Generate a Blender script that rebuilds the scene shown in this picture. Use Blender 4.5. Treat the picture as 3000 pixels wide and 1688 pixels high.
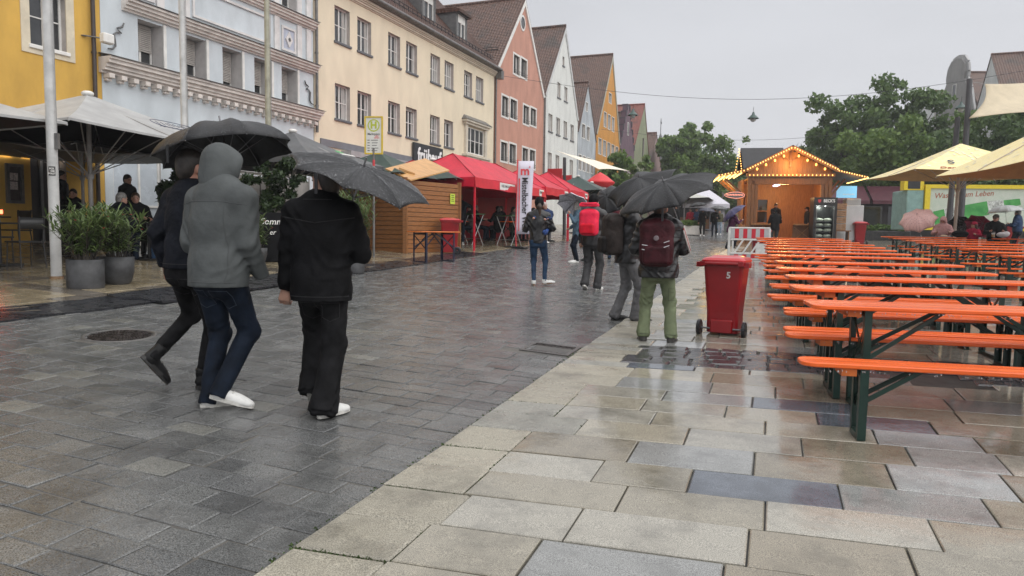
import bpy, bmesh, math, random
import numpy as np
from mathutils import Vector, Matrix, Euler, Quaternion, noise as mnoise

for o in list(bpy.data.objects):
 bpy.data.objects.remove(o)
S = bpy.context.scene
COL = S.collection
PI = math.pi
rad = math.radians

# ------------------------------------------------------------------ camera, sky, sun, exposure
EYE = 1.46
YAW, PITCH, ROLL = rad(21.6), rad(4.56), 0.0155
_fw = Vector((-math.sin(YAW) * math.cos(PITCH), math.cos(YAW) * math.cos(PITCH), -math.sin(PITCH)))
_r0 = Vector((math.cos(YAW), math.sin(YAW), 0))
_r = _r0 * math.cos(ROLL) + _r0.cross(_fw) * math.sin(ROLL)
_u = _r.cross(_fw)
camd = bpy.data.cameras.new('camera')
camd.sensor_width = 36
camd.lens = 36 * 2080 / 3000
camd.clip_start, camd.clip_end = 0.05, 900
cam = bpy.data.objects.new('camera', camd)
cam.matrix_world = Matrix((( _r.x, _u.x, -_fw.x, 0), (_r.y, _u.y, -_fw.y, 0), (_r.z, _u.z, -_fw.z, EYE), (0, 0, 0, 1)))
COL.objects.link(cam)
S.camera = cam

SUN_EL, SUN_AZ = rad(52), rad(105)
W = bpy.data.worlds.new('World')
S.world = W
W.use_nodes = True
nt = W.node_tree
N = nt.nodes
bg = N['Background']
sky = N.new('ShaderNodeTexSky')
sky.sky_type = 'NISHITA'
sky.sun_disc = False
sky.sun_elevation = SUN_EL
sky.sun_rotation = SUN_AZ
sky.dust_density = 4
hsv = N.new('ShaderNodeHueSaturation')
hsv.inputs['Saturation'].default_value = 0.25
nt.links.new(sky.outputs[0], hsv.inputs['Color'])
geo = N.new('ShaderNodeTexCoord')
sep = N.new('ShaderNodeSeparateXYZ')
nt.links.new(geo.outputs['Generated'], sep.inputs[0])
ramp = N.new('ShaderNodeValToRGB')        # overcast: paler towards the zenith all the way round
e = ramp.color_ramp.elements
e[0].position, e[0].color = 0.0, (0.665, 0.67, 0.70, 1)
e[1].position, e[1].color = 1.0, (1.0, 1.0, 1.02, 1)
x = ramp.color_ramp.elements.new(0.30)
x.color = (0.60, 0.612, 0.648, 1)
nt.links.new(sep.outputs['Z'], ramp.inputs[0])
nz = N.new('ShaderNodeTexNoise')
nz.inputs['Scale'].default_value = 2.2
nz.inputs['Detail'].default_value = 6
nz.inputs['Roughness'].default_value = 0.55
mp = N.new('ShaderNodeMapping')
mp.inputs['Scale'].default_value = (1, 1, 2.6)
nt.links.new(geo.outputs['Generated'], mp.inputs[0])
nt.links.new(mp.outputs[0], nz.inputs['Vector'])
mr = N.new('ShaderNodeMapRange')
mr.inputs['From Min'].default_value, mr.inputs['From Max'].default_value = 0.3, 0.7
mr.inputs['To Min'].default_value, mr.inputs['To Max'].default_value = 6.45, 7.3
nt.links.new(nz.outputs[0], mr.inputs['Value'])
mul = N.new('ShaderNodeVectorMath')
mul.operation = 'SCALE'
nt.links.new(ramp.outputs[0], mul.inputs[0])
nt.links.new(mr.outputs[0], mul.inputs['Scale'])
mix = N.new('ShaderNodeMix')
mix.data_type = 'RGBA'
mix.inputs['Factor'].default_value = 0.94
nt.links.new(hsv.outputs[0], mix.inputs['A'])
nt.links.new(mul.outputs[0], mix.inputs['B'])
nt.links.new(mix.outputs['Result'], bg.inputs['Color'])
bg.inputs['Strength'].default_value = 0.095

sund = bpy.data.lights.new('sun', 'SUN')
sund.energy = 1.5
sund.angle = rad(95)
sund.color = (1.0, 0.98, 0.95)
sun = bpy.data.objects.new('sun', sund)
sd = Vector((math.sin(SUN_AZ) * math.cos(SUN_EL), math.cos(SUN_AZ) * math.cos(SUN_EL), math.sin(SUN_EL)))
sun.rotation_euler = sd.to_track_quat('Z', 'Y').to_euler()
sun.location = (0, 0, 40)
COL.objects.link(sun)
S.view_settings.view_transform = 'Standard'
S.view_settings.look = 'None'
S.view_settings.gamma = 1
S.view_settings.exposure = 0.8
S.view_settings.use_curve_mapping = False
S.render.engine = 'CYCLES'
S.cycles.use_denoising = True
S.cycles.max_bounces = 7
S.cycles.diffuse_bounces = 3
S.cycles.sample_clamp_indirect = 6

# ------------------------------------------------------------------ terrain
def kerb_x(y):
 return -1.95 - 0.0253 * (y - 2.2)
def gz(x, y):
 return 0.026 * max(-20, min(y, 140)) + 0.045 * max(0.0, min(kerb_x(y) - x, 15.5))
def P(x, y, h=0.0):
 return Vector((x, y, gz(x, y) + h))
SKEW = rad(10.9)             # rows of slabs and benches run a little off the facade line
RX = Vector((math.cos(SKEW), math.sin(SKEW), 0))

# ------------------------------------------------------------------ materials
MATS = {}
def mat(name, col, rough=0.6, var=0.12, scale=6.0, bump=0.0, bscale=60.0, metal=0.0, emit=None, es=1.0, coat=0.0, spec=0.5,
  col2=None, alpha=None, trans=0.0, rvar=0.0, detail=5.0, dist=0.004, stretch=None, sampled=True, ior=1.5, sss=0.0):
 if name in MATS:
  return MATS[name]
 m = bpy.data.materials.new(name)
 m.use_nodes = True
 t = m.node_tree
 b = t.nodes['Principled BSDF']
 b.inputs['Roughness'].default_value = rough
 b.inputs['Metallic'].default_value = metal
 b.inputs['Specular IOR Level'].default_value = spec
 b.inputs['IOR'].default_value = ior
 if coat:
  b.inputs['Coat Weight'].default_value = coat
  b.inputs['Coat Roughness'].default_value = 0.08
 if trans:
  b.inputs['Transmission Weight'].default_value = trans
 if sss:
  b.inputs['Subsurface Weight'].default_value = sss
  b.inputs['Subsurface Radius'].default_value = (0.02, 0.008, 0.005)
 c = tuple(col) + (1,)
 if emit is not None:
  b.inputs['Emission Color'].default_value = tuple(emit) + (1,)
  b.inputs['Emission Strength'].default_value = es
  if not sampled:
   m.cycles.emission_sampling = 'NONE'
 if alpha is not None:
  b.inputs['Alpha'].default_value = alpha
 b.inputs['Base Color'].default_value = c
 if var or bump or rvar:
  tc = t.nodes.new('ShaderNodeTexCoord')
  vec = tc.outputs['Object']
  if stretch:
   mpn = t.nodes.new('ShaderNodeMapping')
   mpn.inputs['Scale'].default_value = stretch
   t.links.new(vec, mpn.inputs[0])
   vec = mpn.outputs[0]
  nn = t.nodes.new('ShaderNodeTexNoise')
  nn.inputs['Scale'].default_value = scale
  nn.inputs['Detail'].default_value = detail
  nn.inputs['Roughness'].default_value = 0.6
  t.links.new(vec, nn.inputs['Vector'])
  if var:
   mx = t.nodes.new('ShaderNodeMix')
   mx.data_type = 'RGBA'
   d = col2 if col2 else tuple(max(0, v * (1 - 2 * var)) for v in col)
   h = col if col2 else tuple(min(1, v * (1 + var)) for v in col)
   mx.inputs['A'].default_value = tuple(d) + (1,)
   mx.inputs['B'].default_value = tuple(h) + (1,)
   q = t.nodes.new('ShaderNodeMapRange')
   q.inputs['From Min'].default_value, q.inputs['From Max'].default_value = 0.32, 0.68
   t.links.new(nn.outputs[0], q.inputs['Value'])
   t.links.new(q.outputs[0], mx.inputs['Factor'])
   t.links.new(mx.outputs['Result'], b.inputs['Base Color'])
  if rvar:
   q2 = t.nodes.new('ShaderNodeMapRange')
   q2.inputs['From Min'].default_value, q2.inputs['From Max'].default_value = 0.35, 0.65
   q2.inputs['To Min'].default_value, q2.inputs['To Max'].default_value = max(0.02, rough - rvar), min(1, rough + rvar)
   t.links.new(nn.outputs[0], q2.inputs['Value'])
   t.links.new(q2.outputs[0], b.inputs['Roughness'])
  if bump:
   n2 = t.nodes.new('ShaderNodeTexNoise')
   n2.inputs['Scale'].default_value = bscale
   n2.inputs['Detail'].default_value = 3
   t.links.new(vec, n2.inputs['Vector'])
   bp = t.nodes.new('ShaderNodeBump')
   bp.inputs['Strength'].default_value = bump
   bp.inputs['Distance'].default_value = dist
   t.links.new(n2.outputs[0], bp.inputs['Height'])
   t.links.new(bp.outputs[0], b.inputs['Normal'])
 MATS[name] = m
 return m

# ------------------------------------------------------------------ objects
def thing(name, label, cat, loc=(0, 0, 0), rz=0.0, group=None):
 o = bpy.data.objects.new(name, None)
 o.empty_display_size = 0.2
 COL.objects.link(o)
 o.location = loc
 o.rotation_euler = (0, 0, rz)
 o['label'] = label
 o['category'] = cat
 if group:
  o['group'] = group
 return o
def tag(o, label, cat, group=None):
 o['label'] = label
 o['category'] = cat
 if group:
  o['group'] = group
 return o
def struct(o):
 o['kind'] = 'structure'
 return o
def stuff(o):
 o['kind'] = 'stuff'
 return o
def link(name, me, parent=None, world=False, loc=None, rot=None):
 o = bpy.data.objects.new(name, me)
 COL.objects.link(o)
 if parent is not None:
  o.parent = parent
  if world:
   o.matrix_parent_inverse = base_matrix(parent).inverted()
 if loc is not None:
  o.location = loc
 if rot is not None:
  o.rotation_euler = rot
 return o
def base_matrix(p):
 m = Matrix.LocRotScale(p.location, p.rotation_euler, p.scale)
 if p.parent:
  m = base_matrix(p.parent) @ p.matrix_parent_inverse @ m
 return m
def copy_tree(o, parent=None):
 c = o.copy()
 COL.objects.link(c)
 if parent is not None:
  c.parent = parent
 for ch in list(o.children):
  copy_tree(ch, c)
 return c

class MB:
 """collects shapes and links them as one mesh object"""
 def __init__(s):
  s.v, s.f, s.mi, s.sm = [], [], [], []
 def add(s, vs, fs, mi=0, smooth=False):
  n = len(s.v)
  s.v += [tuple(p) for p in vs]
  for f in fs:
   s.f.append(tuple(i + n for i in f))
   s.mi.append(mi)
   s.sm.append(smooth)
  return s
 def quad(s, a, b, c, d, mi=0):
  return s.add([a, b, c, d], [(0, 1, 2, 3)], mi)
 def poly(s, pts, mi=0):
  return s.add(pts, [tuple(range(len(pts)))], mi)
 def box(s, c, size, rot=None, mi=0, bev=0.0):
  x, y, z = (k / 2 for k in size)
  if bev <= 0:
   vs = [Vector((i, j, k)) for i in (-x, x) for j in (-y, y) for k in (-z, z)]
   fs = [(0, 1, 3, 2), (4, 6, 7, 5), (0, 4, 5, 1), (2, 3, 7, 6), (0, 2, 6, 4), (1, 5, 7, 3)]
  else:
   b = min(bev, x * .49, y * .49, z * .49)
   vs, idx = [], {}
   for i in (-1, 1):
    for j in (-1, 1):
     for k in (-1, 1):
      idx[i, j, k] = len(vs)
      vs += [Vector((i * x, j * (y - b), k * (z - b))), Vector((i * (x - b), j * y, k * (z - b))), Vector((i * (x - b), j * (y - b), k * z))]
   I = lambda i, j, k, a: idx[i, j, k] + a
   fs = []
   for i in (-1, 1):
    q = [I(i, -1, -1, 0), I(i, 1, -1, 0), I(i, 1, 1, 0), I(i, -1, 1, 0)]
    fs.append(q if i > 0 else q[::-1])
    q = [I(-1, i, -1, 1), I(1, i, -1, 1), I(1, i, 1, 1), I(-1, i, 1, 1)]
    fs.append(q[::-1] if i > 0 else q)
    q = [I(-1, -1, i, 2), I(1, -1, i, 2), I(1, 1, i, 2), I(-1, 1, i, 2)]
    fs.append(q if i > 0 else q[::-1])
   for i in (-1, 1):
    for j in (-1, 1):
     q = [I(i, j, -1, 0), I(i, j, -1, 1), I(i, j, 1, 1), I(i, j, 1, 0)]
     fs.append(q if i * j > 0 else q[::-1])
     q = [I(i, -1, j, 0), I(i, 1, j, 0), I(i, 1, j, 2), I(i, -1, j, 2)]
     fs.append(q if i * j > 0 else q[::-1])
     q = [I(-1, i, j, 1), I(-1, i, j, 2), I(1, i, j, 2), I(1, i, j, 1)]
     fs.append(q if i * j > 0 else q[::-1])
   for i in (-1, 1):
    for j in (-1, 1):
     for k in (-1, 1):
      q = [I(i, j, k, 0), I(i, j, k, 1), I(i, j, k, 2)]
      fs.append(q if i * j * k > 0 else q[::-1])
  if rot is not None:
   vs = [rot @ p for p in vs]
  c = Vector(c)
  return s.add([p + c for p in vs], fs, mi)
 def bar(s, a, b, w, d=None, mi=0, up=Vector((0, 0, 1)), bev=0.0):
  a, b = Vector(a), Vector(b)
  z = (b - a)
  L = z.length
  z = z / L
  y = up - z * up.dot(z)
  if y.length < 1e-4:
   y = Vector((0, 1, 0)) - z * z.y
  y.normalize()
  x = y.cross(z)
  return s.box((a + b) / 2, (w, d or w, L), Matrix((x, y, z)).transposed(), mi, bev)
 def tube(s, pts, r, n=8, mi=0, cap=True, smooth=True):
  pts = [Vector(p) for p in pts]
  rs = r if isinstance(r, (list, tuple)) else [r] * len(pts)
  ref = None
  rings = []
  for i, p in enumerate(pts):
   t = (pts[min(i + 1, len(pts) - 1)] - pts[max(i - 1, 0)]).normalized()
   if ref is None:
    ref = Vector((0, 0, 1)) if abs(t.z) < .9 else Vector((1, 0, 0))
   x = (ref - t * ref.dot(t)).normalized()
   ref = x
   y = t.cross(x)
   rings.append([p + (x * math.cos(2 * PI * k / n) + y * math.sin(2 * PI * k / n)) * rs[i] for k in range(n)])
  vs = [q for rg in rings for q in rg]
  fs = [(i * n + k, i * n + (k + 1) % n, (i + 1) * n + (k + 1) % n, (i + 1) * n + k) for i in range(len(pts) - 1) for k in range(n)]
  s.add(vs, fs, mi, smooth)
  if cap:
   s.add(rings[0], [tuple(range(n))[::-1]], mi)
   s.add(rings[-1], [tuple(range(n))], mi)
  return s
 def lathe(s, prof, c=(0, 0, 0), n=24, mi=0, smooth=True, sx=1.0, sy=1.0, cap=True):
  c = Vector(c)
  vs, m = [], len(prof)
  for k in range(n):
   a = 2 * PI * k / n
   vs += [c + Vector((r * math.cos(a) * sx, r * math.sin(a) * sy, z)) for r, z in prof]
  fs = [(k * m + i, ((k + 1) % n) * m + i, ((k + 1) % n) * m + i + 1, k * m + i + 1) for k in range(n) for i in range(m - 1)]
  s.add(vs, fs, mi, smooth)
  if cap:
   if prof[0][0] > 1e-4:
    s.poly([vs[k * m] for k in range(n)][::-1], mi)
   if prof[-1][0] > 1e-4:
    s.poly([vs[k * m + m - 1] for k in range(n)], mi)
  return s
 def prism(s, pts, vec, mi=0):
  """closed outline swept along vec"""
  pts = [Vector(p) for p in pts]
  vec = Vector(vec)
  n = len(pts)
  nrm = sum(((pts[i] - pts[0]).cross(pts[(i + 1) % n] - pts[0]) for i in range(n)), Vector())
  if nrm.dot(vec) > 0:
   pts = pts[::-1]
  vs = pts + [p + vec for p in pts]
  fs = [tuple(range(n)), tuple(range(2 * n - 1, n - 1, -1))]
  fs += [(i, i + n, (i + 1) % n + n, (i + 1) % n) for i in range(n)]
  return s.add(vs, fs, mi)
 def sphere(s, c, r, n=10, m=6, mi=0):
  r = r if isinstance(r, (tuple, list)) else (r, r, r)
  c = Vector(c)
  vs = [c + Vector((0, 0, -r[2]))]
  for i in range(1, m):
   a = -PI / 2 + PI * i / m
   vs += [c + Vector((r[0] * math.cos(a) * math.cos(2 * PI * k / n), r[1] * math.cos(a) * math.sin(2 * PI * k / n), r[2] * math.sin(a))) for k in range(n)]
  vs.append(c + Vector((0, 0, r[2])))
  fs = [(0, 1 + (k + 1) % n, 1 + k) for k in range(n)]
  for i in range(m - 2):
   fs += [(1 + i * n + k, 1 + i * n + (k + 1) % n, 1 + (i + 1) * n + (k + 1) % n, 1 + (i + 1) * n + k) for k in range(n)]
  t = len(vs) - 1
  fs += [(t, 1 + (m - 2) * n + k, 1 + (m - 2) * n + (k + 1) % n) for k in range(n)]
  return s.add(vs, fs, mi, True)
 def mesh(s, name, mats):
  me = bpy.data.meshes.new(name)
  me.from_pydata(s.v, [], s.f)
  ms = mats if isinstance(mats, (list, tuple)) else [mats]
  for m in ms:
   me.materials.append(m)
  if len(ms) > 1:
   me.polygons.foreach_set('material_index', s.mi)
  me.polygons.foreach_set('use_smooth', s.sm)
  me.update()
  return me
 def build(s, name, mats, parent=None, world=False, loc=None, rot=None):
  return link(name, s.mesh(name, mats), parent, world, loc, rot)

def text_mesh(body, size, depth=0.004, bold=0.0, align='CENTER', width=None, shear=0.0):
 """lettering in the XZ plane facing -Y, returned as (verts, faces)"""
 cu = bpy.data.curves.new('lettering', 'FONT')
 cu.body = body
 cu.size = size
 cu.extrude = depth
 cu.offset = bold
 cu.shear = shear
 cu.align_x = align
 cu.align_y = 'CENTER'
 cu.resolution_u = 2
 o = bpy.data.objects.new('lettering', cu)
 COL.objects.link(o)
 bpy.context.view_layer.update()
 dg = bpy.context.evaluated_depsgraph_get()
 me = bpy.data.meshes.new_from_object(o.evaluated_get(dg))
 vs = [(v.co.x, -v.co.z, v.co.y) for v in me.vertices]
 fs = [tuple(p.vertices) for p in me.polygons]
 bpy.data.objects.remove(o)
 bpy.data.curves.remove(cu)
 bpy.data.meshes.remove(me)
 if width and vs:
  x0, x1 = min(v[0] for v in vs), max(v[0] for v in vs)
  k = width / max(1e-6, x1 - x0)
  vs = [(v[0] * k, v[1], v[2]) for v in vs]
 return vs, fs
def lettering(body, size, m, parent, M, depth=0.003, bold=0.0, align='CENTER', width=None, name='lettering', shear=0.0):
 """M places the text's local frame (x right, z up, -y out) in the parent's frame"""
 vs, fs = text_mesh(body, size, depth, bold, align, width, shear)
 b = MB()
 b.add([M @ Vector(v) for v in vs], fs)
 return b.build(name, m, parent)

# ------------------------------------------------------------------ ground
R0 = random.Random(11)
def wet_stone(name, col, speck=0.35, rough=0.22, rvar=0.16, fine=220.0, bump=0.5, ripple=14.0, col2=None, spec=.7):
 """stone under a thin film of rain: speckled colour, patchy gloss, small ripples"""
 if name in MATS:
  return MATS[name]
 m = bpy.data.materials.new(name)
 m.use_nodes = True
 t = m.node_tree
 L = t.links.new
 b = t.nodes['Principled BSDF']
 tc = t.nodes.new('ShaderNodeNewGeometry')
 pos = tc.outputs['Position']
 def noise(sc, det=3, ro=0.6):
  n = t.nodes.new('ShaderNodeTexNoise')
  n.inputs['Scale'].default_value = sc
  n.inputs['Detail'].default_value = det
  n.inputs['Roughness'].default_value = ro
  L(pos, n.inputs['Vector'])
  return n.outputs[0]
 def rng(src, a, b_, c, d):
  q = t.nodes.new('ShaderNodeMapRange')
  for k, v in zip(('From Min', 'From Max', 'To Min', 'To Max'), (a, b_, c, d)):
   q.inputs[k].default_value = v
  L(src, q.inputs['Value'])
  return q.outputs[0]
 def mixc(f, a, c):
  q = t.nodes.new('ShaderNodeMix')
  q.data_type = 'RGBA'
  L(f, q.inputs['Factor'])
  for k, v in (('A', a), ('B', c)):
   if isinstance(v, tuple):
    q.inputs[k].default_value = v + (1,)
   else:
    L(v, q.inputs[k])
  return q.outputs['Result']
 lo = tuple(v * (1 - speck) for v in col)
 hi = tuple(min(1, v * (1 + speck)) for v in col)
 c1 = mixc(rng(noise(fine, 2), 0.38, 0.62, 0, 1), lo, hi)
 dk = col2 if col2 else tuple(v * 0.45 for v in col)
 c2 = mixc(rng(noise(2.6, 8, 0.7), 0.47, 0.70, 0, 0.8), c1, dk)
 oi = t.nodes.new('ShaderNodeObjectInfo')
 hs = t.nodes.new('ShaderNodeHueSaturation')
 L(rng(oi.outputs['Random'], 0, 1, 0.86, 1.14), hs.inputs['Value'])
 L(c2, hs.inputs['Color'])
 L(hs.outputs[0], b.inputs['Base Color'])
 L(rng(noise(3.3, 5, 0.6), 0.36, 0.66, max(0.03, rough - rvar), rough + rvar), b.inputs['Roughness'])
 b.inputs['IOR'].default_value = 1.5
 b.inputs['Specular IOR Level'].default_value = spec
 b1 = t.nodes.new('ShaderNodeBump')
 b1.inputs['Strength'].default_value = bump
 b1.inputs['Distance'].default_value = 0.006
 L(noise(ripple, 4, 0.65), b1.inputs['Height'])
 b2 = t.nodes.new('ShaderNodeBump')
 b2.inputs['Strength'].default_value = bump * 0.5
 b2.inputs['Distance'].default_value = 0.0007
 L(noise(fine * 0.7, 2), b2.inputs['Height'])
 L(b1.outputs[0], b2.inputs['Normal'])
 L(b2.outputs[0], b.inputs['Normal'])
 MATS[name] = m
 return m
M_BED = mat('joint_bed', (0.045, 0.043, 0.038), 0.5, 0.3, 9)
M_GROUND = wet_stone('far_ground', (0.11, 0.11, 0.11))
M_SETT = [wet_stone('sett_grey', (0.118, 0.12, 0.118), 0.5, 0.22, 0.13, 160, 0.65, 24, spec=.5),
          wet_stone('sett_dark', (0.101, 0.103, 0.103), 0.5, 0.20, 0.12, 160, 0.65, 24, spec=.5),
          wet_stone('sett_pale', (0.15, 0.15, 0.138), 0.4, 0.26, 0.13, 160, 0.65, 26, spec=.5)]
SLABC = dict(beige=(0.275, 0.252, 0.20), sand=(0.29, 0.275, 0.235), grey=(0.245, 0.248, 0.24), tan=(0.215, 0.19, 0.145), blue=(0.10, 0.113, 0.135), brown=(0.15, 0.125, 0.115))
M_SLAB = {k: wet_stone('slab_' + k, v, 0.45, 0.10, 0.08, 260, 0.26, 9) for k, v in SLABC.items()}
M_KERB = wet_stone('kerb_granite', (0.28, 0.26, 0.21), 0.5, 0.42, 0.2, 200, 0.9, 16)
M_KERB2 = wet_stone('kerb_granite_grey', (0.27, 0.265, 0.235), 0.5, 0.42, 0.2, 200, 0.9, 16)
M_COBBLE = wet_stone('cobble_dark', (0.055, 0.053, 0.058), 0.4, 0.14, 0.1, 90, 1.0, 18)
M_LPAVE = [wet_stone('pave_ochre', (0.23, 0.19, 0.125), 0.35, 0.2, 0.15, 120, 0.6, 12), wet_stone('pave_brown', (0.14, 0.12, 0.095), 0.35, 0.18, 0.13, 120, 0.6, 12)]
M_MOSS = mat('moss', (0.05, 0.085, 0.018), 0.8, 0.4, 60, 0.8, 200)

ys = [-14 + 2.0 * i for i in range(78)] + [150, 200, 320]
def sheet(name, h, xs, m, y0=-14, y1=320):
 b = MB()
 yy = [y for y in ys if y0 <= y <= y1]
 rows = [[P(x(y) if callable(x) else x, y, h) for x in xs] for y in yy]
 n = len(xs)
 b.add([p for r in rows for p in r], [(i * n + j, i * n + j + 1, (i + 1) * n + j + 1, (i + 1) * n + j) for i in range(len(yy) - 1) for j in range(n - 1)], 0, True)
 return b.build(name, m)
struct(sheet('ground', -0.05, [-120, lambda y: kerb_x(y) - 15.5, lambda y: kerb_x(y), 120], M_GROUND))

# pieces of stone: a worn top with a bevelled rim
def stone(b, c, r, bev, depth, rnd, mi=0, tilt=0.0):
 """c: four ground corners (counter-clockwise, top level), r: random height"""
 cen = sum(c, Vector()) / 4
 z = [r + rnd.uniform(-tilt, tilt) for _ in range(4)]
 top = [p + (cen - p).normalized() * bev * 1.35 + Vector((0, 0, zz)) for p, zz in zip(c, z)]
 rim = [p + Vector((0, 0, zz - bev * 0.8)) for p, zz in zip(c, z)]
 low = [p + Vector((0, 0, -depth)) for p in c]
 vs = top + rim + low
 fs = [(0, 1, 2, 3)] + [(4 + i, 4 + (i + 1) % 4, (i + 1) % 4, i) for i in range(4)] + [(8 + i, 8 + (i + 1) % 4, 4 + (i + 1) % 4, 4 + i) for i in range(4)]
 b.add(vs, fs, mi)
FOV_F = 2080 / 1500
def seen(p, m=1.12):
 q = p - Vector((0, 0, EYE))
 z = q.dot(_fw)
 return z > 0.8 and abs(q.dot(_r)) < z / FOV_F * m and abs(q.dot(_u)) < z / FOV_F * 0.62
def shown_size(c):
 cen = sum(c, Vector()) / 4
 a = (c[1] - c[0]).cross(c[3] - c[0]).length
 d = (cen - Vector((0, 0, EYE)))
 return a * abs(d.normalized().z) / d.length_squared
def lay(name, parent, pieces, mats, keep, bev, depth, jit, tilt, seed, group_name):
 """the pieces that show largest become parts of their own, the others one part"""
 rnd = random.Random(seed)
 pieces = [p for p in pieces if p]
 pieces.sort(key=lambda q: -shown_size(q[0]) if seen(sum(q[0], Vector()) / 4) else 0)
 rest = MB()
 for i, (c, mi) in enumerate(pieces):
  r = rnd.uniform(-jit, jit)
  if i < keep:
   b = MB()
   o0 = sum(c, Vector()) / 4
   stone(b, [p - o0 for p in c], r, bev, depth, rnd, 0, tilt)
   b.build(name, mats[mi], parent, True, loc=o0)
  else:
   stone(rest, c, r, bev, depth, rnd, mi, tilt)
 o = stuff(rest.build(group_name, mats, parent, True))
 return o
def holes(pt, hs):
 return any((pt.x - a) ** 2 + (pt.y - b) ** 2 < r * r for a, b, r in hs)

# --- right-hand pavement: granite kerbstones, slabs and a band of dark cobbles
SLAB_SK = math.tan(rad(5.6))
def pv(t, s, h):             # t along the kerb, s metres to the right of it
 x = kerb_x(t) + s
 return P(x, t + s * SLAB_SK, h)
right_pave = struct(bpy.data.objects.new('pavement', None))
COL.objects.link(right_pave)
MH2 = (1.17, 7.08, 0.40)
CB0, CB1 = 6.72, 7.72
pieces, kerbs, cobbles, kj = [], [], [], []
t = 0.9
keys = list(M_SLAB)
wts = [8, 5, 4, 2.2, 0.8, 0.35]
while t < 34:
 p = R0.uniform(0.31, 0.42) if t < 16 else R0.uniform(0.36, 0.44)
 if t < CB0 < t + p + 0.1:
  p = CB0 - t
 in_band = CB0 - 1e-4 <= t < CB1 - 0.05
 if in_band:
  p = (CB1 - CB0) / 5
 g = 0.0045
 k = R0.uniform(0.42, 0.72) if not in_band else R0.uniform(0.5, 0.62)
 kerbs.append(([pv(t + g, 0, 0.03), pv(t + g, k - g, 0.03), pv(t + p - g, k - g, 0.03), pv(t + p - g, 0, 0.03)], 0 if R0.random() < 0.75 else 1))
 kj.append((t, k))
 s = k
 end = 9.5
 while s < end:
  w = R0.uniform(0.46, 0.78) if not in_band else R0.uniform(0.16, 0.27)
  c = [pv(t + g, s + g, 0.03), pv(t + g, s + w - g, 0.03), pv(t + p - g, s + w - g, 0.03), pv(t + p - g, s + g, 0.03)]
  cen = sum(c, Vector()) / 4
  if holes(cen, [MH2]) or not seen(cen, 1.2):
   pass
  elif in_band:
   c = [q + Vector((R0.uniform(-.012, .012), R0.uniform(-.012, .012), 0)) for q in c]
   cobbles.append((c, 0))
  else:
   pieces.append((c, R0.choices(range(6), wts)[0]))
  s += w
 t += p
lay('slab', right_pave, pieces, [M_SLAB[k] for k in keys], 290, 0.005, 0.05, 0.0025, 0.0015, 3, 'slabs')
lay('kerbstone', right_pave, kerbs, [M_KERB, M_KERB2], 60, 0.010, 0.07, 0.005, 0.003, 4, 'kerbstones')
lay('cobble', right_pave, cobbles, [M_COBBLE], 110, 0.016, 0.05, 0.005, 0.004, 5, 'cobbles')
b = MB()
for i in range(17):
 t0, t1 = 0.5 + i * 2, 2.5 + i * 2
 b.quad(pv(t0, 0.03, 0.012), pv(t0, 12, 0.012), pv(t1, 12, 0.012), pv(t1, 0.03, 0.012))
 b.quad(pv(t0, 0.03, -0.06), pv(t0, 0.03, 0.012), pv(t1, 0.03, 0.012), pv(t1, 0.03, -0.06))
b.build('joint_bed', M_BED, right_pave, True)
b = MB()
for i in range(16):
 t0, t1 = 34 + i * 12, 46 + i * 12
 b.quad(pv(t0, 0, 0.03), pv(t0, 40, 0.03), pv(t1, 40, 0.03), pv(t1, 0, 0.03))
for i in range(17):
 t0, t1 = 0.5 + i * 2, 2.5 + i * 2
 b.quad(pv(t0, 11.9, 0.026), pv(t0, 40, 0.026), pv(t1, 40, 0.026), pv(t1, 11.9, 0.026))
b.build('paving_surface', M_SLAB['beige'], right_pave, True)
# moss in the kerb joints near the camera
b = MB()
near = [q for q in kj if 1.6 < q[0] < 6.5]
mossy = [q for q in near if R0.random() < .6]
for k in range(1500):
 t, w = R0.choice(mossy)
 c = R0.random()
 if c < .62:
  t += R0.gauss(0, .006)
  s = w * R0.random() ** 1.3
 elif c < .8:
  t += R0.uniform(0, .3)
  s = w + R0.gauss(0, .006)
 else:
  t, s = R0.uniform(1.8, 7.5), R0.uniform(-.025, .012)
 q = pv(t, s, 0.018)
 a, r = R0.uniform(0, PI), R0.uniform(0.005, 0.012)
 d = Vector((math.cos(a), math.sin(a), 0)) * r
 u = Vector((R0.uniform(-.5, .5), R0.uniform(-.5, .5), R0.uniform(.6, 1.4))) * r
 b.add([q - d, q + d, q + u], [(0, 1, 2)])
stuff(b.build('moss', M_MOSS))

# --- the cobbled street
street = struct(bpy.data.objects.new('street', None))
COL.objects.link(street)
def left_x(y):               # where the left-hand pavement begins
 return -8.15 - 0.055 * max(0, y - 7.0) if y < 40 else -9.97
MH1 = (-6.4, 5.24, 0.36)
DRAIN = (-2.40, 7.22)
setts = []
y = 0.7
while y < 46:
 p = R0.uniform(0.165, 0.225) * (1.0 if y < 22 else 1.35)
 x = kerb_x(y) - 0.008
 first = True
 while x > left_x(y):
  w = R0.uniform(0.19, 0.35) * (1.0 if y < 22 else 1.3)
  x1 = max(x - w, left_x(y) - 0.05)
  sk = lambda xx: y + (xx + 2) * 0.03
  g = R0.uniform(0.003, 0.006)
  j = lambda: R0.uniform(-0.007, 0.007)
  c = [P(x1 + g + j(), sk(x1) + g + j()), P(x - g + j(), sk(x) + g + j()), P(x - g + j(), sk(x) + p - g + j()), P(x1 + g + j(), sk(x1) + p - g + j())]
  cen = sum(c, Vector()) / 4
  if seen(cen, 1.15) and not holes(cen, [MH1]) and not (abs(cen.x - DRAIN[0]) < 0.33 and abs(cen.y - DRAIN[1]) < 0.30):
   setts.append((c, R0.choices([0, 1, 2], [6, 4, 0.45])[0]))
  x = x1
 y += p
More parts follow.
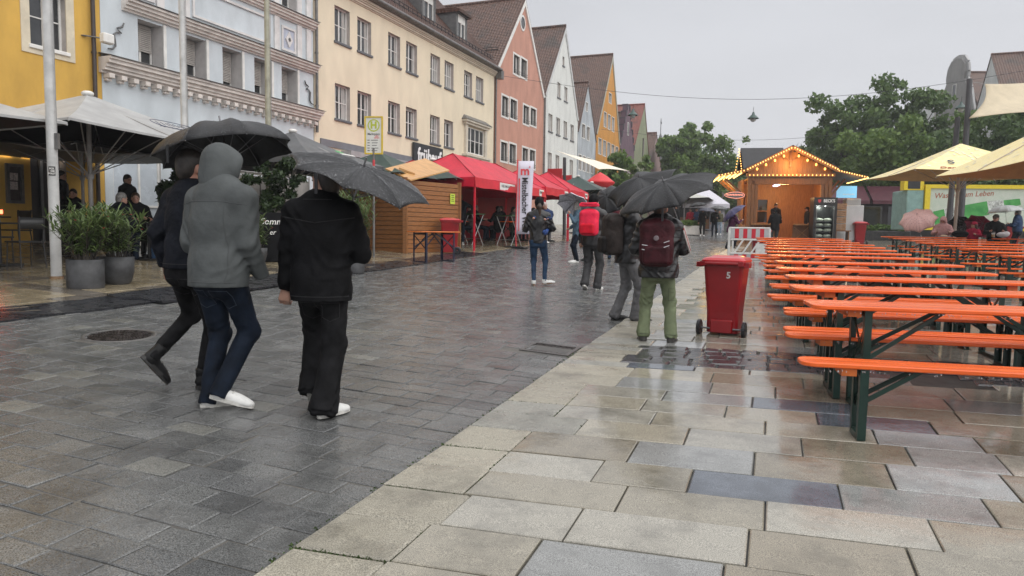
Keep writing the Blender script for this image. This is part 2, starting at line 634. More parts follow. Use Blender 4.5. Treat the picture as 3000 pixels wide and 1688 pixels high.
lay('sett', street, setts, M_SETT, 300, 0.006, 0.03, 0.0025, 0.0028, 6, 'setts')
b = sheet('joint_bed', -0.0065, [lambda y: left_x(y) - 0.4, lambda y: kerb_x(y)], mat('sett_joint', (0.13, 0.118, 0.10), 0.5, 0.42, 2.0, col2=(0.055, 0.055, 0.054)), 0, 46)
b.parent = street
b = sheet('road_surface', -0.004, [lambda y: left_x(y) - 0.4, lambda y: kerb_x(y)], M_SETT[0], 46, 200)
b.parent = street

# --- left-hand pavement in front of the houses
left_pave = struct(bpy.data.objects.new('pavement', None))
COL.objects.link(left_pave)
pieces = []
y = 3.0
while y < 40:
 p = R0.uniform(0.38, 0.55)
 x = left_x(y) - 0.01
 while x > -17.6:
  w = R0.uniform(0.6, 1.0)
  g = 0.006
  c = [P(x - w + g, y + g, 0.02), P(x - g, y + g, 0.02), P(x - g, y + p - g, 0.02), P(x - w + g, y + p - g, 0.02)]
  if seen(sum(c, Vector()) / 4, 1.15):
   pieces.append((c, R0.choices([0, 1], [3, 2])[0]))
  x -= w
 y += p
lay('slab', left_pave, pieces, M_LPAVE, 150, 0.006, 0.05, 0.003, 0.002, 8, 'slabs')
b = sheet('joint_bed', 0.004, [-18.5, lambda y: left_x(y) - 0.02], M_BED, 0, 46)
b.parent = left_pave
b = sheet('paving_surface', 0.01, [-18.5, lambda y: left_x(y) - 0.02], M_LPAVE[0], 40, 200)
b.parent = left_pave

# --- iron covers
M_IRON = mat('cast_iron', (0.055, 0.045, 0.043), 0.28, 0.3, 14, 0.4, 60, metal=0.35, rvar=0.12)
M_IRONRIM = mat('cast_iron_rim', (0.10, 0.095, 0.09), 0.35, 0.2, 20, 0.4, 80)
def manhole(x, y, r, label, sq=False):
 o = thing('manhole_cover', label, 'manhole cover', P(x, y))
 nx = Vector((1, 0, gz(x + .3, y) - gz(x - .3, y)))
 tilt = (gz(x + .3, y) - gz(x - .3, y)) / .6
 o.rotation_euler = (math.atan(0.026), -math.atan(tilt), 0)
 b = MB()
 b.lathe([(r, -0.03), (r, 0.004), (r - 0.035, 0.004), (r - 0.035, -0.004), (r - 0.04, -0.03)], n=40)
 b.build('frame', M_IRONRIM, o)
 b = MB()
 R1 = r - 0.045
 b.lathe([(0.001, -0.004), (R1, -0.004), (R1, -0.03)], n=40, cap=False)
 b.build('lid', M_IRON, o)
 b = MB()
 k = 0
 for i in range(2, 12):
  rr = R1 * i / 12
  n = int(6 + i * 4)
  for q in range(n):
   a = 2 * PI * (q + 0.5 * (i % 2)) / n
   b.box((rr * math.cos(a), rr * math.sin(a), 0.0), (0.014, 0.028, 0.008), Matrix.Rotation(a + 0.6, 3, 'Z'))
 b.build('studs', M_IRON, o)['kind'] = 'stuff'
 return o
manhole(MH1[0], MH1[1], 0.345, 'round studded iron manhole cover in the dark street setts near the planters')
manhole(MH2[0], MH2[1], 0.42, 'round manhole cover in the cobble band under the front bench')
q = (-8.158, 5.117, 0.409)
manhole(q[0], q[1], 0.33, 'manhole cover cut off by the edge, beside the black rubber cable mat')
o = thing('drain_grate', 'rectangular iron gully grate in the gutter beside the granite kerb', 'drain grate', P(DRAIN[0], DRAIN[1]))
o.rotation_euler = (math.atan(0.026), math.atan(0.045), 0)
b = MB()
for sx in (-1, 1):
 b.box((sx * 0.25, 0, -0.012), (0.04, 0.5, 0.035))
 b.box((0, sx * 0.23, -0.012), (0.46, 0.04, 0.035))
b.build('frame', M_IRONRIM, o)
for i in range(9):
 MB().box((0, -0.19 + i * 0.0475, -0.014 - 0.012 * math.sin(PI * i / 8)), (0.458, 0.022, 0.03)).build('bar', M_IRON, o)
b = MB().box((0, 0, -0.06), (0.5, 0.5, 0.02))
b.build('pit', mat('pit_black', (0.006, 0.006, 0.006), 0.4, 0), o)

# --- black rubber cable mats along the left-hand pavement
M_RUBBER = mat('rubber', (0.020, 0.021, 0.025), 0.30, 0.25, 8, 0.5, 45, rvar=0.12)
def mat_strip(y0, y1, xa, xb, label, seed, h=0.022):
 r = random.Random(seed)
 o = thing('rubber_mat', label, 'rubber mat', P((xa + xb) / 2, (y0 + y1) / 2))
 n, m = int((y1 - y0) / 0.22), 8
 b = MB()
 g = []
 for i in range(n + 1):
  y = y0 + (y1 - y0) * i / n
  row = []
  dx = 0.10 * mnoise.noise(Vector((y * 0.7, seed, 0)))
  for j in range(m + 1):
   f = j / m
   x = left_x(y) + xa + (xb - xa) * f + dx
   hh = h + 0.012 * mnoise.noise(Vector((y * 1.6, f * 5, seed))) + 0.022 * max(0, mnoise.noise(Vector((y * 3.1 + f * 2, f * 3, seed + 9))))
   row.append(P(x, y + 0.1 * mnoise.noise(Vector((f * 2, seed, y))), hh))
  g.append(row)
 vs = [q for r_ in g for q in r_]
 b.add(vs, [(i * (m + 1) + j, i * (m + 1) + j + 1, (i + 1) * (m + 1) + j + 1, (i + 1) * (m + 1) + j) for i in range(n) for j in range(m)], 0, True)
 ed = [r_[0] for r_ in g] + g[-1][1:] + [r_[-1] for r_ in g[::-1]][1:] + g[0][::-1][1:]
 dn = [q + Vector((0, 0, -0.03)) for q in ed]
 k = len(ed)
 b.add(ed + dn, [(i, (i + 1) % k, (i + 1) % k + k, i + k) for i in range(k)])
 b.build('rubber_sheet', M_RUBBER, o, True)
mat_strip(3.6, 7.15, -0.55, 0.28, 'flat black rubber cable mat running past the planters to the picture edge', 5)
mat_strip(6.9, 11.5, -0.50, 0.50, 'crumpled black rubber mat behind the men, overlapping the flatter mat', 21, 0.045)
mat_strip(11.7, 19.3, -0.42, 0.42, 'long black rubber mat in front of the brown wooden hut', 33)

# ------------------------------------------------------------------ houses
XF = -17.6
def plaster(name, col, dirt=0.12, bump=0.25):
 return mat(name, col, 0.75, dirt, 1.3, bump, 55, detail=8, stretch=(1, 1, 0.45))
M_WHITE = mat('white_paint', (0.72, 0.71, 0.68), 0.5, 0.06, 4)
M_TRIM = mat('stucco_trim', (0.70, 0.645, 0.60), 0.65, 0.1, 3, 0.2, 60)
M_GLASS = mat('window_glass', (0.018, 0.02, 0.022), 0.04, 0.5, 1.2, spec=0.8, col2=(0.05, 0.052, 0.055))
M_CURTAIN = mat('curtain', (0.42, 0.41, 0.39), 0.8, 0.25, 9, stretch=(1, 6, 0.3))
M_REVEAL = mat('reveal_plaster', (0.42, 0.38, 0.35), 0.7, 0.1, 3)
M_SILL = mat('grey_sill', (0.12, 0.125, 0.14), 0.5, 0.1, 6)
M_ZINC = mat('zinc_grey', (0.17, 0.165, 0.16), 0.42, 0.2, 6, metal=0.3)
M_SLATE = mat('dormer_slate', (0.115, 0.115, 0.115), 0.6, 0.15, 5, 0.3, 40)
M_SHUTTER = mat('roller_shutter', (0.44, 0.41, 0.38), 0.5, 0.08, 5)
M_IRONBLK = mat('black_iron', (0.02, 0.02, 0.022), 0.4, 0.1, 9)
def roof_mat(name, c1, c2, axis):
 if name in MATS:
  return MATS[name]
 m = mat(name, c1, 0.42, 0.0)
 t = m.node_tree
 L = t.links.new
 b = t.nodes['Principled BSDF']
 tc = t.nodes.new('ShaderNodeTexCoord')
 wv = t.nodes.new('ShaderNodeTexWave')
 wv.bands_direction = axis
 wv.inputs['Scale'].default_value = 1.55
 wv.inputs['Distortion'].default_value = 0.15
 L(tc.outputs['Object'], wv.inputs['Vector'])
 bp = t.nodes.new('ShaderNodeBump')
 bp.inputs['Strength'].default_value = 0.9
 bp.inputs['Distance'].default_value = 0.03
 L(wv.outputs[1], bp.inputs['Height'])
 L(bp.outputs[0], b.inputs['Normal'])
 out = None
 col = c1
 cur = None
 for sc, det, c, lo, hi in ((9.0, 2, c2, 0.42, 0.6), (0.9, 6, (0.06, 0.05, 0.045), 0.5, 0.75)):
  n = t.nodes.new('ShaderNodeTexNoise')
  n.inputs['Scale'].default_value = sc
  n.inputs['Detail'].default_value = det
  L(tc.outputs['Object'], n.inputs['Vector'])
  q = t.nodes.new('ShaderNodeMapRange')
  q.inputs['From Min'].default_value, q.inputs['From Max'].default_value = lo, hi
  L(n.outputs[0], q.inputs['Value'])
  x = t.nodes.new('ShaderNodeMix')
  x.data_type = 'RGBA'
  L(q.outputs[0], x.inputs['Factor'])
  if cur is None:
   x.inputs['A'].default_value = tuple(c1) + (1,)
  else:
   L(cur, x.inputs['A'])
  x.inputs['B'].default_value = tuple(c) + (1,)
  cur = x.outputs['Result']
 L(cur, b.inputs['Base Color'])
 MATS[name] = m
 return m
RT_X = roof_mat('roof_tiles_brown', (0.105, 0.062, 0.05), (0.165, 0.095, 0.07), 'X')
RT_Y = roof_mat('roof_tiles_brown_long', (0.095, 0.055, 0.046), (0.15, 0.08, 0.06), 'Y')
RT_R = roof_mat('roof_tiles_red', (0.26, 0.085, 0.06), (0.19, 0.06, 0.05), 'X')

def clip_convex(poly, outline):
 out = poly
 n = len(outline)
 for i in range(n):
  a, b = outline[i], outline[(i + 1) % n]
  e = (b[0] - a[0], b[1] - a[1])
  side = lambda p: e[0] * (p[1] - a[1]) - e[1] * (p[0] - a[0])
  res = []
  for k in range(len(out)):
   p, q = out[k], out[(k + 1) % len(out)]
   sp, sq = side(p), side(q)
   if sp >= -1e-9:
    res.append(p)
   if (sp > 1e-9 and sq < -1e-9) or (sp < -1e-9 and sq > 1e-9):
    t = sp / (sp - sq)
    res.append((p[0] + (q[0] - p[0]) * t, p[1] + (q[1] - p[1]) * t))
  out = res
  if len(out) < 3:
   return []
 return out
CR = random.Random(9)
class Facade:
 """a wall plane; a = metres along it, z = height, d = metres out of the wall. side +1 faces +X, -1 faces -X"""
 def __init__(s, root, x=XF, side=1):
  s.root, s.x, s.side = root, x, side
 def p(s, a, z, d=0.0):
  return Vector((s.x + d * s.side, a, z))
 def wall(s, outline, wins, m, depth=0.2, thick=9.0, reveal=None, back=True):
  """outline convex ccw in (a,z); wins: (a0,a1,z0,z1[,depth])"""
  b = MB()
  ya = sorted({p[0] for p in outline} | {w[0] for w in wins} | {w[1] for w in wins})
  za = sorted({p[1] for p in outline} | {w[2] for w in wins} | {w[3] for w in wins})
  fl = (lambda q: q) if s.side > 0 else (lambda q: q[::-1])
  for i in range(len(ya) - 1):
   for j in range(len(za) - 1):
    cy, cz = (ya[i] + ya[i + 1]) / 2, (za[j] + za[j + 1]) / 2
    if any(w[0] < cy < w[1] and w[2] < cz < w[3] for w in wins):
     continue
    q = clip_convex([(ya[i], za[j]), (ya[i + 1], za[j]), (ya[i + 1], za[j + 1]), (ya[i], za[j + 1])], outline)
    if len(q) >= 3:
     b.poly(fl([s.p(*k) for k in q]))
  for w in wins:
   d = -(w[4] if len(w) > 4 else depth)
   y0, y1, z0, z1 = w[:4]
   ring = [(y0, z0), (y1, z0), (y1, z1), (y0, z1)]
   for k in range(4):
    p, q = ring[k], ring[(k + 1) % 4]
    b.poly(fl([s.p(*p), s.p(*p, d), s.p(*q, d), s.p(*q)]), 1)
  n = len(outline)
  for k in range(n):                       # sides and top going back
   p, q = outline[k], outline[(k + 1) % n]
   b.poly(fl([s.p(*p), s.p(*p, -thick), s.p(*q, -thick), s.p(*q)]))
  b.poly(fl([s.p(*q, -thick) for q in outline])[::-1])
  return b.build('wall', [m, reveal or M_REVEAL], s.root, True)
 def bx(s, b, a0, a1, z0, z1, d0, d1, mi=0, bev=0.0):
  b.box(s.p((a0 + a1) / 2, (z0 + z1) / 2, (d0 + d1) / 2), (abs(d1 - d0), a1 - a0, z1 - z0), None, mi, bev)
 def window(s, a0, a1, z0, z1, depth=0.18, mats=None, cols=2, rows=2, fw=0.055, sill=None, trim=None, curtain=True, tw=0.11, trimmat=None, shut=0.0, name='window'):
  fm = mats or M_WHITE
  b = MB()
  d0, d1 = -depth - 0.03, -depth + 0.035
  s.bx(b, a0, a0 + fw, z0, z1, d0, d1)
  s.bx(b, a1 - fw, a1, z0, z1, d0, d1)
  s.bx(b, a0 + fw, a1 - fw, z0, z0 + fw, d0, d1)
  s.bx(b, a0 + fw, a1 - fw, z1 - fw, z1, d0, d1)
  f = b.build('frame', fm)
  w = bpy.data.objects.new(name, None)
  COL.objects.link(w)
  w.parent = s.root
  w.matrix_parent_inverse = base_matrix(s.root).inverted()
  f.parent = w
  b = MB()
  for c in range(1, cols):
   a = a0 + (a1 - a0) * c / cols
   s.bx(b, a - 0.035, a + 0.035, z0 + fw, z1 - fw, d0 + 0.004, d1 - 0.004)
  for r in range(1, rows):
   z = z0 + (z1 - z0) * (0.5 if rows == 2 else r / rows)
   s.bx(b, a0 + fw, a1 - fw, z - 0.015, z + 0.015, d0 + 0.01, d1 - 0.012)
  if b.v:
   b.build('glazing_bars', fm, w)
  for c in range(cols):
   p0, p1 = a0 + (a1 - a0) * c / cols, a0 + (a1 - a0) * (c + 1) / cols
   b = MB()
   q = [s.p(p0 + .02, z0 + .02, -depth), s.p(p1 - .02, z0 + .02, -depth), s.p(p1 - .02, z1 - .02, -depth), s.p(p0 + .02, z1 - .02, -depth)]
   b.poly(q if s.side > 0 else q[::-1])
   b.build('pane', M_GLASS, w)
  if curtain:
   b = MB()
   cf = CR.choice((.13, .17, .2, .24, .3))
   for c in range(2):
    p0 = a0 + fw if c == 0 else a1 - fw - (a1 - a0) * cf
    q = [s.p(p0 - .0, z0 + fw, -depth + .002), s.p(p0 + (a1 - a0) * cf, z0 + fw, -depth + .002), s.p(p0 + (a1 - a0) * cf * .85, z1 - fw, -depth + .002), s.p(p0, z1 - fw, -depth + .002)]
    b.poly(q if s.side > 0 else q[::-1])
   b.build('curtain', M_CURTAIN, w)
  if sill:
   b = MB()
   s.bx(b, a0 - 0.05, a1 + 0.07, z0 - 0.10, z0 - 0.002, -depth + 0.04, 0.07, bev=0.012)
   b.build('sill', sill, w)
  if trim:
   b = MB()
   s.bx(b, a0 - tw, a0 - .002, z0 - tw, z1 + tw, -0.02, 0.025)
   s.bx(b, a1 + .002, a1 + tw, z0 - tw, z1 + tw, -0.02, 0.025)
   s.bx(b, a0 - .002, a1 + .002, z0 - tw, z0 - .002, -0.02, 0.024)
   s.bx(b, a0 - .002, a1 + .002, z1 + .002, z1 + tw, -0.02, 0.024)
   b.build('surround', trim, w)
  if shut > 0:
   b = MB()
   n = max(3, int((z1 - z0) * shut / 0.055))
   for k in range(n):
    z = z1 - k * 0.055
    s.bx(b, a0 + .03, a1 - .03, z - 0.047, z - 0.004, -depth + 0.05, -depth + 0.072, bev=0.008)
   b.build('roller_shutter', M_SHUTTER, w)['kind'] = 'stuff'
  return w
def slope(b, e0, e1, r0, r1, course=0.17, step=0.022, thick=0.10, mi=0):
 """tiled slope: eave e0-e1 up to ridge r0-r1, in overlapping courses"""
 e0, e1, r0, r1 = map(Vector, (e0, e1, r0, r1))
 nrm = (e1 - e0).cross(r0 - e0).normalized()
 if nrm.z < 0:
  nrm = -nrm
 L = ((r0 - e0).length + (r1 - e1).length) / 2
 n = max(2, int(L / course))
 for k in range(n):
  f, g = k / n, (k + 1) / n
  a, c = e0.lerp(r0, f) + nrm * step, e1.lerp(r1, f) + nrm * step
  d, u = e1.lerp(r1, g), e0.lerp(r0, g)
  q = [a, c, d, u]
  nn = (c - a).cross(u - a)
  b.poly(q if nn.z > 0 else q[::-1], mi)
  q = [a - nrm * step, c - nrm * step, c, a]
  b.poly(q, mi)
 dn = nrm * -thick
 for p, q in ((e0, e1), (r0, r1), (e0, r0), (e1, r1)):
  b.poly([p, q, q + dn, p + dn], mi)
 b.poly([e0 + dn, e1 + dn, r1 + dn, r0 + dn], mi)
def gable_roof(F, y0, y1, ze0, ze1, yp, zp, depth, m, over=0.12, front=0.06, name='roof', eave=0.25):
 """ridge running back from the street"""
 def ext(ya, za, k):                       # continue the slope below the eave
  dy, dz = ya - yp, za - zp
  f = 1 + k / math.hypot(dy, dz)
  return yp + dy * f, zp + dz * f
 a0, z0 = ext(y0, ze0, eave)
 a1, z1 = ext(y1, ze1, eave)
 h = 0.14
 for a, z in ((a0, z0), (a1, z1)):
  b = MB()
  slope(b, F.p(a, z + h, front), F.p(a, z + h, -depth), F.p(yp, zp + h, front), F.p(yp, zp + h, -depth))
  b.build(name, m, F.root, True)
 b = MB()
 n = int(depth / 0.4)
 for k in range(n):
  p, q = F.p(yp, zp + h + .03, front - depth * k / n * 1.0), F.p(yp, zp + h + .05, front - depth * (k + 1) / n - 0.03)
  b.tube([p, q], [0.115, 0.09], 6, 0, True)
 b.build('ridge_tiles', m, F.root, True)['kind'] = 'stuff'
def rake(F, y0, y1, z0, z1, yp, zp, m, w=0.24, d=0.08):
 for ya, za in ((y0, z0), (y1, z1)):
  b = MB()
  a = Vector((0, ya, za))
  p = Vector((0, yp, zp))
  dr = (p - a).normalized()
  n = Vector((0, -dr.z, dr.y))
  if n.z > 0:
   n = -n
  q = [a, p, p + Vector((0, 0, -w / max(.2, abs(dr.y)) )), a + n * w]
  # front board proud of the wall
  b.prism([F.p(k.y, k.z, 0.003) for k in q], Vector((d * F.side, 0, 0)))
  b.build('rake_trim', m, F.root, True)
def downpipe(F, a, z0, z1, d=0.10, r=0.055, m=None, name='downpipe'):
 b = MB()
 b.tube([F.p(a, z0, d), F.p(a, z1, d)], r, 8)
 for k in range(int((z1 - z0) / 2.0)):
  z = z0 + 1 + k * 2.0
  b.tube([F.p(a, z, d), F.p(a, z + 0.06, d)], r + 0.012, 8)
  s = F.p(a, z + .03, d / 2)
  b.box(s, (d, 0.03, 0.03))
 b.build(name, m or M_ZINC, F.root, True)
def base(y):
 return (XF, y, gz(XF, y))

# --- yellow house
h = thing('town_house', 'deep yellow house front with cream window surround, at the picture edge', 'house', base(11))
F = Facade(h)
M_YEL = plaster('yellow_plaster', (0.60, 0.36, 0.07), 0.10)
F.wall([(3, 0.6), (14.08, 0.6), (14.08, 12.5), (3, 12.5)], [(12.16, 13.10, 5.86, 7.3, 0.22), (12.05, 12.98, 0.98, 3.3, 0.35), (9.2, 10.9, 1.9, 3.3)], M_YEL)
F.window(12.16, 13.10, 5.86, 7.3, 0.2, curtain=False, trim=mat('cream_surround', (0.62, 0.55, 0.42), 0.6, 0.08, 3), tw=0.22, sill=M_WHITE)
F.window(9.2, 10.9, 1.9, 3.3, 0.2, curtain=False)
downpipe(F, 13.80, 1.0, 12.4, m=mat('brown_pipe', (0.045, 0.033, 0.03), 0.4, 0.1, 8))
b = MB()
F.bx(b, 12.05, 12.98, 0.99, 3.29, -0.33, -0.31)
b.build('door_opening', mat('dark_interior', (0.012, 0.010, 0.010), 0.3, 0.2, 2), h, True)
b = MB()
for a in (12.06, 12.5, 12.94):
 F.bx(b, a - 0.035, a + 0.035, 0.99, 3.29, -0.30, -0.24)
F.bx(b, 12.06, 12.94, 3.2, 3.29, -0.30, -0.235)
b.build('door_frame', mat('steel_grey_frame', (0.15, 0.155, 0.16), 0.3, 0.1, 5, metal=0.4), h, True)
lettering('24', 0.16, M_IRONBLK, h, Matrix.Translation(Vector((0.03, 13.43 - 11, 3.25 - h.location.z))) @ Matrix.Rotation(PI / 2, 4, 'Z'), 0.01, name='house_number')
o = thing('menu_case', 'grey framed menu case with white notices on yellow wall', 'menu case', (XF + .05, 11.63, 2.45))
F2 = Facade(o)
b = MB()
for a0, a1, z0, z1 in ((11.43, 11.5, 1.95, 2.9), (11.77, 11.84, 1.95, 2.9), (11.5, 11.77, 2.83, 2.9), (11.5, 11.77, 1.95, 2.02)):
 F2.bx(b, a0, a1, z0, z1, 0.0, 0.07)
b.build('frame', M_ZINC, o, True)
b = MB()
F2.bx(b, 11.5, 11.77, 2.02, 2.83, 0.0, 0.02)
b.build('back_panel', mat('case_brown', (0.08, 0.06, 0.055), 0.4, 0.2, 8), o, True)
b = MB()
for a0, a1, z0, z1 in ((11.52, 11.61, 2.5, 2.68), (11.62, 11.72, 2.5, 2.68), (11.53, 11.71, 2.28, 2.47)):
 F2.bx(b, a0, a1, z0, z1, 0.021, 0.026)
b.build('notice', mat('paper', (0.75, 0.66, 0.62), 0.6, 0.25, 30), o, True)
o = thing('wall_lamp', 'lit glowing yellow wall lamp on the yellow house front', 'lamp', (XF + .12, 11.72, 3.3))
b = MB()
b.tube([(0, 0, -0.06), (0, 0, 0.2)], 0.085, 12)
b.build('lamp_glass', mat('lamp_glow', (0.9, 0.6, 0.2), 0.4, 0, emit=(1.0, 0.50, 0.09), es=3.2), o)
b = MB()
b.lathe([(0.085, -0.22), (0.09, -0.06), (0.02, -0.055)], n=12)
b.tube([(-0.12, 0, 0.1), (-0.08, 0, 0.1)], 0.03, 8)
b.build('lamp_holder', M_ZINC, o)
li = bpy.data.lights.new('wall_lamp_light', 'POINT')
li.energy, li.color, li.shadow_soft_size = 7, (1, 0.62, 0.22), 0.09
lo = bpy.data.objects.new('lamp_light', li)
COL.objects.link(lo)
lo.parent = o
lo.location = (0.22, 0, -0.1)
o = thing('floodlight', 'small white floodlight box on a bracket beside the brown downpipe', 'lamp', (XF + .25, 13.88, 6.4))
b = MB()
b.box((0.12, 0.1, 0), (0.2, 0.32, 0.26), bev=0.03)
b.build('housing', M_WHITE, o)
b = MB()
b.tube([(-0.25, -0.3, 0.02), (0.02, -0.02, 0.0)], 0.02, 6)
b.lathe([(0.001, 0), (0.07, 0.0), (0.07, 0.02), (0.001, 0.02)], (-0.23, -0.3, 0), 10)
b.build('bracket', M_ZINC, o)

# --- pale blue house with stucco
h = thing('town_house', 'ornate pale blue house with white stucco cornices and roller shutters', 'house', base(18.6))
F = Facade(h)
M_BLUE = plaster('blue_plaster', (0.565, 0.615, 0.65), 0.08)
M_BLUE2 = plaster('blue_grey_plaster', (0.44, 0.47, 0.56), 0.10)
WB = [(15.27, 16.12), (16.92, 17.77), (18.49, 19.34), (19.96, 20.80), (21.37, 22.22)]
wins = [(a, c, 5.98, 7.32, 0.50) for a, c in WB] + [(a, c, 9.5, 10.9, 0.4) for a, c in WB]
wins += [(14.35, 15.95, 1.0, 3.55, 0.12), (16.3, 17.9, 1.0, 3.55, 0.12), (18.3, 20.2, 1.0, 3.55, 0.12), (20.5, 22.6, 1.0, 3.55, 0.12)]
F.wall([(14.09, 0.6), (23.2, 0.6), (23.2, 14), (14.09, 14)], wins, M_BLUE, reveal=mat('blue_reveal', (0.52, 0.50, 0.49), 0.7, 0.08, 3))
for i, (a, c) in enumerate(WB):
 F.window(a + .02, c - .02, 6.0, 7.30, 0.46, shut=[0.62, 0.6, 0.78, 0.66, 0.64][i], curtain=False, rows=2, cols=2, sill=M_ZINC)
 F.window(a + .02, c - .02, 9.52, 10.88, 0.36, curtain=False)
 b = MB()
 F.bx(b, c + 0.0, c + 0.1, 5.97, 7.36, -0.01, 0.05)
 b.build('window_jamb', M_WHITE, h, True)
M_SHOP = mat('frosted_shop_panel', (0.50, 0.55, 0.60), 0.25, 0.06, 2, rvar=0.05)
for i, (a, c) in enumerate([(14.35, 15.95), (16.3, 17.9), (18.3, 20.2), (20.5, 22.6)]):
 w = bpy.data.objects.new('shop_window', None)
 COL.objects.link(w)
 w.parent = h
 w.matrix_parent_inverse = base_matrix(h).inverted()
 b = MB()
 F.bx(b, a, c, 1.0, 3.55, -0.12, -0.10)
 b.build('pane', M_SHOP, w)
 b = MB()
 mid = a + (c - a) * 0.56
 for q in (a + .03, mid, c - .03):
  F.bx(b, q - 0.03, q + 0.03, 1.0, 3.55, -0.10, -0.06)
 for z in (1.04, 2.02, 3.5):
  F.bx(b, a + .06, mid - .03, z - 0.03, z + 0.03, -0.10, -0.061)
  F.bx(b, mid + .03, c - .06, z - 0.03, z + 0.03, -0.10, -0.061)
 b.build('frame', M_WHITE, w)
def cornice(F, a0, a1, z0, prof, m, name='cornice', zinc=True):
 """stepped moulding: (height, projection) from below"""
 b = MB()
 z = z0
 for hh, pr in prof:
  F.bx(b, a0, a1, z, z + hh, -0.02, pr)
  z += hh
 b.build(name, m, F.root, True)
 if zinc:
  b = MB()
  pr = prof[-1][1]
  n = int((a1 - a0) / 0.95)
  for k in range(n):
   p, q = a0 + (a1 - a0) * k / n, a0 + (a1 - a0) * (k + 1) / n + 0.02
   b.prism([F.p(p, z + .10, -0.01), F.p(p, z + .002, pr + .05), F.p(p, z + .022, pr + .05), F.p(p, z + .13, -0.01)], Vector((0, q - p, 0)))
  b.build('cornice_flashing', M_ZINC, F.root, True)
cornice(F, 14.0, 23.3, 5.56, [(0.07, 0.10), (0.08, 0.24), (0.10, 0.30), (0.10, 0.40), (0.06, 0.46)], M_TRIM)
for k in range(24):
 a = 14.12 + k * 0.385
 b = MB()
 F.bx(b, a, a + 0.17, 5.43, 5.56, 0.0, 0.26, bev=0.012)
 F.bx(b, a + .01, a + 0.16, 5.36, 5.425, 0.0, 0.15, bev=0.012)
 b.build('dentil', M_TRIM, h, True)
cornice(F, 14.75, 23.25, 7.40, [(0.06, 0.08), (0.08, 0.17), (0.09, 0.25), (0.07, 0.33)], M_TRIM)
cornice(F, 14.9, 23.2, 9.02, [(0.06, 0.07), (0.08, 0.16), (0.09, 0.24), (0.06, 0.31)], M_TRIM)
b = MB()
for a in (15.9, 16.85, 20.95, 22.2, 22.75, 15.05):
 F.bx(b, a, a + 0.26, 7.82, 9.0, 0.0, 0.07)
 F.bx(b, a, a + 0.26, 9.34, 11, 0.0, 0.07)
b.build('pilaster', mat('stucco_white', (0.66, 0.64, 0.63), 0.6, 0.08, 3), h, True)
b = MB()
for q, (a0, a1, z0, z1) in enumerate([(17.25, 20.75, 7.92, 8.86)]):
 F.bx(b, a0, a1, z0, z0 + .07, 0.0, 0.06)
 F.bx(b, a0, a1, z1 - .07, z1, 0.0, 0.06)
 F.bx(b, a0, a0 + .07, z0 + .07, z1 - .07, 0.0, 0.058)
 F.bx(b, a1 - .07, a1, z0 + .07, z1 - .07, 0.0, 0.058)
b.build('panel_moulding', MATS['stucco_white'], h, True)
for a0 in (21.36, 15.25):
 a1 = a0 + 0.78
 if a0 < 16:
  a1 = a0 + 0.6
 b = MB()
 for x0, x1, z0, z1 in ((a0, a1, 7.9, 7.98), (a0, a1, 8.70, 8.78), (a0, a0 + .08, 7.98, 8.70), (a1 - .08, a1, 7.98, 8.70)):
  F.bx(b, x0, x1, z0, z1, 0.0, 0.05)
 b.build('panel_frame', MATS['stucco_white'], h, True)
 b = MB()
 F.bx(b, a0 + .09, a1 - .09, 7.99, 8.69, 0.0, 0.012)
 b.build('panel_field', M_BLUE2, h, True)
 c, zc = (a0 + a1) / 2, 8.34
 b = MB()
 b.prism([F.p(c - .19, zc, .013), F.p(c, zc - .29, .013), F.p(c + .19, zc, .013), F.p(c, zc + .29, .013)], Vector((0.05, 0, 0)))
 b.build('diamond', MATS['stucco_white'], h, True)
 b = MB()
 for k in range(4):
  an = PI * k / 4
  b.bar(F.p(c + .07 * math.cos(an), zc + .07 * math.sin(an), .07), F.p(c - .07 * math.cos(an), zc - .07 * math.sin(an), .07), 0.02)
 b.build('star', M_ZINC, h, True)
for a, sg in ((14.62, 1), (22.78, -1)):
 b = MB()
 pts = [(0.16, 7.05), (0.10, 6.93), (-0.06, 6.86), (-0.02, 6.80), (0.06, 6.76), (-0.08, 6.74), (-0.17, 6.66), (-0.15, 6.50), (-0.13, 6.36), (-0.22, 6.26), (-0.36, 6.24)]
 b.tube([F.p(a + x * sg, z, 0.05) for x, z in pts], [0.02, 0.03, 0.02, 0.02, 0.03, 0.022, 0.032, 0.036, 0.032, 0.025, 0.02], 6)
 b.build('scroll_ornament', M_SLATE, h, True)
cornice(F, 14.09, 23.2, 13.2, [(0.2, 0.2), (0.2, 0.4)], M_TRIM)

# --- cream house
h = thing('town_house', 'long cream house with grey window sills and tiled roof with dormers', 'house', base(32))
F = Facade(h)
M_CREAM = plaster('cream_plaster', (0.72, 0.63, 0.475), 0.05)
up = [24.59, 26.2, 28.66, 30.27, 32.71, 34.29, 36.68, 38.26]
wins = [(a, a + 1.06, 9.04, 10.44) for a in up] + [(a, a + 1.06, 5.95, 7.36) for a in up[:6]] + [(37.0, 39.4, 5.9, 7.38, 0.1)]
F.wall([(23.25, 0.8), (40.95, 0.8), (40.95, 11.2), (23.25, 11.2)], wins, M_CREAM, depth=0.22)
for i, a in enumerate(up):
 F.window(a, a + 1.06, 9.04, 10.44, 0.2, sill=M_SILL, rows=2, shut=0.12 if i == 6 else 0)
 if i < 6:
  F.window(a, a + 1.06, 5.95, 7.36, 0.2, sill=M_SILL, shut=0.12 if i in (3, 5) else 0)
F.window(37.0, 39.4, 5.9, 7.38, 0.02, cols=4, rows=2, curtain=False)
b = MB()
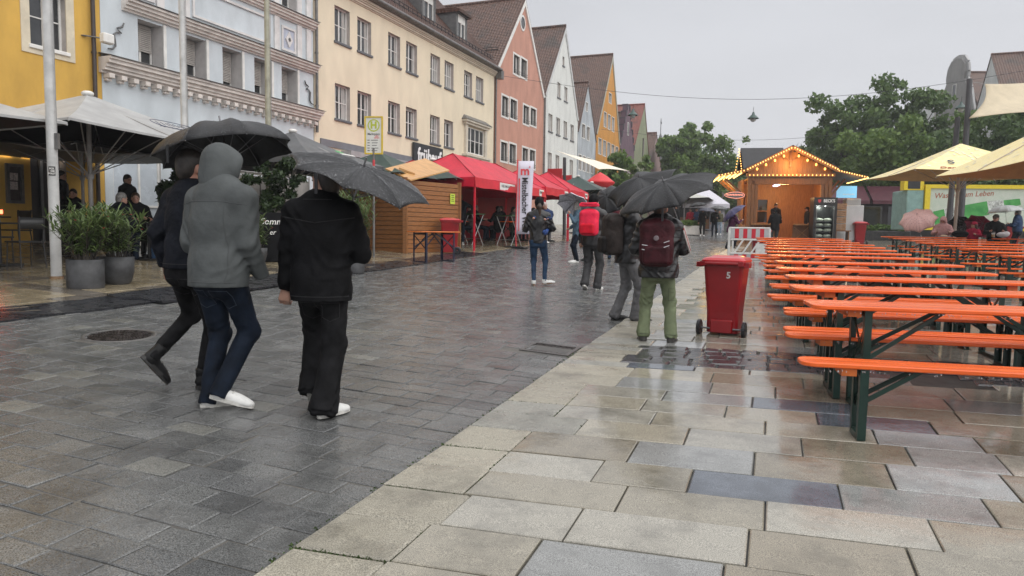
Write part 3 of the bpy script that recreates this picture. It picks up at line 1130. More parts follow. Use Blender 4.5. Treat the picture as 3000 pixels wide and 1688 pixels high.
for a0, a1, z0, z1, d in ((36.72, 36.99, 5.8, 7.45, .14), (39.41, 39.68, 5.8, 7.45, .14), (36.6, 39.8, 7.46, 7.6, .22), (36.45, 39.95, 7.6, 7.7, .32), (36.45, 39.95, 5.68, 5.79, .34), (36.6, 39.8, 5.6, 5.68, .26)):
 F.bx(b, a0, a1, z0, z1, 0.0, d)
b.build('bay_surround', mat('bay_stucco', (0.60, 0.55, 0.46), 0.6, 0.1, 3), h, True)
b = MB()
for k in range(7):
 a = 36.75 + k * 0.43
 F.bx(b, a, a + 0.16, 5.38, 5.598, 0.0, 0.22, bev=0.03)
b.build('bay_console', MATS['bay_stucco'], h, True)
b = MB()
b.add([F.p(36.4, 7.71, .36), F.p(40.0, 7.71, .36), F.p(39.7, 8.0, 0), F.p(36.7, 8.0, 0), F.p(36.4, 7.71, 0), F.p(40, 7.71, 0)], [(0, 1, 2, 3), (0, 3, 4), (1, 5, 2)])
b.build('bay_roof', M_ZINC, h, True)
cornice(F, 23.25, 40.97, 10.93, [(0.05, 0.05), (0.08, 0.11), (0.06, 0.16), (0.10, 0.22)], mat('cream_cornice', (0.62, 0.55, 0.45), 0.6, 0.06, 3), zinc=False)
b = MB()
b.tube([F.p(23.3, 11.33, 0.42), F.p(41.1, 11.33, 0.42)], 0.09, 8)
F.bx(b, 23.25, 41.0, 11.235, 11.3, 0.0, 0.36)
b.build('gutter', M_ZINC, h, True)
b = MB()
b.box(F.p(41.15, 11.05, 0.3), (0.35, 0.4, 0.5))
b.build('rain_head', M_ZINC, h, True)
downpipe(F, 41.05, 1.3, 11.0)
downpipe(F, 23.3, 5.2, 12.4)
b = MB()
F.bx(b, 23.6, 40.9, 4.74, 5.02, 0.0, 0.05)
b.build('fascia_band', mat('grey_fascia', (0.165, 0.17, 0.19), 0.5, 0.06, 3), h, True)
b = MB()
F.bx(b, 23.7, 40.7, 1.25, 4.4, 0.0, 0.02)
b.build('shop_front', mat('shop_glass_dark', (0.03, 0.03, 0.032), 0.1, 0.4, 0.7), h, True)
b = MB()
F.bx(b, 25.0, 36.0, 4.45, 4.68, 0.0, 0.5)
b.build('awning_box', mat('awning_grey', (0.34, 0.34, 0.35), 0.5, 0.1, 3), h, True)
ez, rz_ = 11.38, 17.2
b = MB()
slope(b, F.p(23.25, ez, 0.38), F.p(41.2, ez, 0.38), F.p(23.25, rz_, -5.2), F.p(41.2, rz_, -5.2))
b.build('roof', RT_Y, h, True)
b = MB()
slope(b, F.p(23.25, ez, -10.8), F.p(41.2, ez, -10.8), F.p(23.25, rz_, -5.2), F.p(41.2, rz_, -5.2), course=1.0)
b.build('roof', RT_Y, h, True)
def dormer(a0, a1, zt=13.62):
 d = bpy.data.objects.new('dormer', None)
 COL.objects.link(d)
 d.parent = h
 d.matrix_parent_inverse = base_matrix(h).inverted()
 df = -0.55
 b = MB()
 z0 = 12.0
 F.bx(b, a0 - .22, a0, z0, zt, -2.6, df)
 F.bx(b, a1, a1 + .22, z0, zt, -2.6, df)
 F.bx(b, a0, a1, z0, z0 + .2, -2.6, df)
 F.bx(b, a0 - .22, a1 + .22, zt, zt + .12, -2.6, df + .08)
 b.build('cheeks', M_SLATE, d)
 b = MB()
 F.bx(b, a0, a1, z0 + .2, zt, df - .12, df - .08)
 b.build('pane', M_GLASS, d)
 b = MB()
 for p, q, u, v in ((a0, a0 + .06, z0 + .2, zt), (a1 - .06, a1, z0 + .2, zt), (a0 + .06, a1 - .06, z0 + .2, z0 + .27), (a0 + .06, a1 - .06, zt - .06, zt), ((a0 + a1) / 2 - .03, (a0 + a1) / 2 + .03, z0 + .27, zt - .06)):
  F.bx(b, p, q, u, v, df - .08, df - .02)
 F.bx(b, a0 + .06, a1 - .06, zt - .42, zt - .06, df - .077, df - .03)
 b.build('frame', M_WHITE, d)
 b = MB()
 zt2, zr = zt + .12, zt + .55
 m_ = (a0 + a1) / 2
 A = F.p(a0 - .38, zt2, df + .3)
 B = F.p(a1 + .38, zt2, df + .3)
 C_ = F.p(m_, zr, df - .5)
 D_ = F.p(m_, zr, -3.2)
 slope(b, A, F.p(a0 - .38, zt2, -3.2), C_, D_, 0.17)
 slope(b, B, F.p(a1 + .38, zt2, -3.2), C_, D_, 0.17)
 slope(b, A, B, C_, C_ + Vector((0, .01, 0)), 0.17)
 b.build('roof', RT_X, d)
for a0, a1 in ((29.2, 30.2), (33.0, 34.05), (36.95, 37.92), (25.3, 26.3)):
 dormer(a0, a1)
b = MB()
for k in range(40):
 a = 23.8 + k * 0.43
 b.bar(F.p(a, ez + .40, -.1), F.p(a, ez + .75, -.12), 0.03)
for z in (0.45, 0.6, 0.75):
 b.bar(F.p(23.6, ez + z, -.1), F.p(41, ez + z, -.1), 0.025)
b.build('snow_guard', M_IRONBLK, h, True)
o = thing('shop_sign', 'dark shop sign with white lower case lettering on the cream house', 'sign', (XF + .16, 32.33, 5.25))
F2 = Facade(o)
b = MB()
F2.bx(b, 30.81, 33.85, 4.68, 5.73, 0.06, 0.16)
b.build('board', mat('sign_charcoal', (0.028, 0.030, 0.035), 0.45, 0.1, 5), o, True)
lettering('frühauf', 1.02, mat('sign_white', (0.8, 0.8, 0.8), 0.4, 0), o, Matrix.Translation(Vector((0.012, 0.05, -0.12))) @ Matrix.Rotation(PI / 2, 4, 'Z'), 0.01, 0.022, width=2.55)

# --- gabled houses further along
def gable_house(label, y0, y1, ze0, ze1, yp, zp, col, wins, depth=11, roofm=None, rakem=None, wkw=None, x=XF, side=1, z0=0.9):
 ym = (y0 + y1) / 2
 hh = thing('gabled_house', label, 'house', (x, ym, gz(x, ym) if side > 0 else gz(x, ym)))
 F = Facade(hh, x, side)
 outline = [(y0, z0), (y1, z0), (y1, ze1), (yp, zp), (y0, ze0)]
 F.wall(outline, [w[:4] + (0.16,) for w in wins], col, thick=depth - 0.4)
 for w in wins:
  F.window(*w[:4], 0.14, **(wkw or {}))
 gable_roof(F, y0, y1, ze0, ze1, yp, zp, depth, roofm or RT_X)
 if rakem:
  rake(F, y0, y1, ze0, ze1, yp, zp, rakem)
 return hh, F
def shrink(ws, t=0.11):
 return [(a + t, b - t, c + t, d - t) for a, b, c, d in ws]
M_PINK = plaster('pink_plaster', (0.50, 0.255, 0.19), 0.08)
pw = [(44.0, 45.3, 11.72, 13.15), (45.36, 46.66, 11.78, 13.2), (42.1, 43.4, 8.68, 10.15), (43.54, 44.9, 8.75, 10.2), (45.92, 47.25, 8.75, 10.2), (47.37, 48.7, 8.85, 10.25), (42.04, 43.35, 5.85, 7.25), (43.5, 44.86, 5.85, 7.3), (45.88, 47.2, 5.85, 7.32), (47.33, 48.66, 5.85, 7.34)]
M_DFRAME = mat('dark_frame', (0.03, 0.027, 0.026), 0.5, 0.1, 5)
h, F = gable_house('terracotta pink gabled house with white framed window pairs and round gable window', 41.2, 50.25, 11.45, 11.35, 45.97, 17.0, M_PINK, shrink(pw), 12, rakem=M_WHITE,
                   wkw=dict(mats=M_DFRAME, rows=1, trim=M_WHITE, tw=0.12, curtain=True))
for w in pw:
 b = MB()
 for z in (0.22, 0.36):
  b.bar(F.p(w[0] + .06, w[2] + z, .06), F.p(w[1] - .06, w[2] + z, .06), 0.022)
 b.build('window_rail', M_IRONBLK, h, True)
b = MB()
n = 20
for k in range(n):
 a, c = 2 * PI * k / n, 2 * PI * (k + 1) / n
 q = lambda r, t, d: F.p(45.62 + r * math.cos(t), 15.4 + r * math.sin(t) * 1.1, d)
 b.poly([q(.48, a, .04), q(.48, c, .04), q(.36, c, .04), q(.36, a, .04)][::-1])
 b.poly([q(.48, a, 0), q(.48, c, 0), q(.48, c, .04), q(.48, a, .04)])
b.build('round_window_surround', M_WHITE, h, True)
b = MB()
b.poly([F.p(45.62 + .37 * math.cos(2 * PI * k / n), 15.4 + .4 * math.sin(2 * PI * k / n), .01) for k in range(n)])
b.build('round_window_pane', M_GLASS, h, True)
b = MB()
for k in range(26):
 p = F.p(42.5, 12.6, -0.4 - k * 0.35)
 b.bar(p + Vector((0, -.25, .1)), p + Vector((0, -.25, .45)), 0.03)
for z in (.15, .3, .45):
 b.bar(F.p(42.25, 12.6 + z, -.3), F.p(42.25, 12.6 + z, -9.5), 0.03)
b.build('snow_guard', M_IRONBLK, h, True)
downpipe(F, 50.3, 1.4, 11.3)

M_WH = plaster('white_plaster', (0.66, 0.67, 0.645), 0.07)
h, F = gable_house('tall white gabled house next to the pink one', 50.45, 59.1, 11.6, 11.0, 55.05, 17.6, M_WH,
                   [(54.5, 54.98, 14.58, 15.27), (53.33, 54.12, 11.93, 13.06), (55.1, 55.95, 11.95, 13.06)] + [(51.35 + 1.88 * k, 52.3 + 1.88 * k, 9.07, 10.36) for k in range(4)] + [(51.35 + 1.88 * k, 52.3 + 1.88 * k, 6.05, 7.47) for k in range(4)], 12, rakem=mat('rake_grey', (0.55, 0.56, 0.56), 0.6, 0.08, 3),
                   wkw=dict(curtain=True, rows=1, sill=M_SILL))
M_GR = plaster('grey_plaster', (0.42, 0.45, 0.48), 0.14)
h, F = gable_house('narrow pale grey gabled house between the white and orange houses', 59.3, 65.05, 10.15, 9.95, 61.98, 14.6, M_GR,
                   [(61.45, 61.97, 12.18, 12.9), (60.4, 61.3, 9.73, 10.88), (61.95, 62.8, 9.72, 10.86)] + [(59.55 + 1.33 * k, 60.4 + 1.33 * k, 6.9, 8.15) for k in range(4)], 10,
                   wkw=dict(curtain=False, rows=1, trim=M_WHITE, tw=0.08, cols=1))
M_OR = plaster('orange_plaster', (0.55, 0.255, 0.05), 0.07)
h, F = gable_house('tall orange gabled house with brown tiled roof', 65.15, 74.7, 10.7, 10.75, 70.6, 19.0, M_OR,
                   [(69.55, 70.6, 14.3, 15.2)] + [(67.8 + 1.62 * k, 68.75 + 1.62 * k, 11.72, 13.08) for k in range(3)] + [(66.0 + 1.72 * k, 67.1 + 1.72 * k, 8.93, 10.36) for k in range(5)] + [(66.0 + 1.72 * k, 67.1 + 1.72 * k, 5.8, 7.2) for k in range(5)], 14, rakem=mat('rake_sage', (0.40, 0.40, 0.33), 0.6, 0.1, 3),
                   wkw=dict(curtain=True, rows=1, trim=M_WHITE, tw=0.06))
M_PU = plaster('purple_plaster', (0.145, 0.088, 0.115), 0.12)
h = thing('gabled_house', 'dark purple house with a stepped gable', 'house', base(78.5))
F = Facade(h)
F.wall([(74.9, 1.2), (81.95, 1.2), (81.95, 10.6), (74.9, 10.6)], [(a, a + .55, 7.9, 9.3, .15) for a in (76.6, 78.0, 79.4)], M_PU, thick=11)
for a in (76.6, 78.0, 79.4):
 F.window(a, a + .55, 7.9, 9.3, 0.13, cols=1, rows=1, curtain=False, trim=M_WHITE, tw=0.05)
M_PUD = plaster('purple_step', (0.085, 0.07, 0.085), 0.1)
b = MB()
c = MB()
for k in range(6):
 wk = 3.5 - k * 0.56
 z = 10.602 + k * 0.80
 F.bx(b, 78.42 - wk, 78.42 + wk, z, z + 0.798, -0.5, 0.0)
 for sg in (-1, 1):
  F.bx(c, 78.42 + sg * (wk - .28) - .3, 78.42 + sg * (wk - .28) + .3, z + .8 - .02 + .02, z + .92, -0.55, 0.08)
  F.bx(c, 78.42 + sg * (wk - .12) - .14, 78.42 + sg * (wk - .12) + .14, z + .3, z + .79, 0.003, 0.09)
b.build('gable_steps', M_PU, h, True)
c.build('step_coping', M_PUD, h, True)
F.window(78.1, 78.7, 12.2, 13.6, -0.02, cols=1, rows=1, curtain=False)
gable_roof(F, 75.0, 81.9, 10.6, 10.6, 78.42, 14.6, 11, RT_X, front=-0.52)
M_GN = plaster('sage_green_plaster', (0.245, 0.265, 0.17), 0.08)
h, F = gable_house('sage green gabled house with bright red tiled roof', 82.05, 91.0, 11.5, 10.8, 87.1, 16.9, M_GN,
                   [(86.6, 87.6, 9.4, 13.0)] + [(83.2 + 1.5 * k, 83.8 + 1.5 * k, 5.9, 8.3) for k in range(5)], 13, roofm=RT_R, wkw=dict(mats=M_DFRAME, curtain=False, cols=1, rows=1))
M_BR = plaster('rose_plaster', (0.36, 0.25, 0.235), 0.1)
h, F = gable_house('rose coloured house with brown roof at the far end of the row', 91.1, 101.0, 9.6, 9.0, 95.5, 14.6, M_BR,
                   [(93 + 2.2 * k, 93.9 + 2.2 * k, 6.4, 7.8) for k in range(3)], 12, wkw=dict(curtain=False))
h = thing('church_tower', 'slim distant turret with a dark iron weather vane above the roofs', 'tower', (-20, 112, 4))
b = MB()
b.box((0, 0, 5), (2.0, 2.0, 10.4))
b.build('wall', plaster('turret_stone', (0.26, 0.27, 0.29)), h)
b = MB()
b.lathe([(1.5, 10.2), (0.9, 11.2), (0.3, 12.2), (0.04, 13.0)], n=8)
b.build('spire', M_SLATE, h)
b = MB()
b.tube([(0, 0, 12.9), (0, 0, 15.2)], 0.05, 6)
b.box((0, 0.2, 14.6), (0.05, 0.9, 0.3))
b.build('weather_vane', M_IRONBLK, h)

# --- the row on the far side of the square, behind the trees
M_W2 = plaster('far_white', (0.56, 0.57, 0.56), 0.08)
XR = 16.0
h, F = gable_house('white gabled house front behind the trees, its peak just showing', 99.5, 116, 14.5, 15.5, 108.6, 20.6, M_W2, [(106, 107.3, 15.6, 18.0), (110, 111.3, 11, 13.4)], 14, x=XR, side=-1, wkw=dict(curtain=False))
h.rotation_euler.z = rad(24)
h = thing('gabled_house', 'grey house with a curved baroque gable behind the trees', 'house', (XR, 93, gz(XR, 93)))
F = Facade(h, XR, -1)
M_BG = plaster('baroque_grey', (0.25, 0.245, 0.235), 0.1)
b = MB()
half = [(0, 21.4), (1.0, 21.2), (1.7, 20.5), (1.9, 19.6), (1.75, 18.9), (2.6, 17.6), (3.1, 16.0), (3.6, 14.6), (4.9, 13.4), (4.9, 2)]
out = [F.p(93.4 + a, z) for a, z in half] + [F.p(93.4 - a, z) for a, z in half[::-1][:-1]]
b.prism(out, Vector((0.6, 0, 0)))
b.build('wall', M_BG, h, True)
b = MB()
for sg in (-1, 1):
 for (a, z), (c, w) in zip(half[:-2], half[1:-1]):
  b.bar(F.p(93.4 + sg * a, z, -.3), F.p(93.4 + sg * c, w, -.3), 0.8, 0.22, up=Vector((1, 0, 0)))
b.build('gable_coping', mat('coping_stone', (0.36, 0.36, 0.36), 0.6, 0.1, 3), h, True)
gable_roof(F, 88.6, 98.2, 14.5, 14.5, 93.4, 19.8, 14, RT_X, front=-0.6)
F.window(93.0, 93.8, 17.2, 18.6, -0.02, cols=1, rows=1, curtain=False)
h.rotation_euler.z = rad(18)
h, F = gable_house('white house with red brown roof, mostly hidden by the trees at the picture edge', 70.5, 82.5, 11.5, 14.0, 77.8, 18.1, M_W2, [(77, 78.2, 13.5, 15)], 16, x=XR, side=-1, wkw=dict(curtain=False))
h, F = gable_house('red brown roofed house beyond the sun sail', 56, 70.2, 10.0, 10.0, 63, 17.4, M_W2, [(62, 63.2, 9, 11)], 16, x=XR + 2, side=-1, wkw=dict(curtain=False))
h = thing('town_house', 'low pinkish house with dark shop openings behind the advertising trailer', 'house', (XR + 2, 49, gz(18, 49)))
F = Facade(h, XR + 2, -1)
F.wall([(40, 0.8), (55.8, 0.8), (55.8, 6.0), (40, 6.0)], [(44, 45.5, 3.6, 5.2), (48, 49.5, 3.6, 5.2), (52, 53.5, 3.6, 5.2)], plaster('rose_grey', (0.36, 0.30, 0.29)), thick=8)
for a in (44, 48, 52):
 F.window(a, a + 1.5, 3.6, 5.2, 0.14, curtain=False)

# ------------------------------------------------------------------ people: smooth bodies and clothes grown from tapered limbs
def V(*a):
 return np.array(a, dtype=np.float64)
class Field:
 """signed distance field; every shape is blended in over its own box only"""
 def __init__(s, lo, hi, h):
  s.h = h
  s.lo = np.array(lo, float) - 2 * h
  n = np.ceil((np.array(hi, float) - s.lo) / h).astype(int) + 3
  s.n = n
  s.f = np.full(n, 0.5, np.float32)
  s.ax = [s.lo[k] + h * np.arange(n[k]) for k in range(3)]
 def sub(s, lo, hi, pad):
  a = np.maximum(0, np.floor((np.minimum(lo, hi) - pad - s.lo) / s.h).astype(int))
  b = np.minimum(s.n, np.ceil((np.maximum(lo, hi) + pad - s.lo) / s.h).astype(int) + 1)
  if (b <= a).any():
   return None, None
  sl = tuple(slice(i, j) for i, j in zip(a, b))
  X = s.ax[0][sl[0]][:, None, None]
  Y = s.ax[1][sl[1]][None, :, None]
  Z = s.ax[2][sl[2]][None, None, :]
  return sl, (X, Y, Z)
 def put(s, sl, d, k):
  f = s.f[sl]
  if k <= 0:
   s.f[sl] = np.minimum(f, d)
  else:
   h = np.clip(0.5 + 0.5 * (f - d) / k, 0, 1)
   s.f[sl] = f + (d - f) * h - k * h * (1 - h)
 def cap(s, a, b, ra, rb, k=0.03, cut=False, cuta=False, flat=1.0, fdir=1):
  """tapered limb; flat < 1 squeezes it along local axis fdir (0 x, 1 y)"""
  a, b = np.array(a, float), np.array(b, float)
  r = max(ra, rb)
  sl, g = s.sub(np.minimum(a, b) - r, np.maximum(a, b) + r, k + 2.5 * s.h)
  if sl is None:
   return
  X, Y, Z = g
  sc = [1.0, 1.0, 1.0]
  sc[fdir] = 1 / flat
  px, py, pz = (X - a[0]) * sc[0], (Y - a[1]) * sc[1], (Z - a[2]) * sc[2]
  ba = (b - a) * np.array(sc)
  L2 = float(ba @ ba) + 1e-9
  t = np.clip((px * ba[0] + py * ba[1] + pz * ba[2]) / L2, 0, 1)
  d = np.sqrt((px - ba[0] * t) ** 2 + (py - ba[1] * t) ** 2 + (pz - ba[2] * t) ** 2) - (ra + (rb - ra) * t)
  d = d * min(1.0, flat)
  u = (b - a) / np.linalg.norm(b - a)
  if cut:
   d = np.maximum(d, (X - b[0]) * u[0] + (Y - b[1]) * u[1] + (Z - b[2]) * u[2])
  if cuta:
   d = np.maximum(d, -((X - a[0]) * u[0] + (Y - a[1]) * u[1] + (Z - a[2]) * u[2]))
  s.put(sl, d.astype(np.float32), k)
 def ell(s, c, r, k=0.03, R=None, neg=False):
  c, r = np.array(c, float), np.array(r, float)
  m = r.max()
  sl, g = s.sub(c - m, c + m, k + 2.5 * s.h)
  if sl is None:
   return
  q = [g[i] - c[i] for i in range(3)]
  if R is not None:
   R = np.array(R, float)
   q = [q[0] * R[0, i] + q[1] * R[1, i] + q[2] * R[2, i] for i in range(3)]
  k0 = np.sqrt((q[0] / r[0]) ** 2 + (q[1] / r[1]) ** 2 + (q[2] / r[2]) ** 2)
  k1 = np.sqrt((q[0] / r[0] ** 2) ** 2 + (q[1] / r[1] ** 2) ** 2 + (q[2] / r[2] ** 2) ** 2) + 1e-9
  d = (k0 * (k0 - 1) / k1).astype(np.float32)
  if neg:
   f = s.f[sl]
   h = np.clip(0.5 - 0.5 * (f + d) / max(k, 1e-6), 0, 1)
   s.f[sl] = f + (-d - f) * h + k * h * (1 - h)
  else:
   s.put(sl, d, k)
 def rbox(s, c, half, r, k=0.02, R=None):
  c, half = np.array(c, float), np.array(half, float)
  m = np.linalg.norm(half) + r
  sl, g = s.sub(c - m, c + m, k + 2.5 * s.h)
  if sl is None:
   return
  q = [g[i] - c[i] for i in range(3)]
  if R is not None:
   R = np.array(R, float)
   q = [q[0] * R[0, i] + q[1] * R[1, i] + q[2] * R[2, i] for i in range(3)]
  e = [np.abs(q[i]) - (half[i] - r) for i in range(3)]
  d = np.sqrt(np.maximum(e[0], 0) ** 2 + np.maximum(e[1], 0) ** 2 + np.maximum(e[2], 0) ** 2) + np.minimum(np.maximum(np.maximum(e[0], e[1]), e[2]), 0) - r
  s.put(sl, d.astype(np.float32), k)
 def plane(s, p, n):
  """keep the side the normal points away from"""
  X, Y, Z = np.meshgrid(*s.ax, indexing='ij', sparse=True)
  s.f = np.maximum(s.f, ((X - p[0]) * n[0] + (Y - p[1]) * n[1] + (Z - p[2]) * n[2]).astype(np.float32))
 def folds(s, amp, freq=26.0, seed=0.0, zdir=1.0, at=()):
  """creases of cloth, deeper near the joints in `at`"""
  X, Y, Z = np.meshgrid(*s.ax, indexing='ij', sparse=True)
  X, Y, Z = X.astype(np.float32), Y.astype(np.float32), Z.astype(np.float32)
  f = freq
  w = 0.9 * np.sin(X * f * 0.31 + seed + 1.1 * np.sin(Z * f * .23 + seed)) + 0.8 * np.sin(Y * f * 0.27 + 1.7 * seed) + 0.7 * np.sin((X + Z) * f * 0.19 - seed)
  w2 = np.sin((X * 1.3 - Y) * f * .37 + 2 * seed + w) 
  r1 = 1 - 2 * np.abs(np.sin(Z * f * 0.62 * zdir + (X - Y) * f * 0.5 + 1.9 * w))
  r2 = 1 - 2 * np.abs(np.sin((X + 0.6 * Y) * f * 0.75 - Z * f * 0.22 + 1.5 * w + seed))
  r3 = np.sin((X * 0.8 + Y - Z * 0.9) * f * 1.3 + 2.2 * w2)
  m = np.clip(0.5 + 0.6 * np.sin(Z * f * 0.16 + 1.6 * w + seed), 0, 1)
  d = 0.65 * r1 * m + 0.12 * r2 * (1 - m) + 0.35 * r3
  g = np.float32(0.16)
  for c, rr in at:
   g = g + 1.25 * np.exp(-(((X - c[0]) ** 2 + (Y - c[1]) ** 2 + (Z - c[2]) ** 2) / (rr * rr)))
  s.f = s.f - (amp * d * g).astype(np.float32)
 def nets(s):
  v = s.f
  ins = v < 0
  c = np.zeros(tuple(k - 1 for k in v.shape), np.int8)
  for i in (0, 1):
   for j in (0, 1):
    for k in (0, 1):
     c += ins[i:v.shape[0] - 1 + i, j:v.shape[1] - 1 + j, k:v.shape[2] - 1 + k]
  act = (c > 0) & (c < 8)
  idx = np.argwhere(act)
  if len(idx) == 0:
   return [], []
  num = np.full(act.shape, -1, np.int32)
  num[act] = np.arange(len(idx))
  acc = np.zeros((len(idx), 3))
  cnt = np.zeros(len(idx))
  cor = [(i, j, k) for i in (0, 1) for j in (0, 1) for k in (0, 1)]
  val = {q: v[idx[:, 0] + q[0], idx[:, 1] + q[1], idx[:, 2] + q[2]] for q in cor}
  for q in cor:
   for a in range(3):
    if q[a] == 0:
     w = list(q)
     w[a] = 1
     va, vb = val[q], val[tuple(w)]
     x = (va < 0) != (vb < 0)
     t = np.where(x, va / np.where(x, va - vb, 1), 0)
     p = np.zeros((len(idx), 3))
     p[:] = q
     p[:, a] = t
     acc[x] += p[x]
     cnt[x] += 1
  P_ = s.lo + (idx + acc / cnt[:, None]) * s.h
  fs = []
  for a in range(3):
   o1, o2 = [(1, 2), (2, 0), (0, 1)][a]
   d0 = np.take(ins, range(0, v.shape[a] - 1), a)
   d1 = np.take(ins, range(1, v.shape[a]), a)
   x = np.argwhere(d0 != d1)
   x = x[(x[:, o1] > 0) & (x[:, o2] > 0) & (x[:, o1] < v.shape[o1] - 1) & (x[:, o2] < v.shape[o2] - 1)]
   e1 = np.zeros(3, int)
   e1[o1] = 1
   e2 = np.zeros(3, int)
   e2[o2] = 1
   g = lambda y: num[y[:, 0], y[:, 1], y[:, 2]]
   q = np.stack([g(x - e1 - e2), g(x - e2), g(x), g(x - e1)], 1)
   inside0 = d0[x[:, 0], x[:, 1], x[:, 2]]
   q[~inside0] = q[~inside0][:, ::-1]
   fs.append(q)
  return P_, np.concatenate(fs)
 def mesh(s, name, m):
  p, f = s.nets()
  me = bpy.data.meshes.new(name)
  if len(p):
   me.vertices.add(len(p))
   me.vertices.foreach_set('co', np.asarray(p, np.float32).ravel())
   me.loops.add(len(f) * 4)
   me.loops.foreach_set('vertex_index', np.asarray(f, np.int32).ravel())
   me.polygons.add(len(f))
   me.polygons.foreach_set('loop_start', np.arange(0, len(f) * 4, 4, dtype=np.int32))
   me.polygons.foreach_set('loop_total', np.full(len(f), 4, np.int32))
   me.polygons.foreach_set('use_smooth', np.ones(len(f), bool))
   me.update(calc_edges=True)
   me.validate()
  me.materials.append(m)
  return me

def ik(a, b, l1, l2, pole):
 """middle joint of a two-bone limb from a to b, bending towards pole; b is pulled in when out of reach"""
 a, b, pole = (np.array(q, float) for q in (a, b, pole))
 d = b - a
 L = np.linalg.norm(d)
 if L > (l1 + l2) * 0.999:
  b = a + d / L * (l1 + l2) * 0.999
  d = b - a
  L = np.linalg.norm(d)
 u = d / L
 x = (l1 * l1 - l2 * l2 + L * L) / (2 * L)
 h = math.sqrt(max(0, l1 * l1 - x * x))
 w = pole - u * (pole @ u)
 w = w / (np.linalg.norm(w) + 1e-9)
 return a + u * x + w * h, b
def cloth(name, col, rough=0.75, var=0.18, bump=0.8, bscale=19, spec=0.13, scale=9):
 return mat(name, col, rough, var, scale, bump, 19, spec=spec, dist=0.016)
SKIN = mat('skin', (0.44, 0.25, 0.185), 0.5, 0.08, 20, sss=0.08)
SKIN2 = mat('skin_ruddy', (0.42, 0.21, 0.15), 0.5, 0.1, 20, sss=0.08)
HAIR = {k: mat('hair_' + k, c, 0.5, 0.35, 30, 0.6, 120) for k, c in dict(dark=(0.022, 0.016, 0.013), brown=(0.06, 0.035, 0.022), grey=(0.22, 0.21, 0.20), blond=(0.40, 0.33, 0.24)).items()}
EYE_M = mat('eye_dark', (0.02, 0.015, 0.012), 0.2, 0)
LIP_M = mat('lip', (0.30, 0.11, 0.09), 0.5, 0)
M_SOLE_W = mat('sole_white', (0.62, 0.61, 0.57), 0.5, 0.15, 30)
M_SOLE_B = mat('sole_black', (0.022, 0.021, 0.021), 0.5, 0.1, 30)
SHOES = {}
def shoe_meshes(kind):
 if kind in SHOES:
  return SHOES[kind]
 um, sm, boot = kind
 F = Field((-0.07, -0.10, -0.02), (0.07, 0.24, 0.20), 0.009)
 F.ell((0, -0.03, 0.045), (0.036, 0.05, 0.05), 0.03)
 F.ell((0, 0.06, 0.035), (0.040, 0.09, 0.045), 0.04)
 F.ell((0, 0.135, 0.024), (0.045, 0.075, 0.034), 0.03)
 F.cap((0, -0.03, 0.05), (0, -0.035, 0.16 if boot else 0.10), 0.042, 0.048, 0.03, cut=True)
 F.plane((0, 0, 0.008), (0, 0, -1))
 up = F.mesh('shoe', um)
 prof = []
 for k in range(20):
  a = 2 * PI * k / 20
  y = 0.060 + 0.150 * math.sin(a)
  w = 0.046 if y > 0.06 else 0.040
  x = w * math.copysign(abs(math.cos(a)) ** 0.7, math.cos(a)) * (1 if y < .15 else 0.96)
  prof.append((x, y))
 b = MB()
 n = len(prof)
 lo = [Vector((x * .96, y, 0)) for x, y in prof]
 hi = [Vector((x * 1.04, y, 0.026)) for x, y in prof]
 b.add(lo + hi, [tuple(range(n))[::-1], tuple(range(n, 2 * n))] + [(i, (i + 1) % n, (i + 1) % n + n, i + n) for i in range(n)])
 so = b.mesh('sole', sm)
 lace = None
 b = MB()
 for k in range(4):
  y = 0.055 + k * 0.022
  b.tube([(-0.026, y, 0.073 - k * .006), (0, y + .004, 0.083 - k * .007), (0.026, y, 0.073 - k * .006)], 0.004, 5)
 lace = b.mesh('laces', sm)
 SHOES[kind] = (up, so, lace)
 return SHOES[kind]

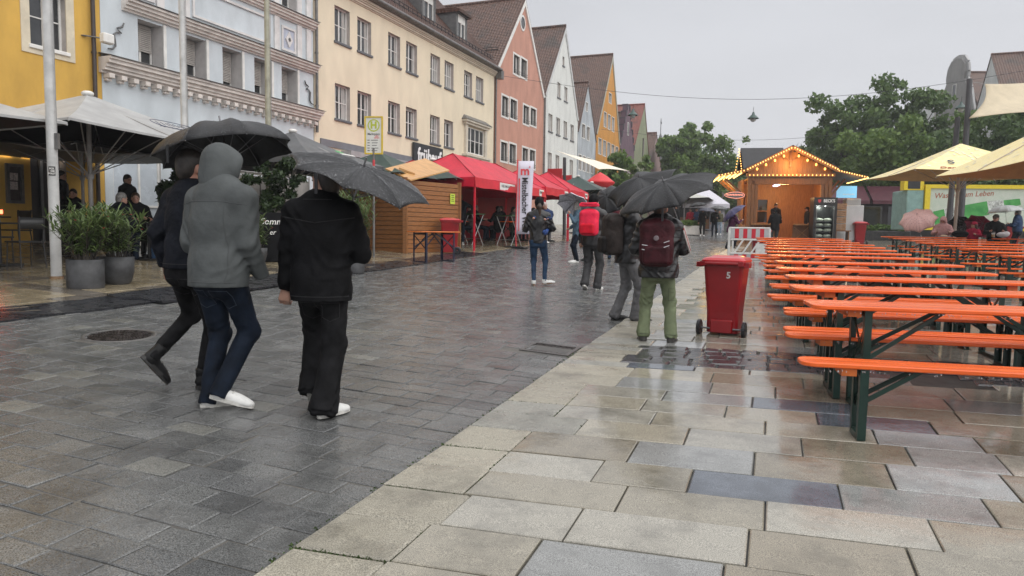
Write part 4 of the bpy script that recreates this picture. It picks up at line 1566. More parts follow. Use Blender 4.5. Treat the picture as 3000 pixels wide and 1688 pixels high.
HEAD_R = 0.105
def person(label, loc, face, h=1.75, build=1.0, res=0.02, legs=None, arms=None, lean=(0, 0), sit=None, top=None, legwear=None, shoe=None,
           hair=None, hairstyle='short', hat=None, head=(0, 0), skin=None, group=None, hood=None, coat=0.0, fold=0.010, wide=1.0, hem=None,
           facef=None, shift=(0, 0), skirt=False, beard=None, glasses=False, fingers=None, sleeve=1.0, collar=True, fseed=None, crop=None, name='person'):
 """face: heading in degrees (0 looks along +Y, positive turns left). All joints in a local frame: x right, y forward, z up.
 legs: ((lx,ly,lz,toe pitch,toe yaw),(...)) ankle targets; arms: ((x,y,z,pole),(...)) wrist targets from the ground"""
 k = h / 1.78
 o = thing(name, label, 'person', loc, rad(face), group)
 skin = skin or SKIN
 lx, ly = lean
 hipz = (sit if sit is not None else 0.93 * k)
 hip = V(shift[0], shift[1], hipz)
 chest = hip + V(lx * .6, ly * .6, 0.38 * k)
 neck = hip + V(lx, ly, 0.555 * k)
 hd = neck + V(lx * .12 + math.sin(rad(head[1])) * .02, ly * .12 + 0.025 - .03 * math.sin(rad(head[0])), 0.165 * k)
 HJ = [hip + V(-0.09 * k, 0, -0.02), hip + V(0.09 * k, 0, -0.02)]
 SJ = [neck + V(-0.185 * k * (0.5 + 0.5 * build), 0, -0.065 * k), neck + V(0.185 * k * (0.5 + 0.5 * build), 0, -0.065 * k)]
 legs = legs or ((-0.1, 0, 0, 0, 8), (0.1, 0, 0, 0, -8))
 arms = arms or ((-0.27, 0.03, 0.80 * k, None), (0.27, 0.03, 0.80 * k, None))
 ank, knee, wri, elb = [], [], [], []
 for i in (0, 1):
  L = legs[i]
  pole = V(0, 1, 0.1) + V(0.15 * (-1 if i == 0 else 1), 0, 0)
  a = V(L[0], L[1], L[2] + 0.085 * k)
  kn, a2 = ik(HJ[i], a, 0.43 * k, 0.425 * k, pole)
  ank.append(a2)
  knee.append(kn)
  A = arms[i]
  pole = V(*A[3]) if A[3] else V(-0.4 if i == 0 else 0.4, -1, -0.2)
  e, w = ik(SJ[i], V(*A[:3]), 0.29 * k, 0.26 * k, pole)
  elb.append(e)
  wri.append(w)
 allp = np.array([hip, chest, neck, hd] + ank + knee + wri + elb + HJ + SJ)
 lo, hi = allp.min(0) - 0.26, allp.max(0) + 0.26
 lo[2] = max(lo[2], -0.03)
 # --- the body
 fine = fingers is not None
 F = Field(lo, hi, min(res, 0.0085) if fine else res)
 hr = HEAD_R * k
 yaw, nod = rad(head[1]), rad(head[0])
 Rh = np.array(Matrix.Rotation(yaw, 3, 'Z') @ Matrix.Rotation(-nod, 3, 'X'))
 H = lambda x, y, z: hd + Rh @ (V(x, y, z) * k)
 F.ell(H(0, -0.012, 0.025), (0.076 * k, 0.096 * k, 0.10 * k), 0.02, Rh)
 F.ell(H(0, 0.02, -0.045), (0.058 * k, 0.075 * k, 0.078 * k), 0.03, Rh)
 if res <= 0.022:
  F.ell(H(0, 0.098, -0.022), (0.014 * k, 0.02 * k, 0.026 * k), 0.015, Rh)
  F.ell(H(0, 0.075, 0.018), (0.05 * k, 0.02 * k, 0.014 * k), 0.015, Rh)
  F.ell(H(0, 0.078, -0.088), (0.025 * k, 0.016 * k, 0.016 * k), 0.02, Rh)
  for sg in (-1, 1):
   F.ell(H(sg * 0.078, -0.005, -0.015), (0.013 * k, 0.022 * k, 0.036 * k), 0.008, Rh)
   F.ell(H(sg * 0.032, 0.10, 0.0), (0.017 * k, 0.014 * k, 0.012 * k), 0.01, Rh, neg=True)
 F.cap(neck + V(0, 0, -0.05), hd + V(0, -0.02, -0.05), 0.062 * k, 0.055 * k, 0.03)
 F.cap(hip + V(0, 0, .03), chest, 0.10 * k, 0.10 * k, 0.05, flat=0.8)
 F.cap(chest, neck + V(0, 0, -.06), 0.10 * k, 0.05 * k, 0.05)
 for i in (0, 1):
  F.cap(chest + V(0, 0, .08), SJ[i], 0.07 * k, 0.045 * k, 0.04)
  F.cap(SJ[i], elb[i], 0.042 * k, 0.036 * k, 0.02)
  F.cap(elb[i], wri[i], 0.036 * k, 0.026 * k, 0.015)
  F.cap(HJ[i], knee[i], 0.07 * k, 0.05 * k, 0.03)
  F.cap(knee[i], ank[i], 0.048 * k, 0.035 * k, 0.02)
  d = wri[i] - elb[i]
  d = d / np.linalg.norm(d)
  f = (fingers[i] or '+0.6') if fine else None
  if f == 'none':
   continue
  side = np.cross(d, V(0, 1, 0)) if abs(d[1]) < .8 else np.cross(d, V(0, 0, 1))
  side = side / np.linalg.norm(side)
  nrm = np.cross(side, d)
  pal = wri[i] + d * 0.055 * k
  if not fine:
   F.cap(wri[i], pal, 0.026 * k, 0.036 * k, 0.02)
   F.cap(pal, pal + d * 0.06 * k + nrm * 0.02, 0.033 * k, 0.02 * k, 0.015)
   F.cap(pal - d * .02, pal + side * 0.04 * k + d * 0.02, 0.014 * k, 0.011 * k, 0.008)
   continue
  # palm, four fingers curled at two knuckles, thumb from the side of the palm
  inn = nrm * (1 if f[0] == '+' else -1)
  curl = float(f[1:])
  thumb_side = side * (1 if i == 0 else -1)
  for q in (-1.5, -0.5, 0.5, 1.5):
   F.cap(wri[i] + side * q * 0.008, pal + d * 0.03 * k + side * q * 0.0215 * k, 0.017 * k, 0.0135 * k, 0.008)
   l = (0.040, 0.046, 0.043, 0.034)[int(q + 1.5)] * k
   p0 = pal + d * 0.035 * k + side * q * 0.0225 * k
   an = curl
   for seg, r0_, r1_ in ((1.0, .0102, .0094), (0.72, .0094, .0086), (0.55, .0086, .0075)):
    dd = d * math.cos(an) + inn * math.sin(an)
    p1 = p0 + dd * l * seg
    F.cap(p0, p1, r0_ * k, r1_ * k, 0.003)
    p0 = p1
    an += curl * 1.05
  t0 = wri[i] + d * 0.03 * k + thumb_side * 0.022 * k
  t1 = t0 + (d * 0.6 + thumb_side * 0.65 + inn * 0.3) * 0.042 * k
  t2 = t1 + (d * 0.8 + inn * 0.6) * 0.03 * k
  F.cap(t0, t1, 0.0135 * k, 0.011 * k, 0.006)
  F.cap(t1, t2, 0.011 * k, 0.009 * k, 0.004)
 link('body', F.mesh('body', skin), o)
 # --- face
 if facef:
  b = MB()
  for sg in (-1, 1):
   e = MB().sphere(Vector(H(sg * 0.032, 0.082, 0.0)), (0.011 * k, 0.009 * k, 0.008 * k), 8, 5)
   e.build('eye', EYE_M, o)
   b = MB().bar(Vector(H(sg * 0.016, 0.095, 0.024)), Vector(H(sg * 0.05, 0.078, 0.026)), 0.006, 0.008)
   b.build('eyebrow', HAIR[hair] if hair else HAIR['brown'], o)
  b = MB().sphere(Vector(H(0, 0.093, -0.058)), (0.024 * k, 0.009 * k, 0.008 * k), 8, 5)
  b.build('mouth', LIP_M, o)
 if glasses:
  b = MB()
  for sg in (-1, 1):
   pts = [Vector(H(sg * 0.034 + 0.024 * math.cos(a), 0.102, 0.002 + 0.017 * math.sin(a))) for a in np.linspace(0, 2 * PI, 11)]
   b.tube(pts, 0.0028, 5, cap=False)
   b.tube([Vector(H(sg * 0.056, 0.10, 0.006)), Vector(H(sg * 0.082, 0.0, 0.006))], 0.0025, 5)
  b.tube([Vector(H(-.011, .104, .006)), Vector(H(.011, .104, .006))], 0.0025, 5)
  b.build('glasses', M_IRONBLK, o)
 # --- hair, hat, hood
 if hair and hairstyle != 'none':
  F = Field(hd - 0.36, hd + 0.2, max(0.011, res * 0.7))
  F.ell(H(0, -0.022, 0.04), (0.085 * k, 0.103 * k, 0.098 * k), 0.01, Rh)
  F.ell(H(0, -0.055, -0.02), (0.075 * k, 0.065 * k, 0.09 * k), 0.03, Rh)
  if hairstyle in ('long', 'ponytail', 'bob'):
   if hairstyle == 'ponytail':
    F.cap(H(0, -0.10, 0.03), H(0.0, -0.15, -0.05), 0.03, 0.035, 0.02)
    F.cap(H(0, -0.15, -0.05), H(0.01, -0.13, -0.24), 0.038, 0.018, 0.02)
   else:
    ln = -0.24 if hairstyle == 'long' else -0.12
    for sg in (-1, 0, 1):
     F.cap(H(sg * 0.06, -0.05, 0.0), H(sg * 0.075, -0.075, ln), 0.045, 0.035, 0.03)
  F.ell(H(0, 0.11, -0.045), (0.072 * k, 0.085 * k, 0.098 * k), 0.012, Rh, neg=True)
  for sg in (-1, 1):
   if hairstyle == 'short':
    F.ell(H(sg * 0.095, 0.005, -0.035), (0.03 * k, 0.04 * k, 0.05 * k), 0.01, Rh, neg=True)
  F.folds(0.004, 70, 1.3)
  link('hair', F.mesh('hair', HAIR[hair]), o)
 if hat:
  kind, m = hat
  F = Field(hd - 0.2, hd + 0.28, max(0.011, res * 0.7))
  if kind == 'beanie':
   F.ell(H(0, -0.02, 0.055), (0.093 * k, 0.112 * k, 0.105 * k), 0.01, Rh)
   F.ell(H(0, -0.06, 0.02), (0.085 * k, 0.075 * k, 0.085 * k), 0.03, Rh)
   F.plane(H(0, 0.10, 0.035), Rh @ V(0, 0.35, -0.94))
  elif kind == 'bucket':
   F.ell(H(0, -0.015, 0.07), (0.092 * k, 0.11 * k, 0.085 * k), 0.01, Rh)
   F.ell(H(0, 0.0, 0.055), (0.125 * k, 0.145 * k, 0.022 * k), 0.02, Rh)
  else:
   F.ell(H(0, -0.02, 0.06), (0.090 * k, 0.110 * k, 0.088 * k), 0.01, Rh)
   F.plane(H(0, 0.08, 0.042), Rh @ V(0, 0.12, -0.99))
   F.ell(H(0, 0.125, 0.046), (0.072 * k, 0.075 * k, 0.011), 0.008, Rh)
  link('hat', F.mesh('hat', m), o)
 # --- trousers
 if legwear:
  lm, lw, lh = legwear
  F = Field(np.minimum(lo, hi), V(hi[0], hi[1], hipz + 0.24), max(0.0085, res))
  F.ell(hip + V(0, -0.012, -0.01), (0.175 * k * build, 0.125 * k * build, 0.125 * k), 0.03)
  F.cap(hip + V(0, 0, 0), hip + V(lx * .2, ly * .2, 0.10 * k), 0.16 * k * build, 0.145 * k * build, 0.04, flat=0.75)
  for sg in (-1, 1):
   F.ell(hip + V(sg * .07, -0.055, -0.06) * k, (0.085 * k, 0.07 * k, 0.10 * k), 0.05)
  for i in (0, 1):
   u = (ank[i] - knee[i]) / np.linalg.norm(ank[i] - knee[i])
   F.cap(HJ[i], knee[i], 0.098 * k * (0.6 + .4 * build), 0.068 * k * lw, 0.03)
   end = ank[i] + u * 0.05 * lh
   F.cap(knee[i], end, 0.066 * k * lw, 0.056 * k * lw * lw, 0.02, cut=True)
   if lw > 1.05:
    F.cap(end - u * 0.16, end - u * 0.03, 0.052 * k * lw * lw, 0.066 * k * lw * lw, 0.03, cut=True)
   F.ell(knee[i] + V(0, 0.01, 0), (0.07 * k * lw,) * 3, 0.03)
  F.folds(fold * 0.9, 40, len(label) * 1.0, at=[(knee[0], .13), (knee[1], .13), (ank[0], .12), (ank[1], .12), (hip - V(0, 0, .1), .13)])
  F.plane((0, 0, min(hipz + 0.16 * k, (hem if (hem is not None and sit is None) else hipz) + 0.07)), (0, 0, 1))
  link('trousers', F.mesh('trousers', lm), o)
 # --- jacket
 if top:
  tm = top
  F = Field(lo, hi, max(0.0085, res))
  hz = hem if hem is not None else hipz - 0.02
  bw = build
  F.cap(V(hip[0], hip[1], hz + 0.06), chest + V(0, 0, -.05), 0.180 * k * bw * wide, 0.198 * k * bw, 0.05, flat=0.72)
  F.cap(chest + V(0, 0, -.05), chest + V(lx * .2, ly * .2, 0.10 * k), 0.20 * k * bw, 0.178 * k * bw, 0.05, flat=0.72)
  F.cap(V(hip[0], hip[1] - .015, hz - 0.02), V(hip[0], hip[1] - .01, hz + 0.14), 0.190 * k * bw * wide, 0.188 * k * bw * wide, 0.03, flat=0.80)
  F.cap(SJ[0] + V(.03, 0, -.01), SJ[1] + V(-.03, 0, -.01), 0.082 * k * bw, 0.082 * k * bw, 0.06)
  F.cap(neck + V(0, 0.0, -0.09), neck + V(0, 0.005, -0.01 + (.035 if collar else 0)), 0.10 * k, 0.072 * k, 0.05, cut=True)
  for i in (0, 1):
   aw = sleeve
   F.cap(SJ[i], elb[i], 0.080 * k * aw * (.5 + .5 * bw), 0.064 * k * aw, 0.045)
   u = (wri[i] - elb[i]) / np.linalg.norm(wri[i] - elb[i])
   F.cap(elb[i], wri[i] + u * 0.012, 0.063 * k * aw, 0.046 * k * aw, 0.02, cut=True)
  F.folds(fold, 36, fseed or len(label) * 2.3, at=[(elb[0], .14), (elb[1], .14), (wri[0], .10), (wri[1], .10), (V(hip[0], hip[1], hz + .05), .22), (SJ[0] - V(0, 0, .08), .12), (SJ[1] - V(0, 0, .08), .12)])
  # open the hem
  F.plane((0, 0, hz), (0, 0, -1)) if sit is None else None
  link('jacket', F.mesh('jacket', tm), o)
 if hood:
  F = Field(hd - 0.34, hd + 0.26, max(0.010, res * .8))
  F.ell(H(0, -0.02, 0.035), (0.100 * k, 0.122 * k, 0.119 * k), 0.02, Rh)
  F.ell(H(0, -0.03, -0.06), (0.088 * k, 0.105 * k, 0.11 * k), 0.06, Rh)
  F.ell(H(0, 0.075, 0.0), (0.09 * k, 0.06 * k, 0.105 * k), 0.05, Rh)
  F.cap(H(0, -0.03, -0.10), neck + V(0, -0.02, -0.07), 0.10 * k, 0.12 * k, 0.05)
  F.ell(H(0, 0.15, -0.02), (0.066 * k, 0.09 * k, 0.085 * k), 0.012, Rh, neg=True)
  F.folds(0.004, 34, 2.0)
  link('hood', F.mesh('hood', hood), o)
 # --- shoes
 if shoe:
  up, so, lace = shoe_meshes(shoe)
  for i in (0, 1):
   L = legs[i]
   M = Matrix.Translation(Vector((ank[i][0], ank[i][1], ank[i][2]))) @ Matrix.Rotation(rad(L[4]), 4, 'Z') @ Matrix.Rotation(rad(L[3]), 4, 'X') @ Matrix.Translation(Vector((0, 0.03 * k, -0.085 * k))) @ Matrix.Scale(k, 4)
   s_ = link('shoe', up, o)
   s_.matrix_local = M
   q = link('sole', so, s_)
   if res < 0.018:
    link('laces', lace, s_)
 o['joints'] = [float(x) for x in np.concatenate([wri[0], wri[1], hd, neck, chest, elb[1]])]
 return o
def seams(o, part, lines, m=None, r=0.003, d=(0, 1, 0), lift=0.0):
 """stitched lines laid on a garment; points (x, z) seen from behind (or along d)"""
 from mathutils.bvhtree import BVHTree
 ob = [c for c in o.children if c.name.split('.')[0] == part][0]
 t = BVHTree.FromPolygons([v.co for v in ob.data.vertices], [tuple(p.vertices) for p in ob.data.polygons])
 d = Vector(d).normalized()
 sx = d.cross(Vector((0, 0, 1)))
 for ln in lines:
  pts = []
  for (a, b_), (c, e) in zip(ln[:-1], ln[1:]):
   n = max(2, int(math.hypot(c - a, e - b_) / .018))
   for k in range(n + 1):
    f = k / n
    h = t.ray_cast(sx * (a + (c - a) * f) + Vector((0, 0, b_ + (e - b_) * f)) - d * 2, d)[0]
    if h is not None:
     pts.append(h - d * lift)
    elif len(pts) > 1:
     MB().tube(pts, r, 4).build('seam', m, o)
     pts = []
  if len(pts) > 1:
   MB().tube(pts, r, 4).build('seam', m, o)
def joint(o, i):
 """0,1 wrists, 2 head, 3 neck, 4 chest, 5 right elbow - in world space"""
 j = o['joints'][i * 3:i * 3 + 3]
 return base_matrix(o) @ Vector(j)

# ------------------------------------------------------------------ umbrellas
def umbrella(label, top, grip, R, col, n=8, rise=0.26, inside=None, twist=0.0, warp=None, group=None, tip=0.06, scallop=0.055, drops=0, handle='stick', seed=0, spin=0.0, pattern=None, strap=False):
 """top: where the ribs meet; grip: where the hand holds it. warp(angle, f) -> (outward, up) offsets for a wind-bent canopy"""
 top, grip = Vector(top), Vector(grip)
 o = thing('umbrella', label, 'umbrella', grip, 0, group)
 z = (top - grip).normalized()
 x = Vector((1, 0, 0)) - z * z.x
 x.normalize()
 y = z.cross(x)
 M = Matrix((x, y, z)).transposed()
 L = (top - grip).length
 if spin:
  M = M @ Matrix.Rotation(spin, 3, 'Z')
 loc = lambda r, a, zz: M @ Vector((r * math.cos(a), r * math.sin(a), zz)) 
 m = 9
 sub = 5
 def pt(a, f, sag=0.0, kf=1.0):
  r = R * math.sin(f * 1.25) / math.sin(1.25) * kf
  zz = L - rise * (1 - math.cos(f * 1.25)) / (1 - math.cos(1.25))
  r = r * (1 - sag * scallop * 1.2 * f)
  zz += sag * scallop * R * 0.55 * f * f - sag * 0.02 * math.sin(f * PI)
  if warp:
   do, dz = warp(a, f)
   r += do
   zz += dz
  return loc(max(r, 0.002), a, zz)
 for g in range(n):
  b = MB()
  for i in range(sub + 1):
   da = 2 * PI * i / (n * sub)
   a = 2 * PI * g / n + da + twist
   sag = math.sin(PI * i / sub)
   kf = math.cos(PI / n) / math.cos(da - PI / n)
   b.v += [tuple(pt(a, f / m, sag, kf)) for f in range(m + 1)]
  for i in range(sub):
   for j in range(m):
    b.f.append((i * (m + 1) + j, i * (m + 1) + j + 1, (i + 1) * (m + 1) + j + 1, (i + 1) * (m + 1) + j))
    b.mi.append(0)
    b.sm.append(True)
  c = b.build('canopy_panel', col, o)
  c.modifiers.new('thickness', 'SOLIDIFY').thickness = 0.002
 if drops:
  rd_ = random.Random(seed + 50)
  b = MB()
  for q in range(drops):
   a, f = rd_.uniform(0, 2 * PI), rd_.random() ** .6
   u_ = ((a - twist) % (2 * PI / n))
   p = pt(a, f, math.sin(PI * u_ / (2 * PI / n)), math.cos(PI / n) / math.cos(u_ - PI / n))
   r_ = rd_.uniform(.0015, .0034)
   e1, e2, e3 = M @ Vector((r_, 0, 0)), M @ Vector((0, r_, 0)), M @ Vector((0, 0, r_ * 1.1))
   p = p + e3 * .6
   b.add([p + e1, p + e2, p - e1, p - e2, p + e3], [(0, 1, 4), (1, 2, 4), (2, 3, 4), (3, 0, 4)], 0, True)
  b.build('water_drops', M_BEAD, o)['kind'] = 'stuff'
 for i in range(n):
  a = 2 * PI * i / n + twist
  b = MB()
  b.tube([pt(a, f / 6) + M @ Vector((0, 0, -0.006)) for f in range(7)], 0.0035, 5)
  b.tube([loc(0.012, a, L * 0.62 if L < .7 else L - 0.30), pt(a, 0.55) + M @ Vector((0, 0, -.01))], 0.003, 5)
  b.build('rib', M_STEEL, o)
 b = MB()
 b.tube([M @ Vector((0, 0, -0.10)), M @ Vector((0, 0, L + tip))], 0.007, 8)
 b.build('shaft', M_STEEL, o)
 b = MB()
 if handle == 'hook':
  b.tube([M @ Vector((0, 0, 0.04)), M @ Vector((0, 0, -0.10)), M @ Vector((0.02, 0, -0.15)), M @ Vector((0.05, 0, -0.165)), M @ Vector((0.085, 0, -0.14))], 0.013, 8)
 else:
  b.tube([M @ Vector((0, 0, 0.05)), M @ Vector((0, 0, -0.11))], [0.015, 0.018], 8)
 b.build('handle', M_SOLE_B if handle != 'hook' else inside or M_SOLE_B, o)
 if strap:
  a = 2 * PI * 5.5 / n + twist
  p = pt(a, 1.0, 1.0)
  b = MB()
  b.box(p + M @ Vector((0, 0, -0.06)), (0.022, 0.006, 0.13))
  b.build('strap', col, o)
 return o
M_STEEL = mat('steel_grey', (0.22, 0.22, 0.23), 0.3, 0.1, 9, metal=0.8)
M_UMB = mat('umbrella_black', (0.0135, 0.014, 0.016), 0.42, 0.25, 30, 0.8, 300, spec=0.35, dist=0.003)

M_BEAD = mat('rain_bead', (.20, .205, .215), .08, 0, spec=.7)

def backpack(label, o, size, col, pocket=None, off=0.14, z=0.0, bulge=0.05, res=0.012, side=0.0, straps=True, roll=False, tiltx=0.0):
 """worn on the back of person o; the frame is the wearer's"""
 ch = Vector(o['joints'][12:15])
 k = thing('backpack', label, 'backpack', base_matrix(o) @ (ch + Vector((side, -off - size[1] / 2, z))), 0)
 k.rotation_euler = (tiltx, 0, o.rotation_euler.z)
 w, d, h = (s / 2 for s in size)
 F = Field((-w - .08, -d - .1, -h - .08), (w + .08, d + .06, h + .1), res)
 F.rbox((0, 0, 0), (w, d, h), 0.07, 0.03)
 F.ell((0, 0, h * 0.62), (w * 0.95, d * 0.95, h * 0.5), 0.06)
 F.ell((0, -d * .5, -h * 0.2), (w * .9, d * .7, h * .7), 0.06)
 F.folds(0.003, 30, 3.0)
 link('bag', F.mesh('bag', col), k)
 if pocket:
  F = Field((-w - .05, -d - .14, -h - .05), (w + .05, d, h), res)
  F.rbox((0, -d - 0.015, -h * 0.48), (w * 0.8, 0.045, h * 0.42), 0.04, 0.02)
  F.folds(0.0025, 30, 1.0)
  link('pocket', F.mesh('pocket', pocket), k)
 if straps:
  for sg in (-1, 1):
   b = MB()
   b.tube([(sg * w * .55, d, h * .75), (sg * w * .6, d + 0.10, h * 0.98), (sg * w * .7, d + 0.26, h * .85), (sg * w * .8, d + 0.30, h * .2), (sg * w * .85, d + 0.2, -h * .5), (sg * w * .7, d, -h * .7)], 0.018, 6)
   b.build('shoulder_strap', col, k)
 return k

# ------------------------------------------------------------------ trees
def leaf_mat(name, c1, c2):
 if name in MATS:
  return MATS[name]
 m = bpy.data.materials.new(name)
 m.use_nodes = True
 t = m.node_tree
 L = t.links.new
 b = t.nodes['Principled BSDF']
 g = t.nodes.new('ShaderNodeNewGeometry')
 x = t.nodes.new('ShaderNodeMix')
 x.data_type = 'RGBA'
 x.inputs['A'].default_value = tuple(c1) + (1,)
 x.inputs['B'].default_value = tuple(c2) + (1,)
 L(g.outputs['Random Per Island'], x.inputs['Factor'])
 L(x.outputs['Result'], b.inputs['Base Color'])
 b.inputs['Roughness'].default_value = 0.42
 b.inputs['Specular IOR Level'].default_value = 0.35
 tr = t.nodes.new('ShaderNodeBsdfTranslucent')
 L(x.outputs['Result'], tr.inputs['Color'])
 ms = t.nodes.new('ShaderNodeMixShader')
 ms.inputs[0].default_value = 0.3
 L(b.outputs[0], ms.inputs[1])
 L(tr.outputs[0], ms.inputs[2])
 L(ms.outputs[0], t.nodes['Material Output'].inputs['Surface'])
 MATS[name] = m
 return m
M_BARK = mat('bark', (0.065, 0.055, 0.045), 0.85, 0.3, 8, 0.8, 30, stretch=(3, 3, 0.6))
LF_A = leaf_mat('leaf_deep', (0.060, 0.112, 0.032), (0.14, 0.215, 0.062))
LF_B = leaf_mat('leaf_fresh', (0.078, 0.142, 0.034), (0.18, 0.265, 0.068))
LF_C = leaf_mat('leaf_dark', (0.046, 0.086, 0.03), (0.105, 0.17, 0.052))
def leaf_cloud(pts, n, size, rnd, droop=0.2, long=1.6):
 """n leaf faces scattered over the clump centres: list of (centre, radius)"""
 rs = np.random.RandomState(rnd)
 w = np.array([r ** 2 for _, r in pts])
 k = rs.choice(len(pts), n, p=w / w.sum())
 c = np.array([tuple(p) for p, _ in pts])[k]
 r = np.array([q for _, q in pts])[k]
 d = rs.normal(size=(n, 3))
 d /= np.linalg.norm(d, axis=1)[:, None]
 f = rs.random_sample(n) ** 0.45
 d[:, 2] *= 0.8
 pos = c + d * (r * f)[:, None]
 u = rs.normal(size=(n, 3))
 u[:, 2] -= droop
 u /= np.linalg.norm(u, axis=1)[:, None]
 v = np.cross(u, d + 0.6 * rs.normal(size=(n, 3)))
 v /= np.linalg.norm(v, axis=1)[:, None] + 1e-9
 s = size * (0.6 + 0.8 * rs.random_sample(n))[:, None]
 a = pos - u * s * long * .5
 e = pos + u * s * long * .5
 m = pos + np.cross(u, v) * s * 0.12
 q = np.stack([a, m + v * s * .5, e, m - v * s * .5], 1).reshape(-1, 3)
 return q
def quads_mesh(name, q, m):
 n = len(q) // 4
 me = bpy.data.meshes.new(name)
 me.vertices.add(n * 4)
 me.vertices.foreach_set('co', np.asarray(q, np.float32).ravel())
 me.loops.add(n * 4)
 me.loops.foreach_set('vertex_index', np.arange(n * 4, dtype=np.int32))
 me.polygons.add(n)
 me.polygons.foreach_set('loop_start', np.arange(0, n * 4, 4, dtype=np.int32))
 me.polygons.foreach_set('loop_total', np.full(n, 4, np.int32))
 me.update(calc_edges=True)
 me.materials.append(m)
 return me
def tree(label, loc, h, r, lm, seed, n=5200, leaf=0.26, base=0.28, lobes=9, group=None, tall=1.0, name='tree'):
 rnd = random.Random(seed)
 o = thing(name, label, 'tree', loc, 0, group)
 b = MB()
 th = h * base
 b.tube([(0, 0, -0.2), (0.03, 0.02, th * .6), (0.0, 0.05, th * 1.3), (0.1, 0, h * 0.62)], [0.024 * h, 0.019 * h, 0.015 * h, 0.005 * h], 9)
 b.build('trunk', M_BARK, o)
 clumps = []
 for i in range(lobes):
  a = 2 * PI * i / lobes * 2.4 + rnd.uniform(-.4, .4)
  f = (i + 0.5) / lobes
  zz = th + (h - th) * (0.12 + 0.80 * f)
  rr = r * (0.35 + 0.65 * math.sin(PI * min(1, 0.18 + 0.82 * (1 - f) * tall + .06))) * rnd.uniform(0.55, 0.9)
  tip = Vector((math.cos(a) * rr, math.sin(a) * rr, zz))
  if i == lobes - 1:
   tip = Vector((rnd.uniform(-.2, .2) * r, rnd.uniform(-.2, .2) * r, h - 0.14 * h))
  st = Vector((0, 0, th * rnd.uniform(0.85, 1.2) + (zz - th) * 0.35))
  lb = MB()
  lb.tube([st, st.lerp(tip, .5) + Vector((0, 0, rnd.uniform(0, .4))), tip], [0.008 * h, 0.005 * h, 0.0015 * h], 6)
  lb.build('limb', M_BARK, o)
  for q in range(rnd.randint(5, 8)):
   t = rnd.uniform(0.45, 1.1)
   p = st.lerp(tip, t) + Vector((rnd.gauss(0, 1), rnd.gauss(0, 1), rnd.gauss(0, .8))) * r * 0.20
   clumps.append((p, r * rnd.uniform(0.16, 0.32)))
 me = quads_mesh('crown', leaf_cloud(clumps, n, leaf, seed), lm)
 c = link('crown', me, o)
 return o
def on_ground(p):
 return P(p[0], p[1])
tree('tall leafy tree with upright tufts rising behind the lit market hut', on_ground((4.403, 72.962, 1.563)), 13.9, 4.2, LF_A, 3, 15000, 0.26, 0.2, 13)
tree('tall tree with a bent top branch, standing next to the upright tufted one', on_ground((8.473, 72.421, 1.63)), 13.2, 4.0, LF_A, 8, 14000, 0.26, 0.2, 12)
tree('fresh green tree in front of the two tall trees, under the white gable', on_ground((6.288, 62.921, 1.59)), 9.2, 3.8, LF_B, 12, 11000, 0.22, 0.18, 10)
tree('broad tree behind the white gabled house peak and the first parasol', on_ground((11.532, 71.479, 1.679)), 8.8, 3.8, LF_A, 15, 10000, 0.24, 0.2, 11)
tree('loose crowned tree between the dark sail posts and the sun sail', on_ground((13.918, 65.953, 1.716)), 10.5, 3.2, LF_B, 17, 8500, 0.24, 0.25, 11)
tree('dense tree under the beige sun sail', on_ground((13.879, 59.464, 1.713)), 9.0, 3.8, LF_C, 19, 8000, 0.22, 0.2, 11)
tree('tree at the picture edge behind the sun sail', on_ground((16.292, 62.581, 1.754)), 13.6, 3.6, LF_A, 23, 8000, 0.24, 0.25, 11)
tree('rounded full tree at the far end of the street', on_ground((-13.837, 93.768, 1.271)), 13.6, 3.5, LF_B, 31, 13000, 0.34, 0.10, 18)
tree('pale green tree beside the rounded full one, behind the lit awning', on_ground((-9.519, 86.852, 1.339)), 11.0, 3.8, LF_B, 37, 7000, 0.3, 0.12, 11)
tree('dark tree low behind the distant market umbrellas', on_ground((-14.948, 107.354, 1.258)), 11.5, 5.0, LF_C, 41, 6000, 0.36, 0.1, 11)
tree('tree behind the left awning of the market hut', on_ground((-7.822, 102.632, 1.374)), 9.5, 4.5, LF_A, 43, 6000, 0.36, 0.1, 10)
tree('small green tree behind the red roofed advertising column', on_ground((-15.587, 65.019, 1.23)), 7.2, 1.9, LF_B, 47, 4000, 0.24, 0.15, 9)
tree('slim young tree in front of the sage green house', on_ground((-14.592, 71.888, 1.25)), 7.4, 1.5, LF_B, 53, 3000, 0.24, 0.2, 8)
tree('low tree closing the street beyond the walkers', on_ground((-13.28, 134.991, 1.297)), 9.0, 8.0, LF_C, 59, 6000, 0.5, 0.05, 11)
tree('far tree seen past the white distant tent', on_ground((-5.289, 127.376, 1.426)), 9.5, 8.0, LF_A, 61, 6000, 0.5, 0.05, 11)
tree('leafy tree behind the white cabinet and dark pub', on_ground((3.78, 83.505, 1.557)), 10.5, 5.5, LF_C, 67, 8000, 0.3, 0.1, 12)
